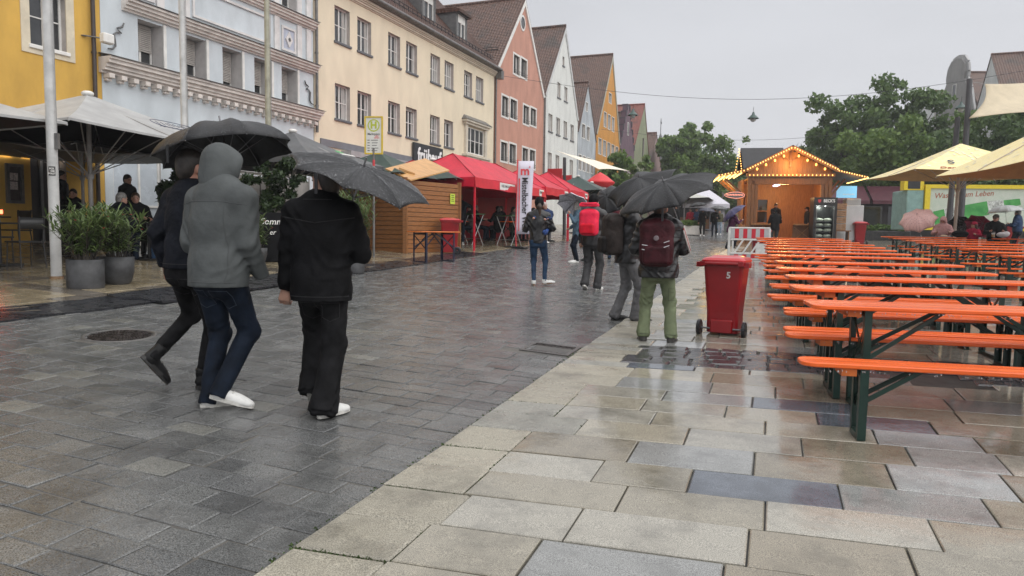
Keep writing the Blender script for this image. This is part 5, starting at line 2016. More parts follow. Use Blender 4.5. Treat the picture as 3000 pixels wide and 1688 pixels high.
# shrubs and tubs
def blade_plant(pts_n, h, spread, m, seed, width=0.031, leaf=0.235, base=0.0, fan=1.0):
 """stems with long narrow leaves"""
 rs = random.Random(seed)
 b = MB()
 st = MB()
 for i in range(pts_n):
  a, t = rs.uniform(0, 2 * PI), rs.uniform(0.05, 1) ** .6
  lean_ = spread * t
  hh = h * rs.uniform(0.72, 1.05) * (1 - 0.25 * t * t)
  tip = Vector((math.cos(a) * lean_, math.sin(a) * lean_, hh))
  root = Vector((math.cos(a) * 0.10, math.sin(a) * .10, base))
  mid = root.lerp(tip, .5) + Vector((-math.cos(a), -math.sin(a), 0)) * spread * .12
  st.tube([root, mid, tip], [0.009, 0.007, 0.003], 4, cap=False)
  nl = int(hh * 36)
  for q in range(nl):
   f = 0.22 + 0.78 * q / nl
   p = (root.lerp(mid, f * 2) if f < .5 else mid.lerp(tip, f * 2 - 1))
   an = rs.uniform(0, 2 * PI)
   up = rs.uniform(0.25, 1.1) * (0.3 + f)
   d = Vector((math.cos(an), math.sin(an), up)).normalized()
   L = leaf * rs.uniform(.7, 1.2)
   s = d.cross(Vector((0, 0, 1))).normalized() * width * rs.uniform(.8, 1.2)
   e = p + d * L + Vector((0, 0, -0.25 * L * (1.2 - up)))
   m_ = p + d * L * .5 + Vector((0, 0, .02))
   b.add([p, m_ + s * .5, e, m_ - s * .5], [(0, 1, 2, 3)])
 return b, st
M_POT = mat('pot_grey', (0.052, 0.053, 0.056), 0.55, 0.3, 6, 0.4, 50)
M_SOIL = mat('soil', (0.015, 0.012, 0.01), 0.9)
LF_O = leaf_mat('leaf_oleander', (0.050, 0.085, 0.028), (0.16, 0.22, 0.075))
LF_L = leaf_mat('leaf_laurel', (0.016, 0.032, 0.013), (0.045, 0.075, 0.026))
M_FLOWER = mat('flower_red', (0.5, 0.02, 0.05), 0.6, 0.2, 50)
def tub_plant(label, loc, pot_r, pot_h, prof, plant, name='potted_plant', flowers=0, seed=1, lm=None):
 o = thing(name, label, 'potted plant', loc)
 b = MB()
 b.lathe(prof + [(prof[-1][0] - 0.03, prof[-1][1]), (prof[-1][0] - 0.035, prof[-1][1] - .06)], n=32, cap=False)
 b.lathe([(0.001, 0.002), (prof[0][0], 0.002)], n=32, cap=False)
 b.build('pot', M_POT, o)
 b = MB().lathe([(0.001, pot_h - .05), (pot_r - 0.03, pot_h - .05)], n=24, cap=False)
 b.build('soil', M_SOIL, o)
 lf, st = plant
 st.build('stems', M_BARK, o, loc=(0, 0, pot_h - .06))['kind'] = 'stuff'
 c = lf.build('foliage', lm or LF_O, o, loc=(0, 0, pot_h - .06))
 c['kind'] = 'stuff'
 rs = random.Random(seed)
 if flowers:
  for k in range(flowers):
   a, r = rs.uniform(0, 2 * PI), rs.uniform(.15, .4)
   b = MB()
   for j in range(5):
    q = 2 * PI * j / 5
    b.add([(0, 0, 0), (.028 * math.cos(q), .028 * math.sin(q), .012), (.028 * math.cos(q + .9), .028 * math.sin(q + .9), .012)], [(0, 1, 2)])
   b.build('flower', M_FLOWER, o, loc=(math.cos(a) * r, math.sin(a) * r, pot_h + rs.uniform(.38, .66)))
 return o
q = (-9.596, 7.32, 0.529)
tub_plant('oleander bush in straight dark grey tub by the white flagpole', q, 0.245, 0.43, [(0.235, 0), (0.245, 0.02), (0.245, 0.43)], blade_plant(42, 0.86, 0.50, LF_O, 4), flowers=7, seed=3)
q = (-9.68, 7.915, 0.547)
tub_plant('oleander bush with pink flowers in rounded dark grey tub', q, 0.24, 0.43, [(0.15, 0), (0.20, 0.06), (0.235, 0.2), (0.24, 0.43)], blade_plant(40, 0.84, 0.48, LF_O, 9), flowers=9, seed=5)
def laurel(label, loc, h, r, seed, pot=0.3, n=2300, leaf=0.07):
 o = thing('potted_shrub', label, 'potted plant', loc)
 b = MB()
 b.lathe([(0.19, 0), (0.24, 0.38), (0.22, 0.38), (0.22, 0.33), (0.001, 0.33)], n=20)
 b.build('pot', M_POT, o)
 b = MB().tube([(0, 0, .3), (0, 0, h * .8)], [0.025, 0.01], 6)
 b.build('trunk', M_BARK, o)
 rs = random.Random(seed)
 cl = [(Vector((rs.gauss(0, r * .38), rs.gauss(0, r * .38), 0.5 + (h - .55) * rs.random() ** 1.2)), r * rs.uniform(.16, .38)) for _ in range(26)]
 cl.append((Vector((0, 0, h - r * .3)), r * .35))
 link('foliage', quads_mesh('foliage', leaf_cloud(cl, n, leaf, seed, 0.0, 2.2), LF_L), o)['kind'] = 'stuff'
 return o
laurel('dark laurel shrub behind the second flagpole, beside the men', (-13.118, 12.49, 0.816), 2.1, 0.5, 3)
laurel('dark cherry laurel against the grey fabric screen', (-11.944, 13.694, 0.793), 2.25, 0.45, 5)
laurel('second dark cherry laurel to the side of the olive flagpole', (-11.37, 13.86, 0.771), 2.3, 0.55, 6)
q = (-10.486, 11.915, 0.683)
tub_plant('small bright oleander in a pot beside the chalkboard', q, 0.2, 0.35, [(0.13, 0), (0.19, 0.2), (0.2, 0.35)], blade_plant(22, 0.72, 0.34, LF_O, 14), flowers=3, seed=8)
q = (-8.152, 12.037, 0.581)
tub_plant('tall fresh green oleander beside the brown wooden hut', q, 0.24, 0.4, [(0.18, 0), (0.24, 0.4)], blade_plant(40, 1.35, 0.5, LF_O, 19), seed=9)

# ------------------------------------------------------------------ the people in the street
def sh(up, sole, boot=False):
 return (up, sole, boot)
M_SHW = mat('shoe_white', (0.68, 0.68, 0.66), 0.5, 0.06, 20)
M_SHB = mat('shoe_black', (0.010, 0.010, 0.0105), 0.5, 0.2, 30, spec=.25)
M_SHG = mat('shoe_grey', (0.05, 0.047, 0.044), 0.6, 0.3, 40)
SW, SB, SBT, SGY = sh(M_SHW, M_SOLE_W), sh(M_SHB, M_SOLE_B), sh(M_SHB, M_SOLE_B, True), sh(M_SHG, M_SOLE_B)
J_NAVY = cloth('navy_cloth', (0.008, 0.0095, 0.0145))
J_GREY = cloth('grey_softshell', (0.080, 0.087, 0.088), 0.65, 0.12, 0.35, 200, scale=5)
J_BLACK = cloth('black_cloth', (0.0055, 0.0055, 0.0065), 0.7, 0.3, 0.5)
J_SHINY = cloth('black_rain_jacket', (0.012, 0.012, 0.0135), 0.32, 0.3, 0.5, 60, 0.5)
D_BLACK = cloth('black_denim', (0.0095, 0.0095, 0.0105), 0.8, 0.35, 0.5, 220)
D_BLUE = cloth('dark_blue_denim', (0.009, 0.0145, 0.026), 0.75, 0.35, 0.5, 220, scale=5)
D_JEANS = cloth('blue_jeans', (0.03, 0.06, 0.115), 0.75, 0.3, 0.5, 220, scale=5)
D_LIGHT = cloth('light_jeans', (0.22, 0.28, 0.34), 0.75, 0.25)
T_GREY = cloth('grey_work_trousers', (0.13, 0.13, 0.135), 0.7, 0.15)
T_DGREY = cloth('dark_grey_trousers', (0.05, 0.05, 0.052), 0.7, 0.2)
T_GREEN = cloth('sage_trousers', (0.165, 0.195, 0.115), 0.75, 0.14, 0.4, 200, scale=6)

A = person('young man in dark navy sweater and black boots, half hidden behind the grey hooded jacket', (-4.276, 4.11, 0.209), -4, 1.83, 0.95, 0.011,
           legs=((-0.19, -0.16, 0.19, -52, -18), (0.06, 0.06, 0, 0, -10)), arms=((-0.25, 0.0, 0.93, None), (0.20, 0.30, 1.26, (0.4, -0.6, -0.8))),
           top=J_NAVY, legwear=(D_BLACK, 0.95, 1.0), shoe=SBT, hair='dark', head=(4, -10), skin=SKIN2, lean=(0.0, 0.03), hem=0.93, fingers=(None, '+1.1'))
B = person('tall man in grey hooded jacket, dark blue jeans and white sneakers walking away', (-3.73, 3.857, 0.178), -2, 1.84, 1.12, 0.0085,
           legs=((-0.10, -0.02, 0.0, 0, -30), (0.03, -0.03, 0.065, -16, -56)), arms=((-0.215, 0.15, 0.97, (-0.25, -1, 0.0)), (0.215, 0.17, 0.95, (0.4, -1, 0.0))), sleeve=1.12,
           top=J_GREY, legwear=(D_BLUE, 1.04, 1.3), shoe=SW, hair=None, hood=J_GREY, head=(8, -38), hem=0.87, fseed=2.0, fold=0.0055, lean=(0.0, 0.03), fingers=('none', 'none'))
C = person('young man in black jacket and wide black trousers, head turned to his friends', (-3.085, 4.147, 0.157), 20, 1.765, 1.06, 0.0085,
           legs=((-0.10, 0.10, 0.085, -32, 6), (0.06, -0.16, 0, 0, -30)), arms=((-0.29, 0.06, 0.80, (-0.5, -0.9, 0.0)), (0.17, 0.27, 1.20, (0.5, -0.8, -0.6))),
           top=J_BLACK, legwear=(D_BLACK, 1.26, 1.5), shoe=SW, hair='dark', head=(-2, 58), hem=0.80, wide=1.06, fold=0.011, sleeve=1.12, fingers=('+0.75', '+1.1'), facef=True)
M_SEAMG = mat('seam_grey', (.05, .053, .055), .7, 0)
M_SEAMB = mat('seam_black', (.004, .004, .005), .6, 0)
M_SEAMJ = mat('seam_denim', (.022, .032, .05), .7, 0)
seams(B, 'jacket', [[(-.30, 1.43), (-.12, 1.455), (.12, 1.455), (.30, 1.43)], [(-.26, .905), (.26, .905)], [(-.155, 1.42), (-.185, 1.0), (-.17, .9)], [(.155, 1.42), (.185, 1.0), (.17, .9)]], M_SEAMG, .0028)
seams(B, 'hood', [[(-.035, 1.96), (-.035, 1.62)]], M_SEAMG, .003)
pk = lambda x, z, w=.062, h=.13: [[(x - w, z), (x + w, z), (x + w * .95, z - h * .8), (x, z - h), (x - w * .95, z - h * .8), (x - w, z)]]
seams(B, 'trousers', pk(-.085, .845) + pk(.085, .845), M_SEAMJ, .0026)
seams(C, 'jacket', [[(-.24, .835), (.26, .835)], [(-.25, 1.38), (0, 1.34), (.25, 1.38)], [(-.10, 1.50), (.10, 1.50)]], M_SEAMB, .0035)
seams(C, 'trousers', pk(-.085, .79) + pk(.085, .79), M_SEAMB, .003)
seams(A, 'jacket', [[(-.25, .97), (.25, .97)]], M_SEAMB, .003)
seams(A, 'trousers', pk(-.085, .86) + pk(.085, .86), M_SEAMB, .003)
umbrella('wide black umbrella held above the two men walking close together', (-4.232, 4.413, 2.27), joint(A, 1) + Vector((0, 0, 0.02)), 0.545, M_UMB, 8, 0.25, seed=1, drops=1500, strap=True, twist=0.25)
ua = (-2.794, 4.235, 1.897)
umbrella('black folding umbrella tilted low over the young man in the black jacket', ua, (-3.033, 4.27, 1.326), 0.51, M_UMB, 8, 0.10, seed=2, drops=1500, strap=True, twist=0.1, spin=0.3,
         warp=lambda a, f: (0.0, 0.02 * math.sin(3 * a) * f * f))

D = person('man in black rain jacket and grey work trousers with dark backpack, seen from the side', (-2.11, 9.595, 0.249), -60, 1.78, 1.05, 0.014,
           legs=((-0.09, -0.13, 0, 0, 10), (0.10, 0.10, 0, 0, -8)), arms=((-0.22, 0.2, 0.98, None), (0.12, 0.34, 1.36, (0.5, -0.3, -0.9))),
           top=J_SHINY, legwear=(T_GREY, 1.08, 1.2), shoe=SBT, hair='brown', hem=0.80, fold=0.013)
E_ = person('person in dark padded jacket and sage green trousers holding an umbrella, seen from behind', (-1.413, 8.043, 0.209), 8, 1.66, 1.12, 0.011,
           legs=((-0.15, 0.02, 0, 0, 14), (0.16, 0.0, 0, 0, -16)), arms=((-0.22, 0.22, 1.02, None), (0.215, 0.13, 1.26, (0.3, -0.5, -0.9))),
           top=J_SHINY, legwear=(T_GREEN, 1.10, 0.1), shoe=SGY, hair='brown', hem=0.76, wide=1.1, fold=0.014, fingers=(None, '+1.15'))
seams(E_, 'jacket', [[(-.32, .84 + .075 * k), (.32, .84 + .075 * k)] for k in range(9)], M_SEAMB, .004)
seams(E_, 'trousers', [[(.12, .64), (.24, .63), (.24, .50), (.12, .50), (.12, .64)], [(.12, .60), (.24, .59)], [(-.24, .64), (-.12, .64)], [(0, .76), (0, .62)], [(-.19, .12), (-.08, .12)], [(.10, .12), (.22, .12)]], mat('seam_green', (.06, .075, .04), .7, 0), .003)
seams(D, 'trousers', [[(-.02, .66), (.02, .10)]], M_SEAMB, .012, d=(1, .0, 0))
b = MB()
ej, wj = Vector(E_['joints'][15:18]), Vector(E_['joints'][3:6])
sj = Vector(E_['joints'][9:12]) + Vector((0.19, -0.02, -0.07))
for q, m in ((-0.024, 'stripe_white'), (0.0, 'stripe_red'), (0.024, 'stripe_white')):
 b = MB()
 off = Vector((0.05, -0.052 + q, q))
 b.tube([sj + off + Vector((0.02, 0, 0)), ej + off + Vector((.012, -.01, 0)), wj + off * 0.85 - (wj - ej).normalized() * .05], 0.009, 6)
 b.build('sleeve_stripe', mat(m, (0.6, 0.58, 0.55) if 'white' in m else (0.35, 0.05, 0.05), 0.7, 0.1), E_)
M_MAROON = cloth('maroon_nylon', (0.05, 0.012, 0.016), 0.5, 0.25, 0.5, 120)
M_BPK = cloth('black_nylon', (0.018, 0.016, 0.016), 0.55, 0.25, 0.5, 120)
k = backpack('maroon backpack with light grey stripes on the person in sage trousers', E_, (0.36, 0.20, 0.50), M_MAROON, M_MAROON, 0.12, -0.08, res=0.010, side=-0.02)
for sx, zz in ((-0.12, -0.02), (-0.12, -0.07), (0.11, 0.02), (0.11, -0.03)):
 MB().bar((sx - 0.03, -0.153, zz - 0.008 * (1 if sx > 0 else -1)), (sx + 0.03, -0.153, zz + 0.015 * (1 if sx > 0 else 0)), 0.006, 0.008).build('reflective_stripe', mat('reflective', (0.5, 0.5, 0.52), 0.4, 0), k)
b = MB()
b.lathe([(0.028, 0), (0.030, 0.004), (0.022, 0.006), (0.001, 0.006)], n=12)
q = b.build('round_badge', mat('badge_grey', (0.16, 0.13, 0.14), 0.5, 0.1), k)
q.rotation_euler = (PI / 2, 0, 0)
q.location = (0, -0.158, 0.06)
k = backpack('bulky dark brown backpack on the man in grey trousers', D, (0.36, 0.24, 0.54), cloth('brown_black_nylon', (0.03, 0.024, 0.022), 0.55, 0.25), M_BPK, 0.10, -0.13, res=0.013)

umbrella('wind-bent black umbrella over the person in sage trousers', (-1.384, 8.028, 2.036), joint(E_, 1) + Vector((0.02, 0.05, 0.03)), 0.56, M_UMB, 8, 0.165, seed=3, drops=900, strap=True, twist=0.2, spin=0.2,
         warp=lambda a, f: (0.02 * math.cos(2 * a) * f, (0.012 * math.sin(5 * a) - 0.02 * math.cos(a)) * f * f))
umbrella('black umbrella blown out of shape by the wind, behind the bent one', (-1.985, 9.598, 2.211), (-1.848, 9.915, 1.579), 0.54, M_UMB, 8, 0.14, seed=4, twist=0.3,
         warp=lambda a, f: (-0.07 * f * abs(math.sin(1.5 * a)), (0.06 * math.cos(a + 0.2) * f + 0.05 * math.sin(4 * a + 1)) * f))

M_TEALB = cloth('child_blue_suit', (0.05, 0.10, 0.30), 0.6, 0.5, 0.3, 90, scale=22)
Fp = person('woman in black rain jacket and blue jeans carrying a small child', (-4.547, 12.798, 0.438), 12, 1.66, 0.92, 0.014,
           legs=((-0.07, 0.0, 0, 0, 10), (0.13, 0.05, 0.02, 4, -62)), arms=((-0.16, 0.24, 1.10, None), (0.10, 0.22, 1.02, (0.8, -0.4, -0.3))),
           top=J_SHINY, legwear=(D_JEANS, 0.86, 0.8), shoe=sh(M_SHW, mat('gum_sole', (0.20, 0.12, 0.07), 0.6)), hair='brown', hairstyle='ponytail', hat=('beanie', J_BLACK), head=(0, 12), hem=0.80)
child = person('small child in knitted cap peeping over the shoulder of the woman who carries it', (-4.547, 12.798, 0.438), 180 + 12, 1.0, 1.05, 0.014,
           legs=((-0.06, -0.10, 0.86, 30, 20), (0.05, -0.06, 0.76, 10, 20)), arms=((-0.16, 0.12, 1.26, (-1, -1, 0)), (0.08, 0.20, 1.26, None)), sit=1.10, top=cloth('child_jacket', (0.03, 0.05, 0.12), 0.7), legwear=(M_TEALB, 1.1, 1.0), shoe=SW,
           hat=('beanie', cloth('cap_rose', (0.52, 0.40, 0.38), 0.8)), hair='blond', head=(0, 55), facef=True, shift=(-0.115, -0.14))
Gp = person('man in black jacket and dark cap with a bright red rucksack', (-3.484, 12.835, 0.391), -3, 1.76, 1.05, 0.014,
           legs=((-0.10, -0.10, 0.05, -24, 12), (0.10, 0.03, 0, 0, -6)), arms=((-0.27, 0.12, 0.88, None), (0.27, 0.12, 0.88, None)),
           top=J_SHINY, legwear=(T_DGREY, 1.12, 1.2), shoe=SW, hair='dark', hat=('beanie', J_BLACK), hem=0.83, wide=1.03)
M_RED = cloth('red_ripstop', (0.62, 0.012, 0.03), 0.5, 0.12, 0.4, 120)
M_RED2 = cloth('coral_ripstop', (0.78, 0.03, 0.075), 0.5, 0.1, 0.4, 120)
k = backpack('bright red roll-top rucksack on the man in the dark cap', Gp, (0.34, 0.20, 0.46), M_RED2, M_RED, 0.13, -0.05, res=0.012)
b = MB()
b.box((0, -0.02, 0.32), (0.36, 0.10, 0.05), bev=0.02)
b.tube([(-.17, -.03, .33), (-.14, -.05, .35), (0, -.06, .345), (.14, -.05, .35), (.17, -.03, .33)], 0.022, 8)
b.build('roll_top', M_RED2, k)
Hp = person('grey haired woman in denim jacket standing under a white umbrella', (-5.524, 18.756, 0.63), 120, 1.68, 1.0, 0.02,
           legs=((-0.09, 0.02, 0, 0, 8), (0.09, 0, 0, 0, -8)), arms=((-0.10, 0.24, 1.32, (-.5, -.3, -1)), (0.22, 0.16, 0.95, None)),
           top=cloth('denim_jacket', (0.10, 0.16, 0.22), 0.75, 0.2), legwear=(D_BLUE, 1.0, 0.9), shoe=SW, hair='grey', hairstyle='bob', head=(0, -100), hem=0.72, facef=True)
umbrella('white umbrella with faint script over the woman in the denim jacket', (-5.599, 18.872, 2.328), joint(Hp, 0), 0.52, mat('umbrella_white', (0.60, 0.60, 0.66), 0.4, 0.18, 26, alpha=None), 8, 0.2, seed=5)
Ip = person('dark haired woman with pale face looking this way behind the red rucksack', (-5.441, 19.673, 0.649), 165, 1.70, 0.95, 0.02,
           top=J_NAVY, legwear=(D_BLACK, 0.95, 1.0), shoe=SB, hair='dark', hairstyle='long', facef=True)
Jp = person('person in dark maroon poncho standing under a large black umbrella', (-5.076, 21.035, 0.666), 10, 1.72, 1.05, 0.022,
           arms=((-0.2, 0.25, 1.1, None), (0.18, 0.25, 1.2, None)), top=cloth('maroon_poncho', (0.10, 0.010, 0.018), 0.5, 0.2), legwear=(D_JEANS, 1, 1), shoe=SB, hair='dark', hem=0.6)
umbrella('large plain black umbrella behind the man with the red rucksack', (-5.172, 20.384, 2.555), joint(Jp, 1), 0.58, M_UMB, 8, 0.27, seed=6)

# ------------------------------------------------------------------ poles, signs, stalls and tents
M_POLE = mat('pole_white', (0.50, 0.50, 0.49), 0.4, 0.12, 4)
M_POLE2 = mat('pole_olive', (0.36, 0.35, 0.27), 0.45, 0.15, 4)
M_CORD = mat('cord', (0.25, 0.25, 0.25), 0.6, 0)
def flagpole(label, loc, r, m, h=13.0, sticker=False):
 o = thing('flagpole', label, 'flagpole', loc)
 b = MB()
 b.tube([(0, 0, -0.02), (0, 0, 1.2), (0, 0, h)], [r, r * .98, r * .72], 20)
 b.build('pole', m, o)
 b = MB().lathe([(r + .025, -0.02), (r + .02, 0.03), (r, 0.06)], n=20)
 b.build('foot_ring', mat('rusty_ring', (0.20, 0.12, 0.06), 0.7, 0.3, 20), o)
 dx = Vector((math.cos(YAW), math.sin(YAW), 0)) * (r + .02) - Vector((-math.sin(YAW), math.cos(YAW), 0)) * .02
 b = MB().tube([dx + Vector((0, 0, 2.05)), dx + Vector((0, 0, 5)), dx + Vector((0, 0, h))], 0.006, 5)
 b.build('halyard', M_CORD, o)
 b = MB().box(dx + Vector((0, 0, 2.15)), (0.05, 0.06, 0.24), Matrix.Rotation(YAW, 3, 'Z'))
 b.build('cleat', M_ZINC, o)
 return o
fp = flagpole('thick pale grey flagpole at the kerb beside the planters, with a small black sticker', (-10.753, 7.711, 0.59), 0.078, M_POLE)
fx = Matrix.Rotation(YAW + 0.5, 4, 'Z')
b = MB()
vs = []
for k in range(7):
 a = -0.5 * PI + YAW + 0.42 + (k - 3) * 0.2
 for z in (1.62, 1.76):
  vs.append((0.0795 * math.cos(a), 0.0795 * math.sin(a), z))
b.add(vs, [(2 * k, 2 * k + 2, 2 * k + 3, 2 * k + 1) for k in range(6)])
st = b.build('sticker', M_SOLE_B, fp)
for i, tx in enumerate(('FCK', '· DIE', 'POLIT')):
 a = YAW + 0.42
 n = Vector((math.sin(a), -math.cos(a), 0)) * 0.0815
 lettering(tx, 0.036, M_WHITE, st, Matrix.Translation(n + Vector((0, 0, 1.725 - i * .038))) @ Matrix.Rotation(a, 4, 'Z'), 0.001, 0.0015)
flagpole('pale grey flagpole rising behind the wide black umbrella', on_ground((-12.863, 12.322, 0.71)), 0.076, M_POLE)
fp = flagpole('olive stained flagpole in front of the blue house corner', on_ground((-12.764, 14.955, 0.766)), 0.075, M_POLE2)
b = MB().lathe([(0.001, 0), (0.055, 0), (0.055, 0.003), (0.001, .003)], n=16)
q = b.build('round_sticker', mat('sticker_red', (0.6, 0.05, 0.06), 0.5), fp, loc=Vector((math.sin(YAW + .35), -math.cos(YAW + .35), 0)) * .073 + Vector((0, 0, 1.95)))
q.rotation_euler = (PI / 2, 0, YAW + .35)

# bus stop sign
bs = on_ground((-9.916, 15.474, 1.217))
o = thing('bus_stop_sign', 'yellow framed bus stop sign with a green H on a grey post', 'sign', bs, rad(16))
b = MB().tube([(0, 0, 0), (0, 0, 2.75)], 0.032, 10)
b.build('post', M_ZINC, o)
MB().tube([(0, 0, 2.3), (0, 0, 2.45)], 0.034, 10).build('red_band', MATS['sticker_red'], o)
zc = (-10.054, 15.641, 3.804)[2] - bs.z
b = MB()
for c, s in (((0.215, 0, zc), (.035, .05, .94)), ((-.215, 0, zc), (.035, .05, .94)), ((0, 0, zc + .452), (.395, .05, .035)), ((0, 0, zc - .452), (.395, .05, .035))):
 b.box(c, s)
b.build('frame', mat('sign_yellow', (0.62, 0.45, 0.03), 0.45, 0.08), o)
MB().box((0, 0.003, zc), (0.395, 0.03, 0.87)).build('panel', mat('sign_panel', (0.66, 0.66, 0.62), 0.4, 0.04), o)
M_HG = mat('sign_lime', (0.42, 0.48, 0.04), 0.45, 0)
b = MB()
for k in range(32):
 a, c = 2 * PI * k / 32, 2 * PI * (k + 1) / 32
 q = lambda r, t: (r * math.cos(t), -0.0135, zc + .245 + r * math.sin(t))
 b.poly([q(.125, a), q(.155, a), q(.155, c), q(.125, c)][::-1])
b.build('ring', M_HG, o)
T = lambda x, z: Matrix.Translation(Vector((x, -0.013, z)))
lettering('H', 0.23, M_HG, o, T(0, zc + .245), 0.002, 0.012)
lettering('Marktplatz', 0.078, M_SOLE_B, o, T(0, zc + .03), 0.001, 0.001, width=0.31)
for i, tx in enumerate(('NEU', 'MITEN')):
 lettering(tx, 0.045, MATS['sticker_red'], o, T(.08, zc - .02 - i * .045), 0.001, 0.001)
for i in range(5):
 MB().box((-.13, -.0125, zc - .12 - i * .065), (.06, .002, .016)).build('timetable_line', M_SOLE_B, o)
 MB().box((.02 + .01 * (i % 2), -.0125, zc - .12 - i * .065), (.18 - .03 * (i % 3), .002, .014)).build('timetable_line', M_SOLE_B, o)

# brown wooden hut
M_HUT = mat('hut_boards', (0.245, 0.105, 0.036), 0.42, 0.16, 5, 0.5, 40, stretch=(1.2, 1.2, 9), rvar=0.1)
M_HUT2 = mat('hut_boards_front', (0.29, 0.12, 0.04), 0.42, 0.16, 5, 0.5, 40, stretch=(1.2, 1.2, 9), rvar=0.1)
M_PLY = mat('plywood_orange', (0.55, 0.30, 0.11), 0.3, 0.12, 2.5, 0.2, 30, stretch=(1, 6, 1))
c0 = Vector((-9.98, 17.15, gz(-9.98, 17.15)))
hut = thing('wooden_hut', 'closed brown wooden market hut with a pale plywood roof flap', 'hut', c0, 0)
u1, u2 = Vector((-0.975, 0.22, 0)), Vector((0.24, 0.97, 0))
W1, W2, HH = 2.5, 2.3, 2.02
b = MB()
b.prism([Vector((0, 0, -0.3)) + (u1 + u2) * .03, u1 * (W1 - .03) + u2 * .03 + Vector((0, 0, -.3)), u1 * (W1 - .03) + u2 * (W2 - .03) + Vector((0, 0, -.3)), u2 * (W2 - .03) + u1 * .03 + Vector((0, 0, -.3))], Vector((0, 0, 2.2)))
b.build('core', M_SOLE_B, hut)
for face, (d, o_, L) in enumerate(((u1, u2, W1), (u2, u1, W2))):
 nb = 17
 for k in range(nb):
  z0 = 0.0 + (HH + .12) * k / nb
  dz = (HH + .12) / nb
  top = dz if k < nb - 1 else dz
  b = MB()
  b.bar(d * 0.06 + Vector((0, 0, z0 + dz / 2 - 0.1)), d * (L - .05) + Vector((0, 0, z0 + dz / 2 - .1)), dz - .012, 0.028, up=-o_, bev=0.006)
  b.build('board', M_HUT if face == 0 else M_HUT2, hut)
for p in (Vector((0, 0, 0)), u1 * W1, u2 * W2):
 b = MB().box(p + Vector((0, 0, 0.95)), (0.11, 0.11, 2.3), Matrix.Rotation(0.2, 3, 'Z'))
 b.build('corner_post', M_HUT, hut)
A_, B_, C_, D_ = [Vector(q) for q in ((-10.707, 17.297, 3.126), (-9.809, 17.136, 2.783), (-9.566, 19.001, 3.202), (0, 0, 0))]
D_ = A_ + C_ - B_ + Vector((0, 0, .04))
b = MB().prism([A_, B_, C_, D_], Vector((0, 0, 0.035)))
b.build('roof_flap', M_PLY, hut, True)
b = MB().bar(A_ + Vector((.3, .25, .05)), (A_ + B_) / 2 + Vector((.3, .4, .06)), 0.05)
b.build('roof_batten', M_PLY, hut, True)
q = u2 * 2.05 + Vector((0.035, 0, 1.62)) * 1
pn = MB()
pn.bar(u2 * 1.95 + Vector((.04, -.01, 1.45)), u2 * 1.95 + Vector((.04, -.01, 1.75)), 0.004, 0.21, up=u2)
nt_ = tag(pn.build('notice', mat('notice_lime', (0.50, 0.62, 0.06), 0.6, 0.05), None, loc=c0), 'lime green paper notice pinned high on the brown hut', 'notice')
for k in range(4):
 b = MB().bar(u2 * 1.89 + Vector((.044, -.01, 1.7 - k * .055)), u2 * (2.0 + .02 * (k % 2)) + Vector((.044, -.01, 1.7 - k * .055)), 0.003, 0.016)
 b.build('print_line', M_SOLE_B, nt_)
b = MB().bar(u1 * 1.9 + Vector((0, -.045, 1.15)), u1 * 1.9 + Vector((0, -.045, 1.5)), 0.01, 0.26, up=u1)
tag(b.build('notice_board', M_WHITE, None, loc=c0), 'small white notice on the hut wall behind the fresh green oleander', 'notice')

# wheeled bins
M_BINR = mat('bin_red', (0.27, 0.006, 0.010), 0.34, 0.08, 5, 0.15, 40, coat=0.08)
M_BINL = mat('bin_lid_red', (0.50, 0.012, 0.02), 0.3, 0.06, 5, 0.3, 90, coat=0.4)
def rrect(w, d, r, z, n=4, cy=0.0):
 pts = []
 for cx, cyy, a0 in ((w / 2 - r, d / 2 - r, 0), (-w / 2 + r, d / 2 - r, PI / 2), (-w / 2 + r, -d / 2 + r, PI), (w / 2 - r, -d / 2 + r, 1.5 * PI)):
  for k in range(n + 1):
   a = a0 + PI / 2 * k / n
   pts.append(Vector((cx + r * math.cos(a), cy + cyy + r * math.sin(a), z)))
 return pts
def loft(b, rings, mi=0, smooth=False, caps=True):
 n = len(rings[0])
 vs = [p for r in rings for p in r]
 b.add(vs, [(i * n + k, i * n + (k + 1) % n, (i + 1) * n + (k + 1) % n, (i + 1) * n + k) for i in range(len(rings) - 1) for k in range(n)], mi, smooth)
 if caps:
  b.poly(rings[0][::-1], mi)
  b.poly(rings[-1], mi)
 return b
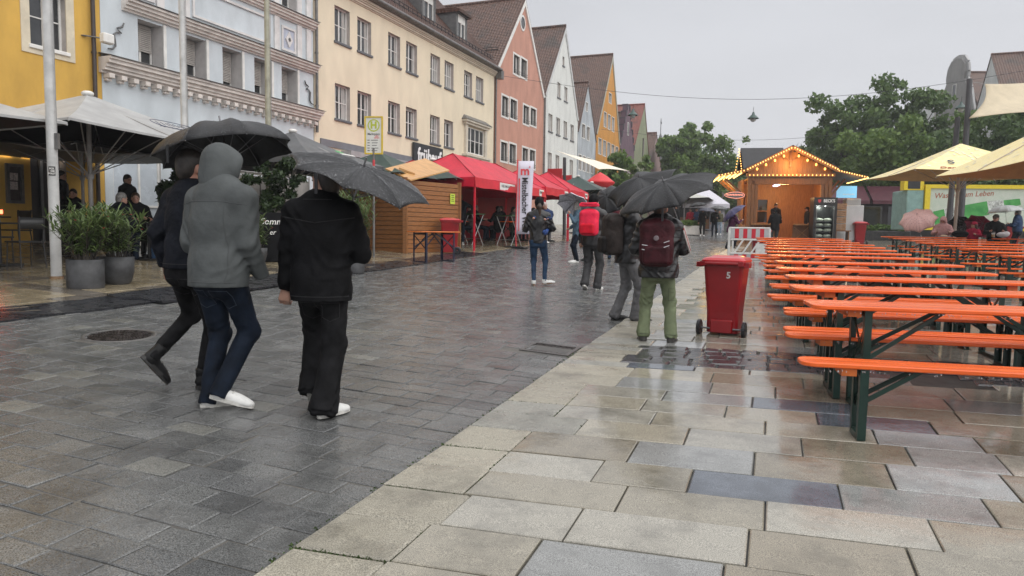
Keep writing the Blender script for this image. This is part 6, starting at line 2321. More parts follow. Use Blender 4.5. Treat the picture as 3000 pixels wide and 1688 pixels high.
def bin_proto(label, loc, rz, big=1.0, number=None, group='red wheeled bins'):
 o = thing('wheeled_bin', label, 'bin', loc, rz, group)
 s = big
 b = MB()
 loft(b, [rrect(.37 * s, .38 * s, .05, .05), rrect(.375 * s, .40 * s, .05, .30 * s), rrect(.46 * s, .50 * s, .05, .86 * s), rrect(.49 * s, .54 * s, .05, .865 * s), rrect(.49 * s, .54 * s, .05, .90 * s)])
 b.build('body', M_BINR, o)
 b = MB()
 loft(b, [rrect(.51 * s, .56 * s, .06, .902 * s), rrect(.51 * s, .56 * s, .06, .925 * s), rrect(.46 * s, .50 * s, .06, .95 * s, cy=.01), rrect(.36 * s, .36 * s, .06, .962 * s, cy=.02), rrect(.30 * s, .28 * s, .06, .975 * s, cy=.03)])
 b.build('lid', M_BINL, o)
 b = MB()
 b.tube([(-.20 * s, -.325 * s, .885 * s), (.20 * s, -.325 * s, .885 * s)], 0.017, 8)
 for sx in (-1, 1):
  b.box((sx * .22 * s, -.29 * s, .885 * s), (.06 * s, .12 * s, .05 * s))
  b.box((sx * .275 * s, -.20 * s, .87 * s), (.06 * s, .16 * s, .06 * s))
 b.build('handle', M_BINR, o)
 b = MB()
 b.box((0, -.215 * s, .13 * s), (.26 * s, .05 * s, .16 * s), bev=.015)
 b.build('axle_housing', M_BINR, o)
 b = MB().tube([(-.27 * s, -.2 * s, .1 * s), (.27 * s, -.2 * s, .1 * s)], .012, 8)
 b.build('axle', M_STEEL, o)
 for sx in (-1, 1):
  b = MB()
  pr = [(.02, -.02), (.085, -.024), (.1, -.016), (.1, .016), (.085, .024), (.02, .02)]
  rg = []
  n = 20
  for k in range(n):
   a = 2 * PI * k / n
   rg.append([Vector((sx * .262 * s + z * s, -.2 * s + r * s * math.cos(a), .1 * s + r * s * math.sin(a))) for r, z in pr])
  m_ = len(pr)
  b.add([p for r in rg for p in r], [(k * m_ + i, ((k + 1) % n) * m_ + i, ((k + 1) % n) * m_ + i + 1, k * m_ + i + 1) for k in range(n) for i in range(m_ - 1)])
  b.build('wheel', M_RUBBER, o)
 if number:
  lettering(number, 0.105, mat('paint_white', (0.6, 0.58, 0.57), 0.6, 0.1), o, Matrix.Translation(Vector((0.07, -.256 * s, .745 * s))) @ Matrix.Rotation(-0.12, 4, 'X'), 0.002, 0.003, name='number')
 return o
bin_proto('red wheeled bin with a white number 5 at the head of the benches', (-0.75, 8.982, 0.234), rad(-6), 1.0, '5')
bin_proto('bright red bin beside the brown wooden hut', (-9.215, 18.37, 0.786), rad(115), 1.06)
bin_proto('red bin directly behind the red and white barrier', on_ground((-1.08, 24.849, 0.551)), rad(10), 1.1)
bin_proto('red bin in front of the white cabinet by the market hut', on_ground((3.013, 40.008, 1.146)), rad(10), 1.22)
bin_proto('red bin behind the man with the cap at the beer tables', on_ground((8.162, 34.516, 1.4)), rad(10), 1.18)

# red and white barrier
o = thing('barrier', 'white plastic barrier with red stripes in front of the hut', 'barrier', (-1.36, 24.055, 0.625), rad(12))
M_BW = mat('barrier_white', (0.62, 0.62, 0.60), 0.45, 0.1, 8)
M_BR2 = mat('barrier_red', (0.50, 0.015, 0.03), 0.4, 0.05)
b = MB()
for c, s in (((0, 0, 1.06), (1.28, .05, .05)), ((-.62, 0, .53), (.08, .05, 1.02)), ((.62, 0, .53), (.08, .05, 1.02)), ((0, 0, .69), (1.16, .05, .06)), ((0, 0, .24), (1.16, .05, .06)), ((0, 0, .06), (1.16, .05, .05)), ((-.5, 0, .46), (.05, .045, .38))):
 b.box(c, s, bev=.012)
b.build('frame', M_BW, o)
for k in range(4):
 b = MB().bar((-.44 + k * .26, 0, .26), (-.18 + k * .26, 0, .68), 0.05, 0.045, up=Vector((0, 1, 0)))
 b.build('slanted_bar', M_BW, o)
b = MB().box((.36, 0, .42), (.3, .03, .3))
b.build('panel', M_BW, o)
for z, h in ((.88, .30), (.15, .12)):
 for k in range(9):
  x = -.58 + k * .129 + .0645
  MB().box((x, 0, z), (.128, .04, h)).build('stripe', M_BR2 if k % 2 == 1 else mat('barrier_silver', (.40, .41, .42), .4, .05), o)
for sx in (-1, 1):
 MB().box((sx * .45, 0, .02), (.16, .8, .05), bev=.02).build('foot', M_RUBBER, o)

# market hut with lights
HZ = rad(11)
hc = Vector((-0.36, 38.4, gz(-0.36, 38.4)))
hut = thing('market_hut', 'wooden fish stall hut outlined with glowing bulbs', 'hut', hc, HZ)
M_WD = mat('stall_wood', (0.20, 0.083, 0.026), 0.45, 0.2, 4, 0.3, 30, stretch=(6, 6, .8))
M_WD2 = mat('stall_wood_light', (0.34, 0.16, 0.055), 0.5, 0.15, 4, 0.3, 30, stretch=(6, 6, .8))
M_BLKROOF = mat('black_roofing', (0.02, 0.02, 0.023), 0.6, 0.2, 5, 0.3, 20)
M_BULB = mat('bulb_warm', (1, .7, .35), 0.3, 0, emit=(1.0, 0.45, 0.09), es=2.0, sampled=False)
M_TUBE = mat('light_strip', (1, .8, .4), 0.3, 0, emit=(1.0, 0.62, 0.18), es=2.2, sampled=False)
HB = lambda c, s, n, m=M_WD, rot=None, bev=0.0: MB().box(c, s, rot, 0, bev).build(n, m, hut)
HX, ZE, ZP = 2.0, 3.72, 4.78
for sx in (-1, 1):
 for k, dx in enumerate((0, .17, .34)):
  HB((sx * (HX - .09 - dx), 0.0 + .03 * k, 1.6), (.15, .16, 3.2), 'post', M_WD)
HB((0, 0.05, 3.2), (4.0, .2, .36), 'beam', M_WD)
HB((0, -0.1, 3.48), (4.2, .12, .16), 'light_board', M_WD2)
for k in range(17):
 x = -1.88 + k * .235
 zt = ZE + (ZP - ZE) * (1 - abs(x) / 2.1) - .03
 b = MB().box((x, 0.02, (3.5 + zt) / 2), (.228, .04, zt - 3.5))
 b.build('gable_board', M_WD2, hut)
for sx in (-1, 1):
 b = MB()
 b.prism([(sx * 2.14, -.45, ZE - .02), (0, -.45, ZP + .04), (0, -.45, ZP + .14), (sx * 2.18, -.45, ZE + .08)], (0, 4.4, 0))
 b.build('roof', M_BLKROOF, hut)
 b = MB().bar((sx * 2.14, -.47, ZE - .04), (0, -.47, ZP + .02), 0.05, .2, up=Vector((0, 0, 1)))
 b.build('bargeboard', M_WD2, hut)
# cross roof to the side with its own gable
b = MB()
b.prism([(-2.15, .7, ZE + .05), (-2.15, 2.1, ZP + .2), (0, 2.1, ZP + .2), (0, .7, ZE + .05)], (0, .04, .1))
b.prism([(-2.15, 3.5, ZE + .05), (-2.15, 2.1, ZP + .2), (0, 2.1, ZP + .2), (0, 3.5, ZE + .05)], (0, .04, .1))
b.build('cross_roof', M_BLKROOF, hut)
HB((0, 3.9, 1.7), (4.0, .08, 3.4), 'back_wall', M_WD2)
HB((1.98, 2, 1.7), (.08, 3.8, 3.4), 'side_wall', M_WD2)
HB((-1.98, 2.9, 1.7), (.08, 2.0, 3.4), 'side_wall', M_WD2)
HB((-1.98, 1.0, .5), (.08, 1.8, 1.0), 'side_wall', M_WD2)
HB((0, 2, 3.33), (3.9, 3.8, .05), 'ceiling', M_WD2)
HB((0, 2, .12), (3.9, 3.8, .2), 'floor', M_WD)
# the inner window and its frame
for c, s in (((-.95, 3.8, 2.5), (1.3, .1, .14)), ((-.95, 3.8, 1.1), (1.3, .1, .14)), ((-1.55, 3.8, 1.8), (.14, .1, 1.3)), ((-.35, 3.8, 1.8), (.14, .1, 1.3)), ((-.95, 3.8, 1.8), (1.1, .06, .05)), ((-.95, 3.8, 1.8), (.05, .055, 1.3))):
 HB(c, s, 'window_frame', M_WD2)
HB((-.95, 3.83, 1.8), (1.06, .02, 1.26), 'window_pane', M_GLASS)
# counters
for cx, w in ((-1.15, 1.3), (1.05, 1.6)):
 HB((cx, -.06, 1.02), (w, .5, .06), 'counter', M_WD2)
 HB((cx, .1, .5), (w, .06, 1.0), 'counter_front', M_WD)
 for sg in (-1, 1):
  b = MB().bar((cx - w * .45, .055, .55 + sg * .35), (cx, .055, .55 - sg * .3 + .1), .05, .03)
  b.build('cross_brace', M_WD2, hut)
  b = MB().bar((cx + w * .45, .05, .55 + sg * .35), (cx, .05, .55 - sg * .3 + .1), .05, .03)
  b.build('cross_brace', M_WD2, hut)
bulb_me = MB().sphere((0, 0, 0), (.026, .026, .034), 8, 5).mesh('bulb', M_BULB)
def bulbs(p, q, n, off=(0, -.05, 0), m=bulb_me):
 for k in range(n):
  link('bulb', m, hut, loc=Vector(p).lerp(Vector(q), k / (n - 1)) + Vector(off))
for sx in (-1, 1):
 bulbs((sx * 2.1, -.5, ZE - .0), (sx * .08, -.5, ZP - .02), 18)
 bulbs((sx * 1.6, -.1, ZE + .1), (sx * .35, -.1, ZP - .32), 4, (0, -.05, -.05), MB().sphere((0, 0, 0), (.05, .05, .07), 8, 5).mesh('bulb', M_BULB))
bulbs((-1.95, -.16, 3.46), (1.95, -.16, 3.46), 22)
for sx in (-1, 1):
 b = MB().bar((0, -.04, ZP - .15), (0, -.04, ZP - .95), .12, .06)
b.build('king_post', M_WD, hut)
for sx in (-1, 1):
 b = MB().bar((0, -.05, ZP - .62), (sx * .5, -.05, ZP - .35), .07, .05)
 b.build('gable_bracket', M_WD, hut)
# side awnings with their lights
for sx, ln in ((-1, 1.9), (1, 1.5)):
 b = MB()
 b.prism([(sx * 2.02, -.3, 3.68), (sx * (2.02 + ln), -.3, 3.32), (sx * (2.02 + ln), -.3, 3.38), (sx * 2.02, -.3, 3.78)], (0, 3.6, 0))
 b.build('awning', M_BLKROOF if sx > 0 else M_WD2, hut)
 bulbs((sx * 2.1, -.36, 3.70), (sx * (2.0 + ln), -.36, 3.35), 13, (0, 0, 0))
 b = MB().bar((sx * 2.05, -.33, 3.68), (sx * (2.02 + ln), -.33, 3.35), .05, .09)
 b.build('awning_board', M_WD2, hut)
 b = MB().bar((sx * (2.04 + ln), -.3, 3.33), (sx * (2.04 + ln), 3.3, 3.33), .07, .07)
 b.build('light_strip', M_TUBE, hut)
 for k in range(3):
  b = MB().bar((sx * 2.0, .4 + k * 1.2, 2.4), (sx * (1.2 + ln), .4 + k * 1.2, 3.33), .08, .1)
  b.build('awning_bracket', M_WD, hut)
for k in range(6):
 b = MB().bar((-2.35 - k * .27, -.2, 3.57 - k * .052), (-2.35 - k * .27, 3.1, 3.57 - k * .052), .05, .05)
 b.build('light_strip', M_TUBE, hut)
for k in range(16):
 link('bulb', bulb_me, hut, loc=(-2.24, .8 + 1.3 * min(1, k / 8) if k < 8 else 2.1 + 1.3 * (k - 8) / 8, ZE + .15 + 1.15 * (1 - abs(k - 8) / 8)))
b = MB().box((-.35, 1.6, 3.08), (.16, 1.1, .06))
b.build('strip_lamp', mat('lamp_violet', (.8, .7, 1), .3, 0, emit=(.72, .62, 1.0), es=5, sampled=False), hut)
for nm, loc, en, col in (('inside', (0, 1.5, 2.8), 85, (1, .55, .2)), ('front', (0, -.75, 4.0), 50, (1, .48, .13)), ('side', (-3.0, 1.2, 2.7), 45, (1, .6, .2)), ('end', (3.1, 1.0, 2.7), 12, (1, .55, .18))):
 li = bpy.data.lights.new('hut_light_' + nm, 'POINT')
 li.energy, li.color, li.shadow_soft_size = en, col, .25
 lo = bpy.data.objects.new('lamp_light', li)
 COL.objects.link(lo)
 lo.parent = hut
 lo.location = loc
# the fish-shaped hanging sign
o = thing('fish_sign', 'fish shaped hanging sign with red edged outline beside the market hut', 'sign', (-2.849, 36.802, 3.409), HZ + .12)
o.scale = (.62, .62, .62)
out = []
for k in range(24):
 a = 2 * PI * k / 24
 x, z = 0.78 * math.cos(a), .24 * math.sin(a) * (1 + .2 * math.cos(a))
 out.append((x, 0, z))
b = MB().prism(out, (0, .05, 0))
b.prism([(-.68, .004, 0), (-1.0, .004, .26), (-.92, .004, 0), (-1.0, .004, -.26)], (0, .04, 0))
b.prism([(-.1, .004, .22), (.25, .004, .38), (.35, .004, .19)], (0, .04, 0))
b.prism([(-.2, .004, -.22), (.2, .004, -.38), (.25, .004, -.2)], (0, .04, 0))
b.build('fish_board', mat('fish_grey', (0.13, 0.12, 0.12), .5, .2, 9), o)
b = MB().tube([Vector(p) + Vector((0, -.01, 0)) for p in out + out[:1]], .016, 6, cap=False)
b.build('neon_outline', mat('neon_rose', (.7, .3, .25), .4, 0, emit=(1, .32, .2), es=.8, sampled=False), o)
lettering('Räucherfischbrötchen', .2, MATS['neon_rose'], o, Matrix.Translation(Vector((0.02, -.01, .03))), .006, .002, width=1.3)
b = MB()
for x in (-.4, .5):
 b.tube([(x, .02, .2), (x, .02, .75)], .01, 5)
b.build('hanger', M_IRONBLK, o)['kind'] = 'stuff'

# drinks fridge, cabinet, crates
def RZW(p):
 return on_ground(p)
o = thing('drinks_fridge', 'tall black drinks fridge with glass door and stacked white packs', 'fridge', on_ground((1.323, 37.736, 1.332)) , rad(14))
s = 34.5 / 2080
fh, fw_ = 2.35, 1.08
b = MB()
for c, sz in (((0, .35, fh - .19), (fw_, .7, .38)), ((-fw_ / 2 + .05, .35, 1.0), (.1, .7, fh - .38)), ((fw_ / 2 - .05, .35, 1.0), (.1, .7, fh - .38)), ((0, .66, 1.0), (fw_ - .2, .06, 1.95)), ((0, .35, .06), (fw_ - .2, .7, .12))):
 b.box(c, sz)
b.build('cabinet', mat('fridge_black', (.02, .02, .022), .3, .1, 5), o)
MB().box((0, .03, 1.05), (fw_ - .22, .01, 1.75)).build('glass_door', mat('fridge_glass', (.9, .95, .93), .03, 0, trans=1.0, ior=1.1), o)
b = MB()
b.tube([(-.4, .015, .2), (-.4, .015, 1.75), (-.3, .015, 1.9), (.3, .015, 1.9), (.4, .015, 1.75), (.4, .015, .2)], .018, 6)
b.build('door_seal', M_ZINC, o)
lettering('BECK\'S', .2, M_WHITE, o, Matrix.Translation(Vector((.16, -.002, fh - .17))), .004, .006, width=.52)
b = MB()
b.prism([(-.36, -.002, fh - .1), (-.22, -.002, fh - .1), (-.22, -.002, fh - .2), (-.29, -.002, fh - .27), (-.36, -.002, fh - .2)], (0, -.006, 0))
b.build('red_shield', MATS['sticker_red'], o)
M_PACK = mat('white_pack', (.62, .64, .55), .5, .2, 8)
for r, z in enumerate((.25, .5, .78, 1.03, 1.28)):
 MB().box((0, .35, z - .09), (fw_ - .22, .5, .02)).build('shelf', M_STEEL, o)
 for k in range(2):
  p = tag(MB().sphere((0, 0, 0), (.2, .16, .085), 12, 7).build('pack', M_PACK, None, loc=base_matrix(o) @ Vector((-.2 + .4 * k, .3, z))), 'pale plump pack on the %s shelf of the drinks fridge, %s side' % (('lowest', 'second lowest', 'middle', 'second highest', 'highest')[r], ('hut', 'cabinet')[k]), 'food pack', 'packs in the drinks fridge')
li = bpy.data.lights.new('fridge_light', 'POINT')
li.energy, li.color, li.shadow_soft_size = 14, (.95, 1, .92), .03
lo = bpy.data.objects.new('lamp_light', li)
COL.objects.link(lo)
lo.parent = o
lo.location = (0, .07, 1.93)
o = thing('white_cabinet', 'tall plain white cabinet beside the drinks fridge', 'cabinet', on_ground((2.474, 39.811, 1.345)), rad(14))
MB().box((0, .4, 1.0), (1.45, .8, 2.0), bev=.015).build('body', mat('cabinet_white', (.52, .53, .54), .35, .06, 2), o)
MB().box((.25, .4, 2.17), (.7, .6, .34), bev=.02).build('top_box', mat('cabinet_grey', (.36, .37, .38), .4, .06, 2), o)
o = thing('screen_sign', 'light blue lit advertising panel above the white cabinet', 'sign', on_ground((2.426, 41.41, 1.337)), rad(14))
MB().box((0, 0, 2.72), (1.0, .08, .62)).build('panel', mat('panel_blue', (.15, .42, .65), .4, .03, 2, emit=(.25, .62, .95), es=.35), o)
MB().box((0, .05, 1.2), (.06, .06, 2.4)).build('post', M_ZINC, o)
lettering('neumarkt', .15, M_WHITE, o, Matrix.Translation(Vector((.1, -.042, 2.6))), .003)
M_CR = mat('crate_wood', (.34, .19, .10), .6, .2, 8)
for k in range(4):
 c = thing('bread_crate', ('bottom', 'second', 'third', 'topmost')[k] + ' brown crate of the stack behind the drinks fridge', 'crate', on_ground((2.049, 39.211, 1.339)) + Vector((0, 0, .75 + k * .34)), rad(14), 'crates behind the fridge')
 for sx in (-1, 1):
  MB().box((sx * .22, 0, .16), (.02, .5, .32)).build('side_panel', M_CR, c)
  for z in (.06, .16, .26):
   MB().box((0, sx * .25, z), (.42, .02, .08)).build('slat', M_CR, c)
 MB().box((0, 0, .01), (.42, .48, .02)).build('base', M_CR, c)
o = thing('serving_shelf', 'narrow wooden shelf under the crates', 'shelf', on_ground((2.049, 39.211, 1.339)), rad(14))
MB().box((.1, 0, .72), (.8, .5, .05)).build('board', M_WD, o)
for sx in (-1, 1):
 MB().box((.1 + sx * .3, 0, .35), (.05, .4, .7)).build('leg', M_WD, o)

# red pop-up tents
M_TENT = mat('tent_red', (0.56, 0.010, 0.035), 0.42, 0.1, 2, 0.3, 9, spec=.4)
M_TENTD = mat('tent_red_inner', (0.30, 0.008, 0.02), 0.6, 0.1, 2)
def tent(label, y0, y1, x0=-9.2, dp=3.0, front=None, back=True, m=M_TENT, eave=2.22, peak=3.12, ends=True, text=None):
 z0 = gz(x0, (y0 + y1) / 2) - .02
 o = thing('pop_up_tent', label, 'tent', (x0 - dp / 2, (y0 + y1) / 2, z0))
 w, d = (y1 - y0) / 2, dp / 2
 rl = max(0, w - d)
 r0, r1 = Vector((0, -rl, peak)), Vector((0, rl, peak))
 cor = [Vector((d, -w, eave)), Vector((d, w, eave)), Vector((-d, w, eave)), Vector((-d, -w, eave))]
 def panel(a, b_, c, e, n=8):
  b = MB()
  g = []
  for i in range(n + 1):
   row = []
   for j in range(n + 1):
    p = a.lerp(b_, i / n).lerp(e.lerp(c, i / n), j / n)
    sag = math.sin(PI * i / n) * math.sin(PI * min(1, j / n)) * .06
    row.append(p - Vector((0, 0, sag + .012 * math.sin(i * 2.1 + j * 1.3))))
   g.append(row)
  b.add([p for r in g for p in r], [(i * (n + 1) + j, (i + 1) * (n + 1) + j, (i + 1) * (n + 1) + j + 1, i * (n + 1) + j + 1) for i in range(n) for j in range(n)], 0, True)
  q = b.build('roof_panel', m, o)
 panel(cor[0], cor[1], r1, r0)
 panel(cor[1], cor[2], r1 + Vector((-.01, 0, 0)), r1)
 panel(cor[2], cor[3], r0, r1)
 panel(cor[3], cor[0], r0 + Vector((.01, 0, 0)), r0)
 for i in range(4):
  a, c = cor[i], cor[(i + 1) % 4]
  b = MB()
  n = 10
  top = [a.lerp(c, k / n) for k in range(n + 1)]
  nr = Vector((0, 0, 1)).cross(c - a).normalized()
  low = [p - Vector((0, 0, .30 + .015 * math.sin(k * 1.9))) + nr * (-.03 + .03 * math.sin(k * 2.3)) for k, p in enumerate(top)]
  b.add(top + low, [(k, k + n + 1, k + n + 2, k + 1) for k in range(n)], 0, True)
  b.build('valance', m, o)
 for c in cor:
  b = MB().box((c.x * .985, c.y * .985, eave / 2 - .05), (.05, .05, eave + .1))
  b.build('leg', M_TENT, o)
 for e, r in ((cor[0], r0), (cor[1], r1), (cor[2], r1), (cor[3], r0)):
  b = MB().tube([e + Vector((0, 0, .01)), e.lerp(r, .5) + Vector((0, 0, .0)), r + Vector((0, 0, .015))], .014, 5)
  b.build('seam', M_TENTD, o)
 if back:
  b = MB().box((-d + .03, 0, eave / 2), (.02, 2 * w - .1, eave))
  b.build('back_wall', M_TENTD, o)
 if text:
  for ty, tw in text:
   b = MB().box((d + .012, ty, eave - .15), (.012, tw, .24))
   s_ = b.build('white_banner', M_WHITE, o)
   lettering('NEUMARKT', .13, mat('print_grey', (.10, .09, .09), .6, 0), s_, Matrix.Translation(Vector((d + .02, ty - .06 * tw, eave - .14))) @ Matrix.Rotation(PI / 2, 4, 'Z'), .002, .001, width=tw * .68)
   b = MB().prism([(d + .019, ty + tw * .37, eave - .1), (d + .019, ty + tw * .45, eave - .1), (d + .019, ty + tw * .45, eave - .16), (d + .019, ty + tw * .41, eave - .2), (d + .019, ty + tw * .37, eave - .16)], (.006, 0, 0))
   b.build('crest', MATS['sticker_red'], s_)
 return o
tent('large red market tent with a white banner, nearest to the wooden hut', 20.0, 26.62, text=[(-.66, 1.35), (2.85, .5)])
tent('middle red market tent behind the white flag banner', 26.7, 29.75, text=[(1.15, .5)])
tent('farthest red market tent beside the dark green parasols', 29.85, 32.9, text=[(1.15, .5)])
tent('red tent standing behind the large red one', 24.0, 29.0, -13.0, 3.0, back=False)

# the standing banner
o = thing('flag_banner', 'tall white standing banner with black and red print', 'banner', (-8.941, 22.908, 0.887), 0)
a, c = Vector((-9.027, 23.16, 3.891)) - o.location, Vector((-8.5, 23.37, 3.9)) - o.location
e_, f_ = Vector((-9.015, 22.949, 1.368)) - o.location, Vector((-8.73, 23.062, 1.373)) - o.location
f_ = e_ + (c - a) * .92
b = MB()
n = 10
nn = (c - a).cross(Vector((0, 0, 1))).normalized()
g = [ [a.lerp(e_, j / n).lerp(c.lerp(f_, j / n), i / 4) + nn * .012 * math.sin(j * .9 + i) for i in range(5)] for j in range(n + 1)]
b.add([p for r in g for p in r], [(j * 5 + i, (j + 1) * 5 + i, (j + 1) * 5 + i + 1, j * 5 + i + 1) for j in range(n) for i in range(4)], 0, True)
q = b.build('flag', mat('flag_white', (.60, .59, .68), .55, .03, 3), o)
q.modifiers.new('thickness', 'SOLIDIFY').thickness = .006
xa = (c - a).normalized()
za = (a - e_) - xa * (a - e_).dot(xa)
za.normalize()
ya = za.cross(xa)
mid = (a + e_ + c + f_) / 4 - ya * .026
fr = Matrix(((xa.x, ya.x, za.x, mid.x), (xa.y, ya.y, za.y, mid.y), (xa.z, ya.z, za.z, mid.z), (0, 0, 0, 1)))
nn = -ya
hgt = (a - e_).length
M_PR = mat('print_black', (.015, .013, .016), .6, 0)
lettering('Mistelbacher Wein', .3, M_PR, o, fr @ Matrix.Translation(Vector((.02, 0, -.25))) @ Matrix.Rotation(PI / 2, 4, 'Y'), .002, .004, width=hgt * .74)
lettering('m', .42, MATS['sticker_red'], o, fr @ Matrix.Translation(Vector((.03, 0, hgt * .36))), .002, .012)
b = MB()
b.prism([fr @ Vector((.16, -.002, hgt * .40)), fr @ Vector((.22, -.002, hgt * .415)), fr @ Vector((.20, -.002, hgt * .435))], nn * .003)
b.prism([fr @ Vector((-.20, -.002, -hgt * .46)), fr @ Vector((-.17, -.002, -hgt * .46)), fr @ Vector((-.14, -.002, hgt * .26)), fr @ Vector((-.19, -.002, hgt * .26))], nn * .003)
b.build('red_print', MATS['sticker_red'], o)['kind'] = 'stuff'
MB().tube([(0, 0, .03), e_ + (c - a) * .1 * 0 + Vector((.03, 0, 0)), a + Vector((0, 0, .05))], .022, 8).build('pole', MATS['sticker_red'], o)
MB().box((0, 0, .03), (.75, .5, .06), bev=.02).build('base', M_RUBBER, o)

# advertising column with red roof
o = thing('advertising_column', 'round advertising column with posters and a red pointed roof', 'advertising column', on_ground((-11.809, 44.941, 1.284)))
s = 46 / 2080
k0 = (-11.987, 45.218, 5.34)[2] - o.location.z
MB().lathe([(.62, 0), (.62, k0 - .95)], n=28).build('drum', mat('column_red', (.36, .012, .02), .5, .08), o)
b = MB().lathe([(.70, k0 - .95), (.92, k0 - .72), (.94, k0 - .62), (.86, k0 - .58), (.45, k0 - .25), (.02, k0)], n=28)
b.build('roof', mat('column_roof', (.62, .02, .025), .4, .06), o)
for k, (a0, a1) in enumerate(((-1.95, -1.0), (-.9, -.3))):
 b = MB()
 vs = []
 for i in range(7):
  a = a0 + (a1 - a0) * i / 6 + YAW
  vs += [(.626 * math.cos(a), .626 * math.sin(a), k0 - 2.6), (.626 * math.cos(a), .626 * math.sin(a), k0 - 1.0)]
 b.add(vs, [(2 * i, 2 * i + 2, 2 * i + 3, 2 * i + 1) for i in range(6)])
 p = b.build('poster', mat('poster_paper%d' % k, ((.62, .62, .62), (.30, .30, .36))[k], .6, .5, 5, col2=((.15, .15, .15), (.5, .5, .5))[k]), o)
# dark green parasols
M_GRN = mat('parasol_green', (0.013, 0.045, 0.036), .42, .12, 3, .2, 20)
M_PLG = mat('parasol_pole', (.34, .33, .32), .4, .1)
def parasol(label, loc, half, rim, apex, m, inner=None, rz=0.0, poler=.035, polem=None, sides=4, valance=0.0, rib_m=None, group=None, cap=True, strut_z=0.55):
 """square or round market parasol: canopy of separate panels, pole, ribs and struts"""
 o = thing('parasol', label, 'parasol', loc, rz, group)
 n = sides
 R = half * math.sqrt(2) if n == 4 else half
 cor = [Vector((R * math.cos(2 * PI * (k + .5) / n), R * math.sin(2 * PI * (k + .5) / n), rim)) for k in range(n)]
 top = Vector((0, 0, apex))
 for k in range(n):
  a, c = cor[k], cor[(k + 1) % n]
  b = MB()
  g = []
  m_ = 8
  for j in range(m_ + 1):
   f = j / m_
   row = []
   for i in range(m_ + 1):
    p = a.lerp(c, i / m_).lerp(top, f)
    sag = math.sin(PI * i / m_) * (1 - f) * .05 * half / 2 + math.sin(PI * f) * .05
    row.append(p - Vector((0, 0, sag)))
   g.append(row)
  w = m_ + 1
  b.add([p for r in g for p in r], [(j * w + i, j * w + i + 1, (j + 1) * w + i + 1, (j + 1) * w + i) for j in range(m_) for i in range(m_)], 0, True)
  if inner:
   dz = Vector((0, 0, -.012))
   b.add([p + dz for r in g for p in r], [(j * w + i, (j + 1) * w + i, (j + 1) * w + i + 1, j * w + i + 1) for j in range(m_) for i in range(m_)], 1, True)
  if valance:
   lo_ = [p - Vector((0, 0, valance)) for p in g[0]]
   b.add(g[0] + lo_, [(i, i + w, i + w + 1, i + 1) for i in range(m_)], 0)
  b.build('canopy_panel', [m, inner] if inner else m, o)
  for q in ([a] if n > 4 else [a, (a + c) / 2]):
   r_ = MB().tube([q - Vector((0, 0, .05)), q.lerp(top, .95) - Vector((0, 0, .1))], .014, 5)
   r_.build('rib', rib_m or M_PLG, o)
   st_ = MB().tube([q.lerp(top, .45) - Vector((0, 0, .07)), Vector((0, 0, rim - strut_z))], .012, 5)
   st_.build('strut', rib_m or M_PLG, o)
 MB().tube([(0, 0, 0), (0, 0, apex)], poler, 10).build('pole', polem or M_PLG, o)
 MB().lathe([(poler + .02, rim - strut_z - .06), (poler + .03, rim - strut_z + .04), (poler, rim - strut_z + .05)], n=12).build('hub', polem or M_PLG, o)
 if cap:
  MB().sphere((0, 0, apex + .01), (.12, .12, .06), 10, 5).build('cap', M_WHITE, o)
 MB().box((0, 0, .04), (.7, .7, .08), bev=.02).build('base', M_RUBBER, o)
 return o
g1 = parasol('dark green parasol behind the wooden hut, nearer of the pair', P(-11.9, 18.9), 1.75, 2.12, 2.9, M_GRN)
g2 = parasol('dark green parasol beside the large red tent, farther of the pair', P(-11.3, 21.2), 1.75, 2.1, 2.84, M_GRN)
for g in (g1, g2):
 for q in (0, 1):
  an = 0 if q == 0 else -PI / 2
  b = MB()
  sl = math.atan2(.8, 1.75)
  fr2 = Matrix.Rotation(an, 4, 'Z') @ Matrix.Translation(Vector((1.12, 0, 2.11 + .78 * (1 - 1.12 / 1.75) - .015))) @ Matrix.Rotation(sl, 4, 'Y')
  b.prism([fr2 @ Vector(p) for p in ((-.2, -.26, .012), (-.2, .26, .012), (.12, .26, .012), (.24, 0, .012), (.12, -.26, .012))], fr2.to_3x3() @ Vector((0, 0, .006)))
  b.build('emblem_border', M_WHITE, g)
  b = MB().prism([fr2 @ Vector(p) for p in ((-.17, -.22, .02), (-.17, .22, .02), (.10, .22, .02), (.19, 0, .02), (.10, -.22, .02))], fr2.to_3x3() @ Vector((0, 0, .006)))
  b.build('emblem', MATS['sticker_red'], g)
parasol('dark green parasol past the red tents, nearer one', on_ground((-11.404, 38.611, 1.096)), 1.8, 2.35, 3.2, M_GRN)
parasol('dark green parasol past the red tents, in front of the advertising column', on_ground((-11.491, 41.812, 1.082)), 1.8, 2.25, 3.0, M_GRN)
# shop signs on the white house
for lab, yy, tx in (('red hanging shop sign with pale letters on the white house', 53.3, 'witt'), ('red shop sign half hidden behind the red tent', 50.9, 'ser')):
 o = thing('shop_sign', lab, 'sign', (XF + .5, yy, 5.3 if tx == 'witt' else 5.6))
 MB().box((0.25, 0, 0), (1.15, .12, 1.15), bev=.02).build('panel', mat('sign_red', (.42, .012, .02), .4, .05), o)
 lettering(tx, .42, M_WHITE, o, Matrix.Translation(Vector((.25, -.062, -.12))), .006, .006, width=.72)
 MB().box((-.4, 0, .3), (.3, .05, .05)).build('bracket', M_ZINC, o)
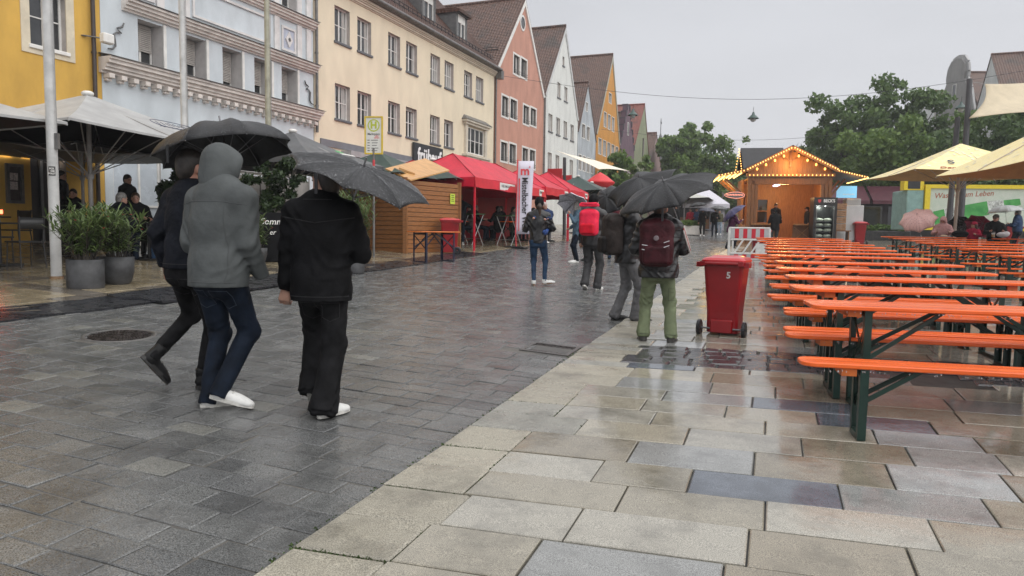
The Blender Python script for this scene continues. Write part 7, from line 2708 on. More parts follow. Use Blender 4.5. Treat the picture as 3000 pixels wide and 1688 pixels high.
# high table pairs in front of the tents
M_ALU = mat('aluminium', (.55, .56, .57), .3, .08, 5, metal=.8)
M_GTOP = mat('tabletop_green', (.05, .16, .05), .35, .1)
def high_table(label, loc, L=1.2, rz=0.0):
 o = thing('high_table', label, 'table', loc, rz)
 MB().box((0, 0, 1.08), (.55, L, .03), bev=.01).build('tabletop', M_GTOP, o)
 for sx in (-1, 1):
  for y in (-L * .42, L * .42):
   b = MB().tube([(sx * .24, y, 0), (-sx * .24, y, 1.06)], .014, 6)
   b.build('leg', M_ALU, o)
  MB().tube([(sx * .24 * .6, -L * .42, .22), (sx * .24 * .6, L * .42, .22)], .012, 6).build('crossbar', M_ALU, o)
 return o
high_table('green topped high table under the red tent behind the red bin', P(-10.7, 22.9), 1.1, rad(60))
high_table('green topped high table beside the white banner', P(-9.55, 23.75), 1.0, rad(60))
# orange folding table at the hut is built with the benches

# overhead cables with street lamps
def sagging(p, q, sag, n=24):
 p, q = Vector(p), Vector(q)
 return [p.lerp(q, k / n) - Vector((0, 0, sag * math.sin(PI * k / n))) for k in range(n + 1)]
M_CABLE = mat('cable_dark', (.06, .06, .065), .5, 0)
o = tag(MB().tube(sagging((XF, 42.0, 11.2), (XR, 44.5, 11.0), 2.0), .012, 5).build('overhead_cable', M_CABLE), 'thin overhead cable with a hanging lamp spanning the street from the pink house', 'cable')
o = tag(MB().tube(sagging((XF, 67.0, 11.3), (XR + 1.5, 64, 12.5), 2.2), .014, 5).build('overhead_cable', M_CABLE), 'second overhead cable farther along the street from the orange house', 'cable')
def street_lamp(label, p):
 p = Vector(p)
 o = thing('hanging_lamp', label, 'street lamp', p)
 MB().tube([(0, 0, 0), (0, 0, -.28)], .012, 6).build('hanger', M_CABLE, o)
 MB().lathe([(.05, -.28), (.09, -.42), (.30, -.62), (.32, -.66), (.28, -.66)], n=16, cap=False).build('lamp_shade', mat('lamp_green', (.05, .09, .08), .4, .1), o)
 MB().sphere((0, 0, -.68), (.17, .17, .16), 10, 6).build('lamp_glass', mat('lamp_glass_pale', (.4, .42, .42), .2, .05), o)
street_lamp('dark hanging street lamp on the overhead cable in the open sky', (-2.513, 43.5, 8.767))
street_lamp('hanging street lamp against the red roof, on the overhead cable', (-9.375, 43.0, 9.182))
street_lamp('hanging street lamp in front of the baroque gable', (8.194, 46.0, 9.227))

# sun sails and their posts
M_SAIL = mat('sail_beige', (.50, .42, .29), .6, .05, 2, .15, 30)
M_POST = mat('post_dark', (.045, .045, .05), .45, .1)
def sail(label, cs, m, n=14, sag=.25):
 cs = [Vector(c) for c in cs]
 b = MB()
 g = []
 for i in range(n + 1):
  row = []
  for j in range(n + 1):
   u, v = i / n, j / n
   # edges pulled in between the corners
   u2 = .5 + (u - .5) * (1 - .16 * math.sin(PI * v))
   v2 = .5 + (v - .5) * (1 - .16 * math.sin(PI * u))
   p = cs[0].lerp(cs[1], u2).lerp(cs[3].lerp(cs[2], u2), v2)
   row.append(p - Vector((0, 0, sag * math.sin(PI * u) * math.sin(PI * v))))
  g.append(row)
 b.add([p for r in g for p in r], [(i * (n + 1) + j, i * (n + 1) + j + 1, (i + 1) * (n + 1) + j + 1, (i + 1) * (n + 1) + j) for i in range(n) for j in range(n)], 0, True)
 o = tag(b.build('sun_sail', m), label, 'sun sail')
 o.modifiers.new('thickness', 'SOLIDIFY').thickness = .01
 return o
sail('beige sun sail stretched from the dark posts above the parasols', [(6.61, 35.419, 6.518), (7.429, 36.967, 8.198), (11.84, 42.04, 9.254), (10.033, 35.706, 6.646)], M_SAIL, sag=.2)
sail('long thin pale sun sail hanging across the street before the white house', [ (-10.502, 31.771, 5.241), (-9.818, 36.356, 5.217), (-8.801, 39.973, 4.957), (-8.852, 33.439, 4.491)], mat('sail_cream', (.72, .68, .56), .6, .05, 2), sag=.1)
def post(label, foot, head, r=.10):
 f, h_ = Vector(foot), Vector(head)
 o = thing('sail_post', label, 'post', f)
 MB().tube([(0, 0, -.05), h_ - f], [r, r * .85], 12).build('pole', M_POST, o)
 MB().lathe([(.22, 0), (.22, .03), (r, .05)], n=14).build('foot_plate', M_POST, o)
 return o
p0 = on_ground((6.627, 35.542, 1.584))
post('dark leaning sail post behind the parasol pole, taller one', on_ground((6.607, 35.642, 1.584)), (6.709, 36.259, 8.306), .13)
post('dark leaning sail post next to the taller one', on_ground((6.395, 37.068, 1.581)), (6.592, 37.601, 6.878), .13)
post('dark post carrying the pale street sail', on_ground((-10.859, 34.514, 1.123)), (-11.023, 34.801, 5.229), .09)
o = tag(MB().tube([(6.715, 36.251, 8.189), (7.429, 36.967, 8.198)], .012, 5).build('stay_rope', M_CORD), 'short rope tying the beige sail to its post', 'rope')

# big yellow parasols
M_YP = mat('parasol_yellow', (.80, .66, .27), .45, .14, 7, .3, 16, col2=(.84, .73, .42), spec=.4)
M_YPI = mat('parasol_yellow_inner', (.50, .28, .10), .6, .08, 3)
M_YPOLE = mat('parasol_pole_pale', (.50, .42, .36), .45, .08)
M_INK = mat('print_navy', (.03, .04, .09), .6, 0)
M_RUSTP = mat('print_rust', (.36, .10, .05), .6, 0)
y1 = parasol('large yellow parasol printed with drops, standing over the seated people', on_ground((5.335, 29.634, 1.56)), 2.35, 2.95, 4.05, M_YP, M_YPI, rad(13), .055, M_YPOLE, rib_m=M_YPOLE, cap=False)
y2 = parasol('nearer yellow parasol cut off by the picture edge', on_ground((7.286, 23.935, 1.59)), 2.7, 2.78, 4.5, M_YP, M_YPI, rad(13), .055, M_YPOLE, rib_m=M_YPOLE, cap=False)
for pp, half, rim, ap in ((y1, 2.35, 2.95, 4.05), (y2, 2.7, 2.78, 4.5)):
 sl = math.atan2(ap - rim, half)
 for an in (0, -PI / 2):
  for dist, body, size, m_, wdt, sh_ in ((.93, 'Der hochfeine Biergenuss', .24, M_RUSTP, 3.1, .3), (.72, 'S        Bier', .5, M_INK, 2.3, .2)):
   x = half * dist
   fr3 = Matrix.Rotation(an, 4, 'Z') @ Matrix.Rotation(PI / 2, 4, 'Z') @ Matrix.Translation(Vector((0, -x, rim + (ap - rim) * (1 - dist) - .02))) @ Matrix.Rotation(-(PI / 2 - sl), 4, 'X')
   lettering(body, size, m_, pp, fr3, .004, .004, width=wdt, shear=sh_)
 MB_ = None
# drops printed on the cloth
M_DROP = mat('print_drop', (.80, .76, .60), .3, .1, 20)
rs = random.Random(4)
for pp, half, rim, ap in ((y1, 2.35, 2.95, 4.05), (y2, 2.7, 2.78, 4.5)):
 sl = math.atan2(ap - rim, half)
 b = MB()
 for k in range(150):
  an = rs.choice((0, -PI / 2, PI))
  d = rs.uniform(.12, .97)
  x = half * d
  y = rs.uniform(-.92, .92) * x
  sag = math.sin(PI * (.5 + y / (2 * x))) * d * .05 * half / 2 + math.sin(PI * (1 - d)) * .05
  z = rim + (ap - rim) * (1 - d) - sag
  fr4 = Matrix.Rotation(an, 4, 'Z') @ Matrix.Translation(Vector((x, y, z + .012))) @ Matrix.Rotation(sl, 4, 'Y')
  r = rs.uniform(.02, .075)
  b.add([fr4 @ Vector((r * math.cos(2 * PI * q / 8), r * .8 * math.sin(2 * PI * q / 8), 0)) for q in range(8)] + [fr4 @ Vector((0, 0, r * .18))], [(q, (q + 1) % 8, 8) for q in range(8)], 0, True)
 b.build('printed_drops', M_DROP, pp)['kind'] = 'stuff'

# advertising trailer
tp = on_ground((6.304, 43.506, 1.582))
o = thing('advertising_trailer', 'yellow framed advertising trailer with a green bottle picture', 'trailer', tp, rad(15))
TW, TB, TT = 5.5, .75, 3.15
b = MB()
for c, s in (((TW / 2, 0, TT - .1), (TW, .3, .2)), ((TW / 2, 0, TB + .1), (TW, .3, .2)), ((.13, 0, (TB + TT) / 2), (.26, .3, TT - TB - .4)), ((TW - .13, 0, (TB + TT) / 2), (.26, .3, TT - TB - .4))):
 b.box(c, s)
b.build('frame', mat('trailer_yellow', (.72, .56, .02), .4, .05), o)
MB().box((TW / 2, .04, (TB + TT) / 2), (TW - .52, .2, TT - TB - .4)).build('picture', mat('picture_mint', (.46, .55, .46), .4, .2, 2.5, col2=(.58, .62, .55)), o)
MB().box((-.45, .9, (TB + TT) / 2 - .15), (.86, 1.9, TT - TB - .3), bev=.03).build('side_body', mat('trailer_teal', (.22, .36, .34), .4, .12, 3), o)
MB().box((-.55, .2, TT + .0), (1.0, .5, .6)).build('speaker_box', MATS['trailer_yellow'], o)
MB().box((-.55, -.055, TT + .0), (.62, .02, .46)).build('speaker_grille', M_IRONBLK, o)
for x in (1.2, 4.4):
 b = MB()
 b.tube([(x, .1, .35), (x, .45, .35)], .35, 16)
 b.build('wheel', M_RUBBER, o)
M_BOT = mat('bottle_green', (.03, .24, .05), .25, .2, 2, col2=(.10, .40, .10))
d = Vector((1, 0, .22)).normalized()
u_ = Vector((-d.z, 0, d.x))
p0 = Vector((.55, -.068, TB + .62))
def strip(a0, a1, w0, w1, m_, nm, y=-.068):
 q0, q1 = p0 + d * a0, p0 + d * a1
 q0.y = q1.y = y
 MB().prism([q0 - u_ * w0, q1 - u_ * w1, q1 + u_ * w1, q0 + u_ * w0], (0, -.01, 0)).build(nm, m_, o)
strip(0, .55, .36, .38, M_BOT, 'bottle_base')
strip(.551, 1.5, .38, .38, mat('label_white', (.55, .58, .56), .5, .3, 9), 'bottle_label')
strip(1.501, 2.7, .38, .36, M_BOT, 'bottle_body')
strip(2.701, 3.5, .36, .26, MATS['label_white'], 'bottle_neck_label')
strip(3.501, 4.3, .24, .16, M_BOT, 'bottle_neck')
lettering('Wasser zum Leben', .4, M_RUSTP, o, Matrix.Translation(Vector((1.95, -.066, TT - .52))) @ Matrix.Rotation(-.06, 4, 'Y'), .003, .002, width=2.9, shear=.25)
for i in range(3):
 lettering('VITAL', .26, M_PR, o, Matrix.Translation(p0 + d * (.8 + i * .22) + Vector((0, -.014, 0))) @ Matrix.Rotation(-PI / 2 - .2, 4, 'Y'), .002, .0, width=.5)
# pub with dark red awnings behind
o = thing('street_cafe', 'dark pub front with wine red awnings behind the trailer', 'building', on_ground((6.536, 58.704, 1.592)), rad(8))
MB().box((0, 3, 1.6), (11, 4, 3.4)).build('wall', mat('pub_dark', (.04, .036, .038), .4, .3, 2), o)
MB().box((0, .96, 3.0), (11, .06, .5)).build('fascia', mat('pub_grey', (.15, .15, .16), .5, .2, 2), o)
lettering('FLANNIGAN', .3, M_WHITE, o, Matrix.Translation(Vector((-2.6, .925, 3.0))), .005, .004)
M_WINE = mat('awning_wine', (.075, .014, .025), .55, .15, 4)
for k in range(3):
 b = MB().prism([(-5 + k * 3.4, -1.2, 2.55), (-5 + k * 3.4, 1.0, 3.7), (-5 + k * 3.4, 1.0, 3.62), (-5 + k * 3.4, -1.2, 2.3)], (3.2, 0, 0))
 b.build('awning', M_WINE, o)
for k in range(6):
 MB().box((-5 + k * 1.9, .94, 1.4), (1.5, .05, 1.9)).build('window', M_GLASS, o)
for k, (u, vv, zz) in enumerate(((2620, 700, 44), (2560, 700, 46), (2660, 700, 43))):
 pass

# ------------------------------------------------------------------ beer tables and benches
def orange_mat():
 m = mat('orange_lacquer', (0.90, 0.15, 0.016), 0.20, 0.10, 2.2, 0.55, 110, col2=(0.74, 0.105, 0.011), stretch=(0.35, 5, 5), spec=.5, dist=.003, rvar=.1)
 return m
M_ORANGE = orange_mat()
M_LEGG = mat('leg_green', (0.008, 0.030, 0.022), 0.32, 0.2, 6)
M_BATTEN = mat('batten_orange', (0.55, 0.13, 0.02), 0.5, 0.15, 8)
def plank_mesh(name, L, Wd, T, r, m, seam=False):
 b = MB()
 e = .006
 rings = [rrect(L - 2 * e, Wd - 2 * e, r, -T), rrect(L, Wd, r, -T + e), rrect(L, Wd, r, -e), rrect(L - e, Wd - e, r, -e * .3), rrect(L - 2.6 * e, Wd - 2.6 * e, r, 0)]
 loft(b, rings)
 return b.mesh(name, m)
BL = 2.38
BENCH_PLANK = plank_mesh('seat_board', BL, .25, .030, .085, M_ORANGE)
TABLE_PLANK = plank_mesh('tabletop', BL, .50, .030, .085, M_ORANGE)
def leg_frame(h, w, x, lean, m):
 b = MB()
 for sy in (-1, 1):
  y = sy * w / 2
  b.box((x, y, h / 2), (.05, .006, h))
  b.box((x - .022 * (1 if x < 0 else -1), y - sy * .022, h / 2), (.006, .044, h))
 b.box((x, 0, .02), (.05, w - .012, .035))
 b.box((x, 0, h - .03), (.05, w - .012, .04))
 for sy in (-1, 1):
  b.bar((x, sy * (w / 2 - .01), h * .42), (x, -sy * (w / 2 - .01), h * .90), .008, .025)
 return b.mesh('leg_frame', m)
def strut_mesh(h, w, x, sg, m):
 b = MB()
 for sy in (-1, 1):
  b.bar((x, sy * (w / 2 - .03), h * .52), (x + sg * min(.55, h * .75), sy * .05, h + .0), .012, .03)
 return b.mesh('strut', m)
def make_seat(label, kind, loc):
 t = kind == 'beer_table'
 h, w = (.75, .42) if t else (.46, .21)
 o = thing(kind, label, 'table' if t else 'bench', loc, SKEW, 'orange beer tables' if t else 'orange beer benches')
 link('tabletop' if t else 'seat_board', TABLE_PLANK if t else BENCH_PLANK, o, loc=(0, 0, h + .03))
 for sg in (-1, 1):
  x = sg * (BL / 2 - .38)
  link('leg_frame', leg_frame(h, w, x, 0, M_LEGG), o)
  link('strut', strut_mesh(h, w, x, -sg, M_LEGG), o)
  MB().box((x + sg * .09, 0, h - .025), (.09, w * .95, .05)).build('batten', M_BATTEN, o)
 return o
ORD = 'first second third fourth fifth sixth seventh eighth ninth tenth eleventh twelfth thirteenth fourteenth'.split()
tabs = [(.12, 6.08), (.0, 7.40), (-.06, 8.70), (-.19, 9.98), (-.25, 11.48), (-.40, 13.2), (-.50, 14.6), (-.57, 16.05), (-.63, 17.45), (-.71, 18.95), (-.92, 20.4), (-1.02, 22.0), (-1.13, 23.5)]
tproto = bproto = None
def put(proto, kind, label, x, y, jit):
 c = Vector((x, y, 0)) + RX * BL / 2
 tilt = 0
 if proto is None:
  o = make_seat(label, kind, P(c.x, c.y, .03))
 else:
  o = copy_tree(proto)
  o['label'] = label
  o.location = P(c.x, c.y, .03)
 o.rotation_euler = (0, 0, SKEW + jit - .04)
 return o
rj = random.Random(2)
for i, (x, y) in enumerate([(a * .944, b_ * .944) for a, b_ in tabs]):
 o = put(tproto, 'beer_table', '%s orange beer table from the front of the long empty row' % ORD[i], x, y, rj.uniform(-.012, .012))
 tproto = tproto or o
bens = [(.07, 5.16, 'front bench nearest the camera, on the open paving side')]
bl = [(-.03, 6.30), (-.05, 6.61), (-.06, 7.71), (-.07, 8.01), (-.22, 9.0), (-.28, 9.32), (-.26, 10.47), (-.30, 10.8), (-.41, 11.97), (-.40, 12.3), (-.40, 13.35), (-.50, 13.68), (-.53, 14.7), (-.56, 15.03), (-.58, 16.03), (-.66, 16.4), (-.76, 17.35), (-.85, 17.7), (-.9, 18.7), (-1.0, 19.1)]
for k, (x, y) in enumerate(bl):
 bens.append((x, y, '%s bench of the %s pair between the orange tables' % (('near', 'far')[k % 2], ORD[k // 2])))
for x, y, lab in [(a * .959, b_ * .959, c_) for a, b_, c_ in bens]:
 o = put(bproto, 'beer_bench', 'orange beer bench, ' + lab, x, y, rj.uniform(-.015, .015))
 bproto = bproto or o
t2 = [(3.5, 14.9), (3.42, 16.2), (3.36, 17.9), (3.12, 19.3), (3.0, 21.1), (3.0, 22.9), (2.88, 24.8), (2.74, 26.8)]
for i, (x, y) in enumerate([(a * .96, b_ * .96) for a, b_ in t2]):
 put(tproto, 'beer_table', '%s orange beer table of the second row, by the seated people' % ORD[i], x, y, rj.uniform(-.012, .012))
for i, (x, y) in enumerate([(3.3, 14.3), (3.35, 15.5), (3.2, 16.9), (3.1, 18.55), (3.0, 20.0), (2.95, 21.9), (2.9, 23.7), (2.8, 25.7)]):
 put(bproto, 'beer_bench', '%s orange bench of the second row, by the seated people' % ORD[i], x, y, rj.uniform(-.015, .015))
for i, (x, y) in enumerate([(6.3, 15.6), (6.2, 17.4), (6.1, 19.4), (5.9, 21.6), (5.8, 23.4), (5.6, 25.3)]):
 put(tproto, 'beer_table', '%s orange beer table of the third row, at the picture edge' % ORD[i], x, y, rj.uniform(-.012, .012))
# rain drops hanging on the front edges
M_DRIP = mat('water_drop', (.9, .92, .95), .03, 0, trans=.9, ior=1.33)
b = MB()
rd = random.Random(7)
for (x, y), h, wd in (((.067, 4.95), .492, .125), ((.113, 5.74), .782, .25), ((-.03, 6.04), .492, .125), ((-.057, 7.39), .492, .125)):
 for k in range(46):
  f = rd.random()
  c = Vector((x, y, 0)) + RX * (BL * (.03 + .94 * f))
  fr = Vector((RX.y, -RX.x, 0))
  q = c + fr * (wd + .001) 
  b.sphere(P(q.x, q.y, .03 + h - .03 - rd.uniform(0, .012)), (.004, .004, .0055), 6, 4)
stuff(b.build('water_drops', M_DRIP))
# the spare orange table leaning its legs beside the brown hut
tt = (-8.256, 15.6, 0.674)
o = thing('beer_table', 'short orange folding table with dark blue legs in front of the brown hut', 'table', tt, rad(76))
M_LEGB = mat('leg_blue', (.015, .02, .045), .4, .15)
link('tabletop', plank_mesh('tabletop', 1.45, .5, .03, .05, mat('orange_worn', (.62, .16, .03), .35, .15, 4, .3, 40, stretch=(.4, 5, 5))), o, loc=(0, 0, .76))
for sg in (-1, 1):
 link('leg_frame', leg_frame(.73, .42, sg * .5, 0, M_LEGB), o)
 link('strut', strut_mesh(.73, .42, sg * .5, -sg, M_LEGB), o)

# ------------------------------------------------------------------ the cafe under the pale parasols
M_PTOP = mat('parasol_cloth_pale', (.42, .425, .42), .45, .10, 2.5, .3, 14, col2=(.31, .31, .31))
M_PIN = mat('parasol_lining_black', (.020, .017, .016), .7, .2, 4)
M_PGREY = mat('parasol_grey', (.10, .105, .112), .5, .12, 3, .2, 18)
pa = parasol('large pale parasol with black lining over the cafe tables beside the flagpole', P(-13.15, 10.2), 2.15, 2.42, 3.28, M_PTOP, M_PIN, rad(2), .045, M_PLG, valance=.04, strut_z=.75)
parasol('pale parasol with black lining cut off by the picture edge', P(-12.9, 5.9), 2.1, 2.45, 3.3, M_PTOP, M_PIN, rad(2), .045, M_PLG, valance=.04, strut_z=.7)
parasol('lower grey parasol between the pale one and the yellow house', P(-15.6, 11.9), 1.95, 2.2, 2.6, M_PGREY, None, rad(4), .035, M_PLG)
parasol('added lower grey parasol shading the yellow wall by the menu case', P(-15.9, 8.0), 1.9, 2.2, 2.6, M_PGREY, None, rad(4), .035, M_PLG)  # extra parasol, added only to keep light off the yellow wall
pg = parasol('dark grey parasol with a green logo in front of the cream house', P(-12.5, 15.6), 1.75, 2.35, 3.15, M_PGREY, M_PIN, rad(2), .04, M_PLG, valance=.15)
sl = math.atan2(.8, 1.75)
fr5 = Matrix.Translation(Vector((1.2, .35, 2.35 + .8 * (1 - 1.2 / 1.75) + .0))) @ Matrix.Rotation(sl, 4, 'Y')
b = MB().prism([fr5 @ Vector((.1 * math.cos(q), .16 * math.sin(q), .012)) for q in np.linspace(0, 2 * PI, 12, endpoint=False)], fr5.to_3x3() @ Vector((0, 0, .006)))
b.build('logo', mat('logo_green', (.10, .36, .14), .5), pg)
b = MB().prism([fr5 @ Vector(p) for p in ((.08, -.1, .012), (.16, -.1, .012), (.16, .55, .012), (.08, .55, .012))], fr5.to_3x3() @ Vector((0, 0, .006)))
b.build('logo_text', M_WHITE, pg)
# line drawing printed on the pale cloth
slp = math.atan2(.9, 2.15)
frp = Matrix.Translation(Vector((1.55, .55, 2.42 + .93 * (1 - 1.55 / 2.15) - .0))) @ Matrix.Rotation(slp, 4, 'Y')
b = MB()
pts = [(.25 * math.sin(t), .62 * math.cos(t) * (1 + .25 * math.cos(t))) for t in np.linspace(0, 2 * PI, 25)]
b.tube([frp @ Vector((x, y, .02)) for x, y in pts], .006, 4, cap=False)
for k in range(7):
 b.tube([frp @ Vector((-.12 + .03 * (k % 3), -.3 + k * .1, .02)), frp @ Vector((.1, -.36 + k * .12, .02))], .005, 4, cap=False)
b.tube([frp @ Vector((.24, -.5 + .06 * k, .02 + .0)) + Vector((0, 0, 0.012 * (k % 2))) for k in range(16)], .006, 4, cap=False)
b.build('printed_drawing', M_INK, pa)['kind'] = 'stuff'
# fabric screen and white awning behind the laurels
o = thing('fabric_screen', 'grey brown fabric wind screen behind the dark laurels', 'screen', P(-14.6, 17.0))
b = MB()
n = 18
g = [(Vector((.25 * math.sin(k * .8) * .15, -1.9 + 3.9 * k / n, 0))) for k in range(n + 1)]
b.add([p + Vector((0, 0, .15)) for p in g] + [p + Vector((.05 * math.sin(i), 0, 1.95)) for i, p in enumerate(g)], [(k, k + 1, k + n + 2, k + n + 1) for k in range(n)], 0, True)
q = b.build('fabric', mat('screen_fabric', (.20, .185, .17), .75, .15, 2, .2, 20), o)
q.modifiers.new('thickness', 'SOLIDIFY').thickness = .01
for y in (-1.9, 0, 2.0):
 MB().tube([(0, y, 0), (0, y, 2.1)], .025, 8).build('post', M_PLG, o)
MB().tube([(0, -1.9, 2.05), (0, 2.0, 2.05)], .02, 8).build('rail', M_PLG, o)
o = thing('white_awning', 'rounded white awning box above the fabric screen', 'awning', P(-15.8, 17.3))
MB().box((0, 0, 2.35), (.9, 4.6, .55), bev=.2).build('box', M_WHITE, o)
for y in (-2, 2):
 MB().tube([(0, y, 0), (0, y, 2.2)], .03, 8).build('post', M_PLG, o)
# chalkboard
o = thing('chalkboard', 'black pavement chalkboard with white handwriting near the olive flagpole', 'chalkboard', (-10.692, 12.503, 0.707), rad(62))
for sg in (-1, 1):
 R_ = Matrix.Rotation(sg * .2, 3, 'X')
 MB().box(Vector((0, sg * .2, .55)), (.62, .025, 1.08), R_, 0, .01).build('panel', mat('chalk_black', (.007, .007, .008), .85, .2, 6, spec=.1), o)
lettering('Somm', .2, M_WHITE, o, Matrix.Translation(Vector((0, -.155, .88))) @ Matrix.Rotation(-.2, 4, 'X'), .002, 0, shear=.3)
lettering('er', .16, M_WHITE, o, Matrix.Translation(Vector((0, -.205, .65))) @ Matrix.Rotation(-.2, 4, 'X'), .002, 0, shear=.3)
# chairs and tables
M_CH = mat('chair_black', (.02, .02, .021), .4, .15, 8)
M_CUSH = mat('chair_pad_grey', (.14, .14, .145), .7, .15)
def chair(label, loc, rz):
 o = thing('cafe_chair', label, 'chair', loc, rz, 'black cafe chairs')
 MB().box((0, 0, .45), (.44, .44, .03), bev=.012).build('seat', M_CH, o)
 b = MB()
 pts = [Vector((.22 * math.sin(t), -.21 - .02 * math.cos(t), .45 + .42)) for t in np.linspace(-1.4, 1.4, 7)]
 b.add([p + Vector((0, 0, -.2)) for p in pts] + pts, [(k, k + 1, k + 8, k + 7) for k in range(6)], 0, True)
 q = b.build('backrest', M_CH, o)
 q.modifiers.new('thickness', 'SOLIDIFY').thickness = .015
 for sx in (-1, 1):
  MB().tube([(sx * .2, .2, 0), (sx * .19, .18, .45)], .013, 6).build('leg', M_CH, o)
  MB().tube([(sx * .21, -.24, 0), (sx * .19, -.19, .45), (sx * .205, -.22, .88)], .013, 6).build('leg', M_CH, o)
 return o
def cafe_table(label, loc, rz=0.0):
 o = thing('cafe_table', label, 'table', loc, rz, 'dark cafe tables')
 MB().box((0, 0, .74), (.8, .8, .03), bev=.01).build('tabletop', M_CH, o)
 MB().tube([(0, 0, .03), (0, 0, .73)], .035, 8).build('pedestal', M_CH, o)
 MB().box((0, 0, .015), (.5, .5, .03)).build('base', M_CH, o)
 return o
tb = [(-13.0, 8.3, 'dark cafe table with a small red lamp behind the flagpole'), (-12.4, 10.9, 'dark cafe table of the talking guests'), (-15.2, 9.3, 'dark cafe table by the yellow house door'), (-13.5, 6.6, 'dark cafe table under the cut off parasol'), (-12.2, 12.9, 'dark cafe table beside the second flagpole')]
for x, y, lab in tb:
 cafe_table(lab, P(x, y, .02), rad(5))
cl = [(-12.4, 8.35, 85, 'nearest the flagpole'), (-12.9, 7.6, 0, 'with its back to the street edge'), (-13.6, 8.6, -90, 'on the house side of the red lamp table'), (-12.5, 10.15, 5, 'of the grey haired guest'), (-11.75, 10.95, 90, 'under the blond woman'), (-12.4, 11.7, 180, 'of the bald man'),
      (-15.2, 8.6, 0, 'at the table by the door'), (-15.3, 10.1, 180, 'facing the yellow house door table'), (-13.4, 5.9, 10, 'at the picture edge'), (-12.0, 13.6, 170, 'near the second flagpole'), (-12.7, 6.7, 90, 'in front of the cut off parasol pole')]
for x, y, r, lab in cl:
 chair('black cafe chair ' + lab, P(x, y, .02), rad(r))
o = thing('table_lamp', 'small glowing red table lamp on the cafe table', 'lamp', P(-12.95, 8.25, .775))
MB().lathe([(.05, 0), (.04, .1), (.015, .12), (.015, .15)], n=12).build('base', M_STEEL, o)
MB().lathe([(.085, .15), (.085, .22)], n=14).build('lamp_shade', mat('lamp_red', (1, .2, .1), .4, 0, emit=(1, .12, .05), es=3.5, sampled=False), o)
o = thing('bucket', 'white plastic bucket on a stand at the picture edge', 'bucket', P(-13.7, 7.05, 1.32))
MB().lathe([(.10, 0), (.125, .2), (.135, .2), (.135, .22), (.11, .22)], n=18).build('pail', M_WHITE, o)
o = thing('service_stand', 'dark service stand carrying the white bucket', 'stand', P(-13.7, 7.05, .02))
MB().box((0, 0, .64), (.45, .45, 1.27), bev=.01).build('cabinet', mat('stand_brown', (.05, .035, .028), .5, .2), o)
# the guests
def cafe_guest(label, x, y, face, top, legw, hair, style='short', h=1.74, **kw):
 return person(label, P(x, y, .02), face, h, 1.05, 0.022, legs=((-.12, .42, 0, 0, 5), (.12, .40, 0, 0, -5)), arms=kw.pop('arms', ((-.18, .38, .80, None), (.16, .40, .80, None))), sit=.53, top=top, legwear=(legw, 1.0, 1.0), shoe=SB, hair=hair, hairstyle=style, facef=True, fold=.008, **kw)
cafe_guest('seated grey haired guest in black jacket, bending to his neighbour', -12.5, 10.2, 10, J_NAVY, D_BLUE, 'grey', lean=(.05, .12), head=(10, -30))
cafe_guest('bald guest with glasses sitting behind the pink oleander', -12.45, 11.6, 160, J_NAVY, D_JEANS, None, lean=(0, .12), head=(10, 10), glasses=True, skin=SKIN2)
cafe_guest('blond woman in dark navy jacket seen from behind at the cafe table', -11.8, 10.95, 85, J_NAVY, D_JEANS, 'blond', 'bob', 1.68, lean=(0, .08))
cafe_guest('brown haired guest almost hidden between two other guests', -13.1, 11.2, 230, J_BLACK, D_BLACK, 'brown', lean=(0, .05))
cafe_guest('guest reading a white menu card at the picture edge', -13.4, 6.0, -55, J_BLACK, D_BLACK, 'dark', lean=(.02, .05), head=(20, 0), arms=((-.1, .36, .95, None), (.12, .36, .95, None)))
m_ = tag(MB().box((0, 0, 0), (.22, .30, .006)).build('menu_card', mat('menu_white', (.62, .62, .60), .6, .05)), 'open white menu card in the hands of the seated guest', 'menu')
m_.location = P(-13.1, 6.3, 1.03)
m_.rotation_euler = (.2, .45, -.6)
gp_ = cafe_guest('guest in black with pink scarf by the yellow wall', -15.9, 11.9, 200, J_BLACK, D_BLACK, 'dark', head=(0, 20))
MB().tube([Vector((.09 * math.cos(t), .02 + .08 * math.sin(t), 1.03)) for t in np.linspace(0, 2 * PI, 12)], .022, 6, cap=False).build('scarf', mat('scarf_pink', (.55, .04, .12), .8), gp_)
wt = person('standing dark haired woman in black looking down beside the menu case', P(-14.4, 8.0, .02), -70, 1.70, 1.0, .022, top=J_BLACK, legwear=(D_BLACK, 1, 1), shoe=SB, hair='dark', hairstyle='bob', head=(28, 0), facef=True, arms=((-.12, .28, 1.1, None), (.12, .28, 1.05, None)))
person('standing man in black jacket with pale collar in front of the white shop panel', P(-15.0, 12.6, .02), -80, 1.76, 1.0, .022, top=J_BLACK, legwear=(D_BLACK, 1, 1), shoe=SB, hair='dark', head=(10, -10), facef=True)
person('dark figure standing in the cafe doorway', P(-16.6, 12.1, .02), -60, 1.78, 1.0, .024, top=J_BLACK, legwear=(D_BLACK, 1, 1), shoe=SB, hair='dark', facef=True)

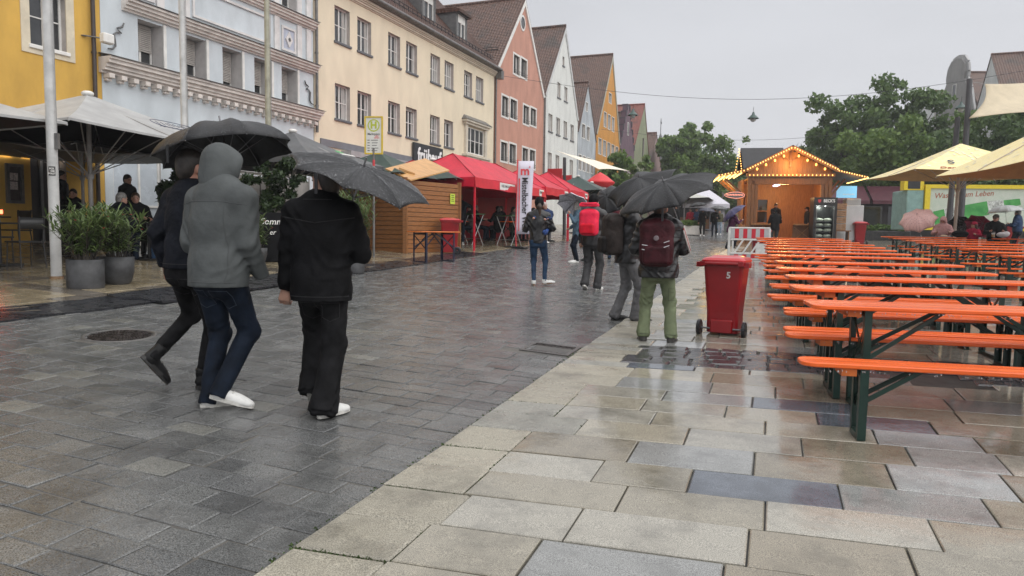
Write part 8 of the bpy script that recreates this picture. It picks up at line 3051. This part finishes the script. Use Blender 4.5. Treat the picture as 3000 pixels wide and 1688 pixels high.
# ------------------------------------------------------------------ people farther away
def walker(label, u_pt, face, top, legw, h=1.74, hair='dark', ph=0, shoe=None, res=.03, **kw):
 lg = [((-.1, .16, 0, 0, 5), (.1, -.2, .06, -25, -5)), ((-.1, -.2, .06, -25, 5), (.1, .16, 0, 0, -5)), ((-.1, 0, 0, 0, 8), (.1, 0, 0, 0, -8))][ph]
 return person(label, on_ground(u_pt), face, h, kw.pop('build', 1.0), res, legs=lg, top=top, legwear=(legw, 1.0, 1.0), shoe=shoe or SB, hair=hair, facef=True, fold=.006, **kw)
J_RED = cloth('wine_jacket', (.26, .012, .03), .6, .15)
J_BLUE = cloth('blue_jacket', (.03, .055, .12), .6, .2)
J_PURP = cloth('plum_jacket', (.075, .018, .055), .6, .2)
J_OLIVE = cloth('olive_jacket', (.09, .085, .05), .7, .2)
UMB2 = mat('umbrella_bluegrey', (.035, .035, .06), .4, .2, 10)
UMB3 = mat('umbrella_grey', (.09, .09, .095), .4, .2, 10)
UMB4 = mat('umbrella_purple', (.04, .035, .11), .4, .2, 10)
w1 = walker('distant walker in wine red jacket and light jeans', (-6.434, 47.95, 1.396), 175, J_RED, D_LIGHT, 1.75, ph=0, arms=((-.22, .2, 1.1, None), (.25, .1, .85, None)))
w2 = walker('distant walker in blue jacket beside the wine red one', (-6.062, 47.967, 1.38), 180, J_BLUE, D_BLACK, 1.8, ph=1, arms=((-.2, .25, 1.2, None), (.25, .05, .85, None)))
w3 = walker('distant walker in open black jacket with white shoes', (-5.577, 47.383, 1.344), 185, J_BLACK, D_BLACK, 1.76, ph=0, shoe=SW, arms=((-.2, .25, 1.2, None), (.25, .05, .85, None)))
w4 = walker('distant walker in black under a grey umbrella', (-4.906, 48.142, 1.332), 180, J_BLACK, D_BLUE, 1.8, ph=1, arms=((-.2, .25, 1.2, None), (.25, .05, .85, None)))
for o, lab, m, dz in ((w2, 'dark umbrella over the distant walkers in red and blue', M_UMB, .95), (w3, 'low blue grey umbrella over the distant walker with white shoes', UMB2, .62), (w4, 'grey umbrella over the distant walker in black', UMB3, .80)):
 g = joint(o, 0)
 umbrella(lab, g + Vector((-.12 if dz > .9 else .05, 0, dz)), g, .58, m, 8, .25)
w5 = walker('distant walker with pale trousers and white shoes behind the others', (-5.03, 52.545, 1.447), 185, J_OLIVE, D_LIGHT, 1.75, ph=0, shoe=SW)
w6 = walker('distant dark figure standing beside the planters', (-6.958, 45.715, 1.364), 90, J_BLACK, D_BLACK, 1.9, ph=2)
pw = person('woman in plum jacket leaning on the stall counter under a purple umbrella', on_ground((-2.615, 32.333, 0.538)), -65, 1.72, 1.05, .024, legs=((-.1, -.12, 0, 0, 5), (.12, .12, 0, 0, -5)), arms=((-.05, .45, 1.2, None), (.16, .42, 1.25, None)), top=J_PURP, legwear=(D_BLUE, 1, 1), shoe=SB, hair='dark', hairstyle='bob', lean=(0, .12), hem=.72, facef=True)
umbrella('purple umbrella leaning back over the woman in the plum jacket', joint(pw, 0) + Vector((-.42, -.1, .52)), joint(pw, 0), .60, UMB4, 8, .26)
person('man in olive cap and jacket beside the woman in plum', on_ground((-2.606, 34.517, 0.798)), -75, 1.78, 1.05, .026, top=J_OLIVE, legwear=(D_BLACK, 1, 1), shoe=SB, hair='brown', hat=('bucket', J_OLIVE), facef=True, beard=True)
# at the market hut
person('customer in black rain jacket at the stall counter, seen from behind', on_ground((-0.916, 36.926, 0.962)), 20, 1.78, 1.1, .024, top=J_BLACK, legwear=(T_DGREY, 1.05, 1), shoe=SB, hair='dark', hat=('beanie', J_BLACK), arms=((-.22, .3, 1.1, None), (.22, .3, 1.1, None)), hem=.75)
person('stall keeper with short hair looking down inside the lit hut', P(-.98, 39.6, .25), -150, 1.86, 1.0, .024, top=J_BLACK, legwear=(D_BLACK, 1, 1), shoe=SB, hair='brown', head=(20, 0), facef=True, arms=((-.15, .3, 1.05, None), (.15, .3, 1.05, None)))
person('stall keeper in black cap behind the counter by the drinks fridge', P(.55, 39.9, .25), 110, 1.66, 1.0, .024, top=J_BLACK, legwear=(D_BLACK, 1, 1), shoe=SB, hair='dark', hat=('cap', J_BLACK), facef=True)
o = thing('bread_basket', 'pile of pale buns in a basket on the stall counter', 'basket', Vector(hc) + Matrix.Rotation(HZ, 3, 'Z') @ Vector((1.35, -.05, 1.05)), HZ)
MB().lathe([(.16, 0), (.24, .14), (.25, .14), (.25, .16), (.2, .16)], n=16).build('basket', M_CR, o)
for k in range(6):
 MB().sphere((.13 * math.cos(k * 1.05), .13 * math.sin(k * 1.05), .2 + .03 * (k % 2)), (.08, .08, .05), 8, 5).build('bun', mat('bun', (.55, .38, .2), .6), o)
# under the red tents
def tent_guest(label, x, y, face, top, legw, sit=None, **kw):
 lg = ((-.12, .42, 0, 0, 5), (.12, .40, 0, 0, -5)) if sit else None
 ar = kw.pop('arms', ((-.18, .36, .82 if sit else 1.05, None), (.18, .36, .82 if sit else 1.1, None)))
 return person(label, P(x, y, .02), face, kw.pop('h', 1.74), 1.05, .026, legs=lg, arms=ar, sit=sit, top=top, legwear=(legw, 1, 1), shoe=kw.pop('shoe', SB), facef=True, fold=.006, **kw)
J_TAUPE = cloth('taupe_coat', (.11, .10, .09), .7, .15)
tent_guest('woman in taupe coat with grey headscarf behind the red bin', -10.6, 19.5, -60, J_TAUPE, D_BLACK, hood=cloth('scarf_grey', (.15, .145, .14), .8))
tent_guest('man in dark jacket and white shoes holding up his phone at the high table', -10.75, 22.2, 30, J_NAVY, D_BLUE, hair='brown', shoe=SW, arms=((-.1, .34, 1.42, None), (.15, .34, 1.42, None)))
rs = random.Random(3)
lab = ['dark haired guest sitting deepest inside the red tent', 'guest in black on the bench beside the tent post', 'guest with brown hair leaning on the long tent table', 'guest in taupe at the inner tent bench', 'guest in navy with back to the street under the red tent', 'guest in dark clothes below the tent seam', 'dark haired guest near the white banner pole', 'guest in black by the second tent leg', 'guest in navy at the end of the tent bench', 'seated guest farthest along under the red tents']
ps = [(-11.6, 21.2), (-11.7, 22.3), (-11.3, 24.2), (-11.6, 25.3), (-10.9, 25.9), (-11.3, 27.2), (-10.6, 26.8), (-10.9, 28.4), (-11.3, 29.6), (-10.6, 30.9)]
for k, (x, y) in enumerate(ps):
 tent_guest(lab[k], x, y, rs.choice((80, -80, 70, -100, 150)), [J_BLACK, J_NAVY, J_TAUPE, J_BLACK][k % 4], D_BLUE, .55, hair=['dark', 'brown', 'dark', 'grey'][k % 4], hairstyle=['bob', 'short'][k % 2])
tent_guest('guest in rust shirt with red cap sitting at the tent edge', -9.75, 27.6, -60, cloth('rust_shirt', (.42, .09, .045), .7), T_GREY, .55, hair='brown', hat=('cap', J_RED))
tent_guest('seated guest in black and blue jeans beside the rust shirted one', -9.6, 26.4, -70, J_BLACK, D_JEANS, .55, hair='dark', shoe=SW)
for k, (x, y, nm) in enumerate(((-10.4, 26.6, 'under the middle red tent'), (-11.5, 23.4, 'deep inside the large red tent'), (-10.6, 29.8, 'under the farthest red tent'))):
 o = thing('beer_table', 'orange beer table ' + nm, 'table', P(x, y, .02), rad(90), 'orange beer tables')
 link('tabletop', TABLE_PLANK, o, loc=(0, 0, .78))
 for sg in (-1, 1):
  link('leg_frame', leg_frame(.75, .42, sg * .87, 0, M_LEGG), o)
# at the tables under the yellow parasol
J_ROSE = cloth('rose_hoodie', (.42, .24, .23), .75, .1)
J_CRIM = cloth('crimson_jacket', (.30, .01, .04), .6, .12)
def table_guest(label, pt, face, top, **kw):
 return person(label, pt, face, kw.pop('h', 1.72), kw.pop('build', 1.1), .022, legs=((-.12, .42, 0, 0, 5), (.12, .40, 0, 0, -5)), arms=kw.pop('arms', ((-.2, .38, .86, None), (.18, .4, .86, None))), sit=.55, top=top, legwear=(D_BLUE, 1, 1), shoe=SB, facef=True, fold=.008, **kw)
g1_ = table_guest('woman in rose hooded jacket eating at the orange table', on_ground((4.553, 27.263, 1.433)) + Vector((0, 0, .08)), 170, J_ROSE, hood=J_ROSE, hair='brown', head=(22, -10))
g2_ = table_guest('girl in crimson jacket and knitted hat at the orange table', on_ground((5.501, 27.64, 1.449)) + Vector((0, 0, .02)), 150, J_CRIM, hat=('beanie', J_CRIM), hair='brown', hairstyle='long', head=(5, -45), h=1.5, build=.95)
g3_ = table_guest('man with dark cap and glasses sitting at the orange table', on_ground((6.103, 27.664, 1.46)) + Vector((0, 0, .12)), 175, J_BLACK, hat=('cap', cloth('cap_brown', (.05, .045, .04), .8)), hair='brown', glasses=True, head=(0, -25), h=1.82, skin=SKIN2)
g4_ = person('man in blue jacket standing under a pale grey umbrella at the picture edge', on_ground((7.838, 32.236, 1.473)), 60, 1.74, 1.1, .024, top=J_BLUE, legwear=(D_BLUE, 1, 1), shoe=SB, hair='grey', glasses=True, facef=True, arms=((-.2, .3, 1.15, None), (.18, .3, 1.2, None)))
umbrella('pale grey umbrella held by the man in the blue jacket', joint(g4_, 0) + Vector((-.08, 0, .75)), joint(g4_, 0), .62, mat('umbrella_pale', (.36, .38, .38), .4, .1), 8, .26)
M_DOT = mat('umbrella_dotted', (.58, .36, .33), .45, .05)
t = M_DOT.node_tree
vo = t.nodes.new('ShaderNodeTexVoronoi')
vo.inputs['Scale'].default_value = 22
vo.inputs['Randomness'].default_value = 0.0
tcn = t.nodes.new('ShaderNodeTexCoord')
t.links.new(tcn.outputs['Object'], vo.inputs['Vector'])
cr = t.nodes.new('ShaderNodeMath')
cr.operation = 'LESS_THAN'
cr.inputs[1].default_value = 0.22
t.links.new(vo.outputs['Distance'], cr.inputs[0])
mx = t.nodes.new('ShaderNodeMix')
mx.data_type = 'RGBA'
mx.inputs['A'].default_value = (.58, .36, .33, 1)
mx.inputs['B'].default_value = (.20, .10, .11, 1)
t.links.new(cr.outputs[0], mx.inputs['Factor'])
t.links.new(mx.outputs['Result'], t.nodes['Principled BSDF'].inputs['Base Color'])
pu = (3.889, 27.691, 1.942)
umbrella('pink dotted umbrella lying open and tilted beside the woman in rose', Vector(pu) + Vector((-.1, -.35, .30)), Vector(pu) + Vector((.15, .30, -.42)), .60, M_DOT, 8, .30, handle='hook', inside=M_WHITE)
q = on_ground((5.513, 29.757, 2.174))
umbrella('black umbrella resting tilted behind the parasol pole', (5.762, 30.159, 1.939), (5.333, 29.741, 1.56), .55, M_UMB, 8, .2)
umbrella('crimson umbrella resting behind the girl in the knitted hat', (6.188, 29.686, 1.997), (5.823, 29.288, 1.568), .55, mat('umbrella_crimson', (.28, .012, .05), .4, .15), 8, .2)
# on their table
tz = on_ground((5.338, 26.82, 1.449))
def on_table(u_pt, dz=0.0):
 p = Vector(u_pt)
 return Vector((p.x, p.y, gz(p.x, p.y) + .81 + dz))
o = thing('beer_mug', 'beer mug half full on the orange table in front of the man with the cap', 'mug', on_table((5.943, 27.059, 1.437)))
MB().lathe([(.045, 0), (.045, .09), (.001, .09)], n=14).build('beer', mat('beer', (.50, .26, .04), .2, .05), o)
MB().lathe([(.048, .0), (.05, .17)], n=14, cap=False).build('glass', mat('mug_glass', (.8, .8, .76), .05, 0, trans=.9), o)
MB().lathe([(.045, .091), (.045, .12), (.001, .125)], n=14).build('foam', M_WHITE, o)
o = thing('plate', 'white plate of food in front of the woman in rose', 'plate', on_table((4.471, 26.472, 1.391)))
MB().lathe([(.001, 0), (.1, .0), (.17, .02), (.17, .026), (.1, .008)], n=24).build('dish', M_WHITE, o)
MB().sphere((0, 0, .03), (.1, .09, .035), 10, 6).build('food', mat('food_pale', (.5, .42, .28), .6, .3, 30), o)
o = thing('shopping_bag', 'crumpled white plastic bag on the orange table', 'bag', on_table((6.229, 27.173, 1.442)))
F = Field((-.25, -.2, -.02), (.25, .2, .25), .014)
F.ell((0, 0, .08), (.18, .12, .09), .03)
F.ell((.1, 0, .12), (.09, .08, .07), .03)
F.folds(.014, 55, 2)
link('bag', F.mesh('bag', mat('bag_white', (.58, .56, .58), .4, .1)), o)
o = thing('black_bag', 'black soft bag lying on the orange table between woman and girl', 'bag', on_table((4.95, 26.664, 1.421)))
F = Field((-.3, -.2, -.02), (.3, .2, .3), .014)
F.ell((0, 0, .10), (.24, .14, .12), .03)
F.folds(.01, 50, 4)
link('bag', F.mesh('bag', J_BLACK), o)
# planters and tents in the far background
for k, (u_pt, lab) in enumerate((((-6.873, 47.765, 1.412), 'long white flower trough beside the distant walkers'), ((4.912, 47.252, 1.359), 'low grey flower bed behind the red bin'))):
 o = thing('flower_trough', lab, 'planter', on_ground(u_pt), rad(10))
 MB().box((0, 0, .3), (2.6, .8, .6), bev=.03).build('trough', (M_WHITE, M_POT)[k], o)
 cl_ = [(Vector((rs.uniform(-1.2, 1.2), rs.uniform(-.3, .3), .75)), .28) for _ in range(12)]
 link('plants', quads_mesh('plants', leaf_cloud(cl_, 900, .14, 5 + k), (LF_B, LF_A)[k]), o)['kind'] = 'stuff'
def simple_tent(label, u_pt, w, m, eave=2.3, pk=3.6):
 o = thing('pop_up_tent', label, 'tent', on_ground(u_pt), rad(10))
 b = MB()
 c = [Vector((sx * w, sy * w, eave)) for sx, sy in ((-1, -1), (1, -1), (1, 1), (-1, 1))]
 for i in range(4):
  b.add([c[i], c[(i + 1) % 4], Vector((0, 0, pk))], [(0, 1, 2)])
  b.add([c[i], c[(i + 1) % 4], c[(i + 1) % 4] - Vector((0, 0, .35)), c[i] - Vector((0, 0, .35))], [(3, 2, 1, 0)])
 b.build('roof', m, o)
 for p in c:
  MB().box((p.x * .97, p.y * .97, eave / 2), (.06, .06, eave)).build('leg', M_STEEL, o)
 MB().box((0, w * .96, eave / 2), (w * 1.9, .02, eave)).build('back_wall', m, o)
 return o
simple_tent('white peaked tent far down the street', (-7.386, 63.962, 1.365), 1.9, mat('tent_white', (.60, .58, .64), .6, .04), 2.2, 3.7)
parasol('distant pale market parasol over dark stalls', on_ground((-8.729, 61.27, 1.342)), 2.2, 2.6, 3.3, mat('parasol_offwhite', (.46, .46, .42), .6, .05), M_PIN)
o = thing('market_stall', 'dark distant market stall under the pale parasol', 'stall', on_ground((-9.306, 64.278, 1.333)), rad(10))
MB().box((0, 0, 1.1), (4.5, 2.0, 2.2)).build('stall_body', mat('stall_dark', (.03, .03, .03), .6, .3, 2), o)
MB().box((0, -1.02, .5), (4.4, .06, 1.0)).build('counter', M_WD, o)

# ------------------------------------------------------------------ rain haze
hz = bpy.data.materials.new('rain_haze')
hz.use_nodes = True
t = hz.node_tree
t.nodes.remove(t.nodes['Principled BSDF'])
pvn = t.nodes.new('ShaderNodeVolumePrincipled')
pvn.inputs['Color'].default_value = (.9, .92, .96, 1)
pvn.inputs['Density'].default_value = 0.0009
pvn.inputs['Anisotropy'].default_value = 0.3
t.links.new(pvn.outputs[0], t.nodes['Material Output'].inputs['Volume'])
stuff(MB().box((0, 150, 11.2), (244, 344, 25.8)).build('haze', hz))
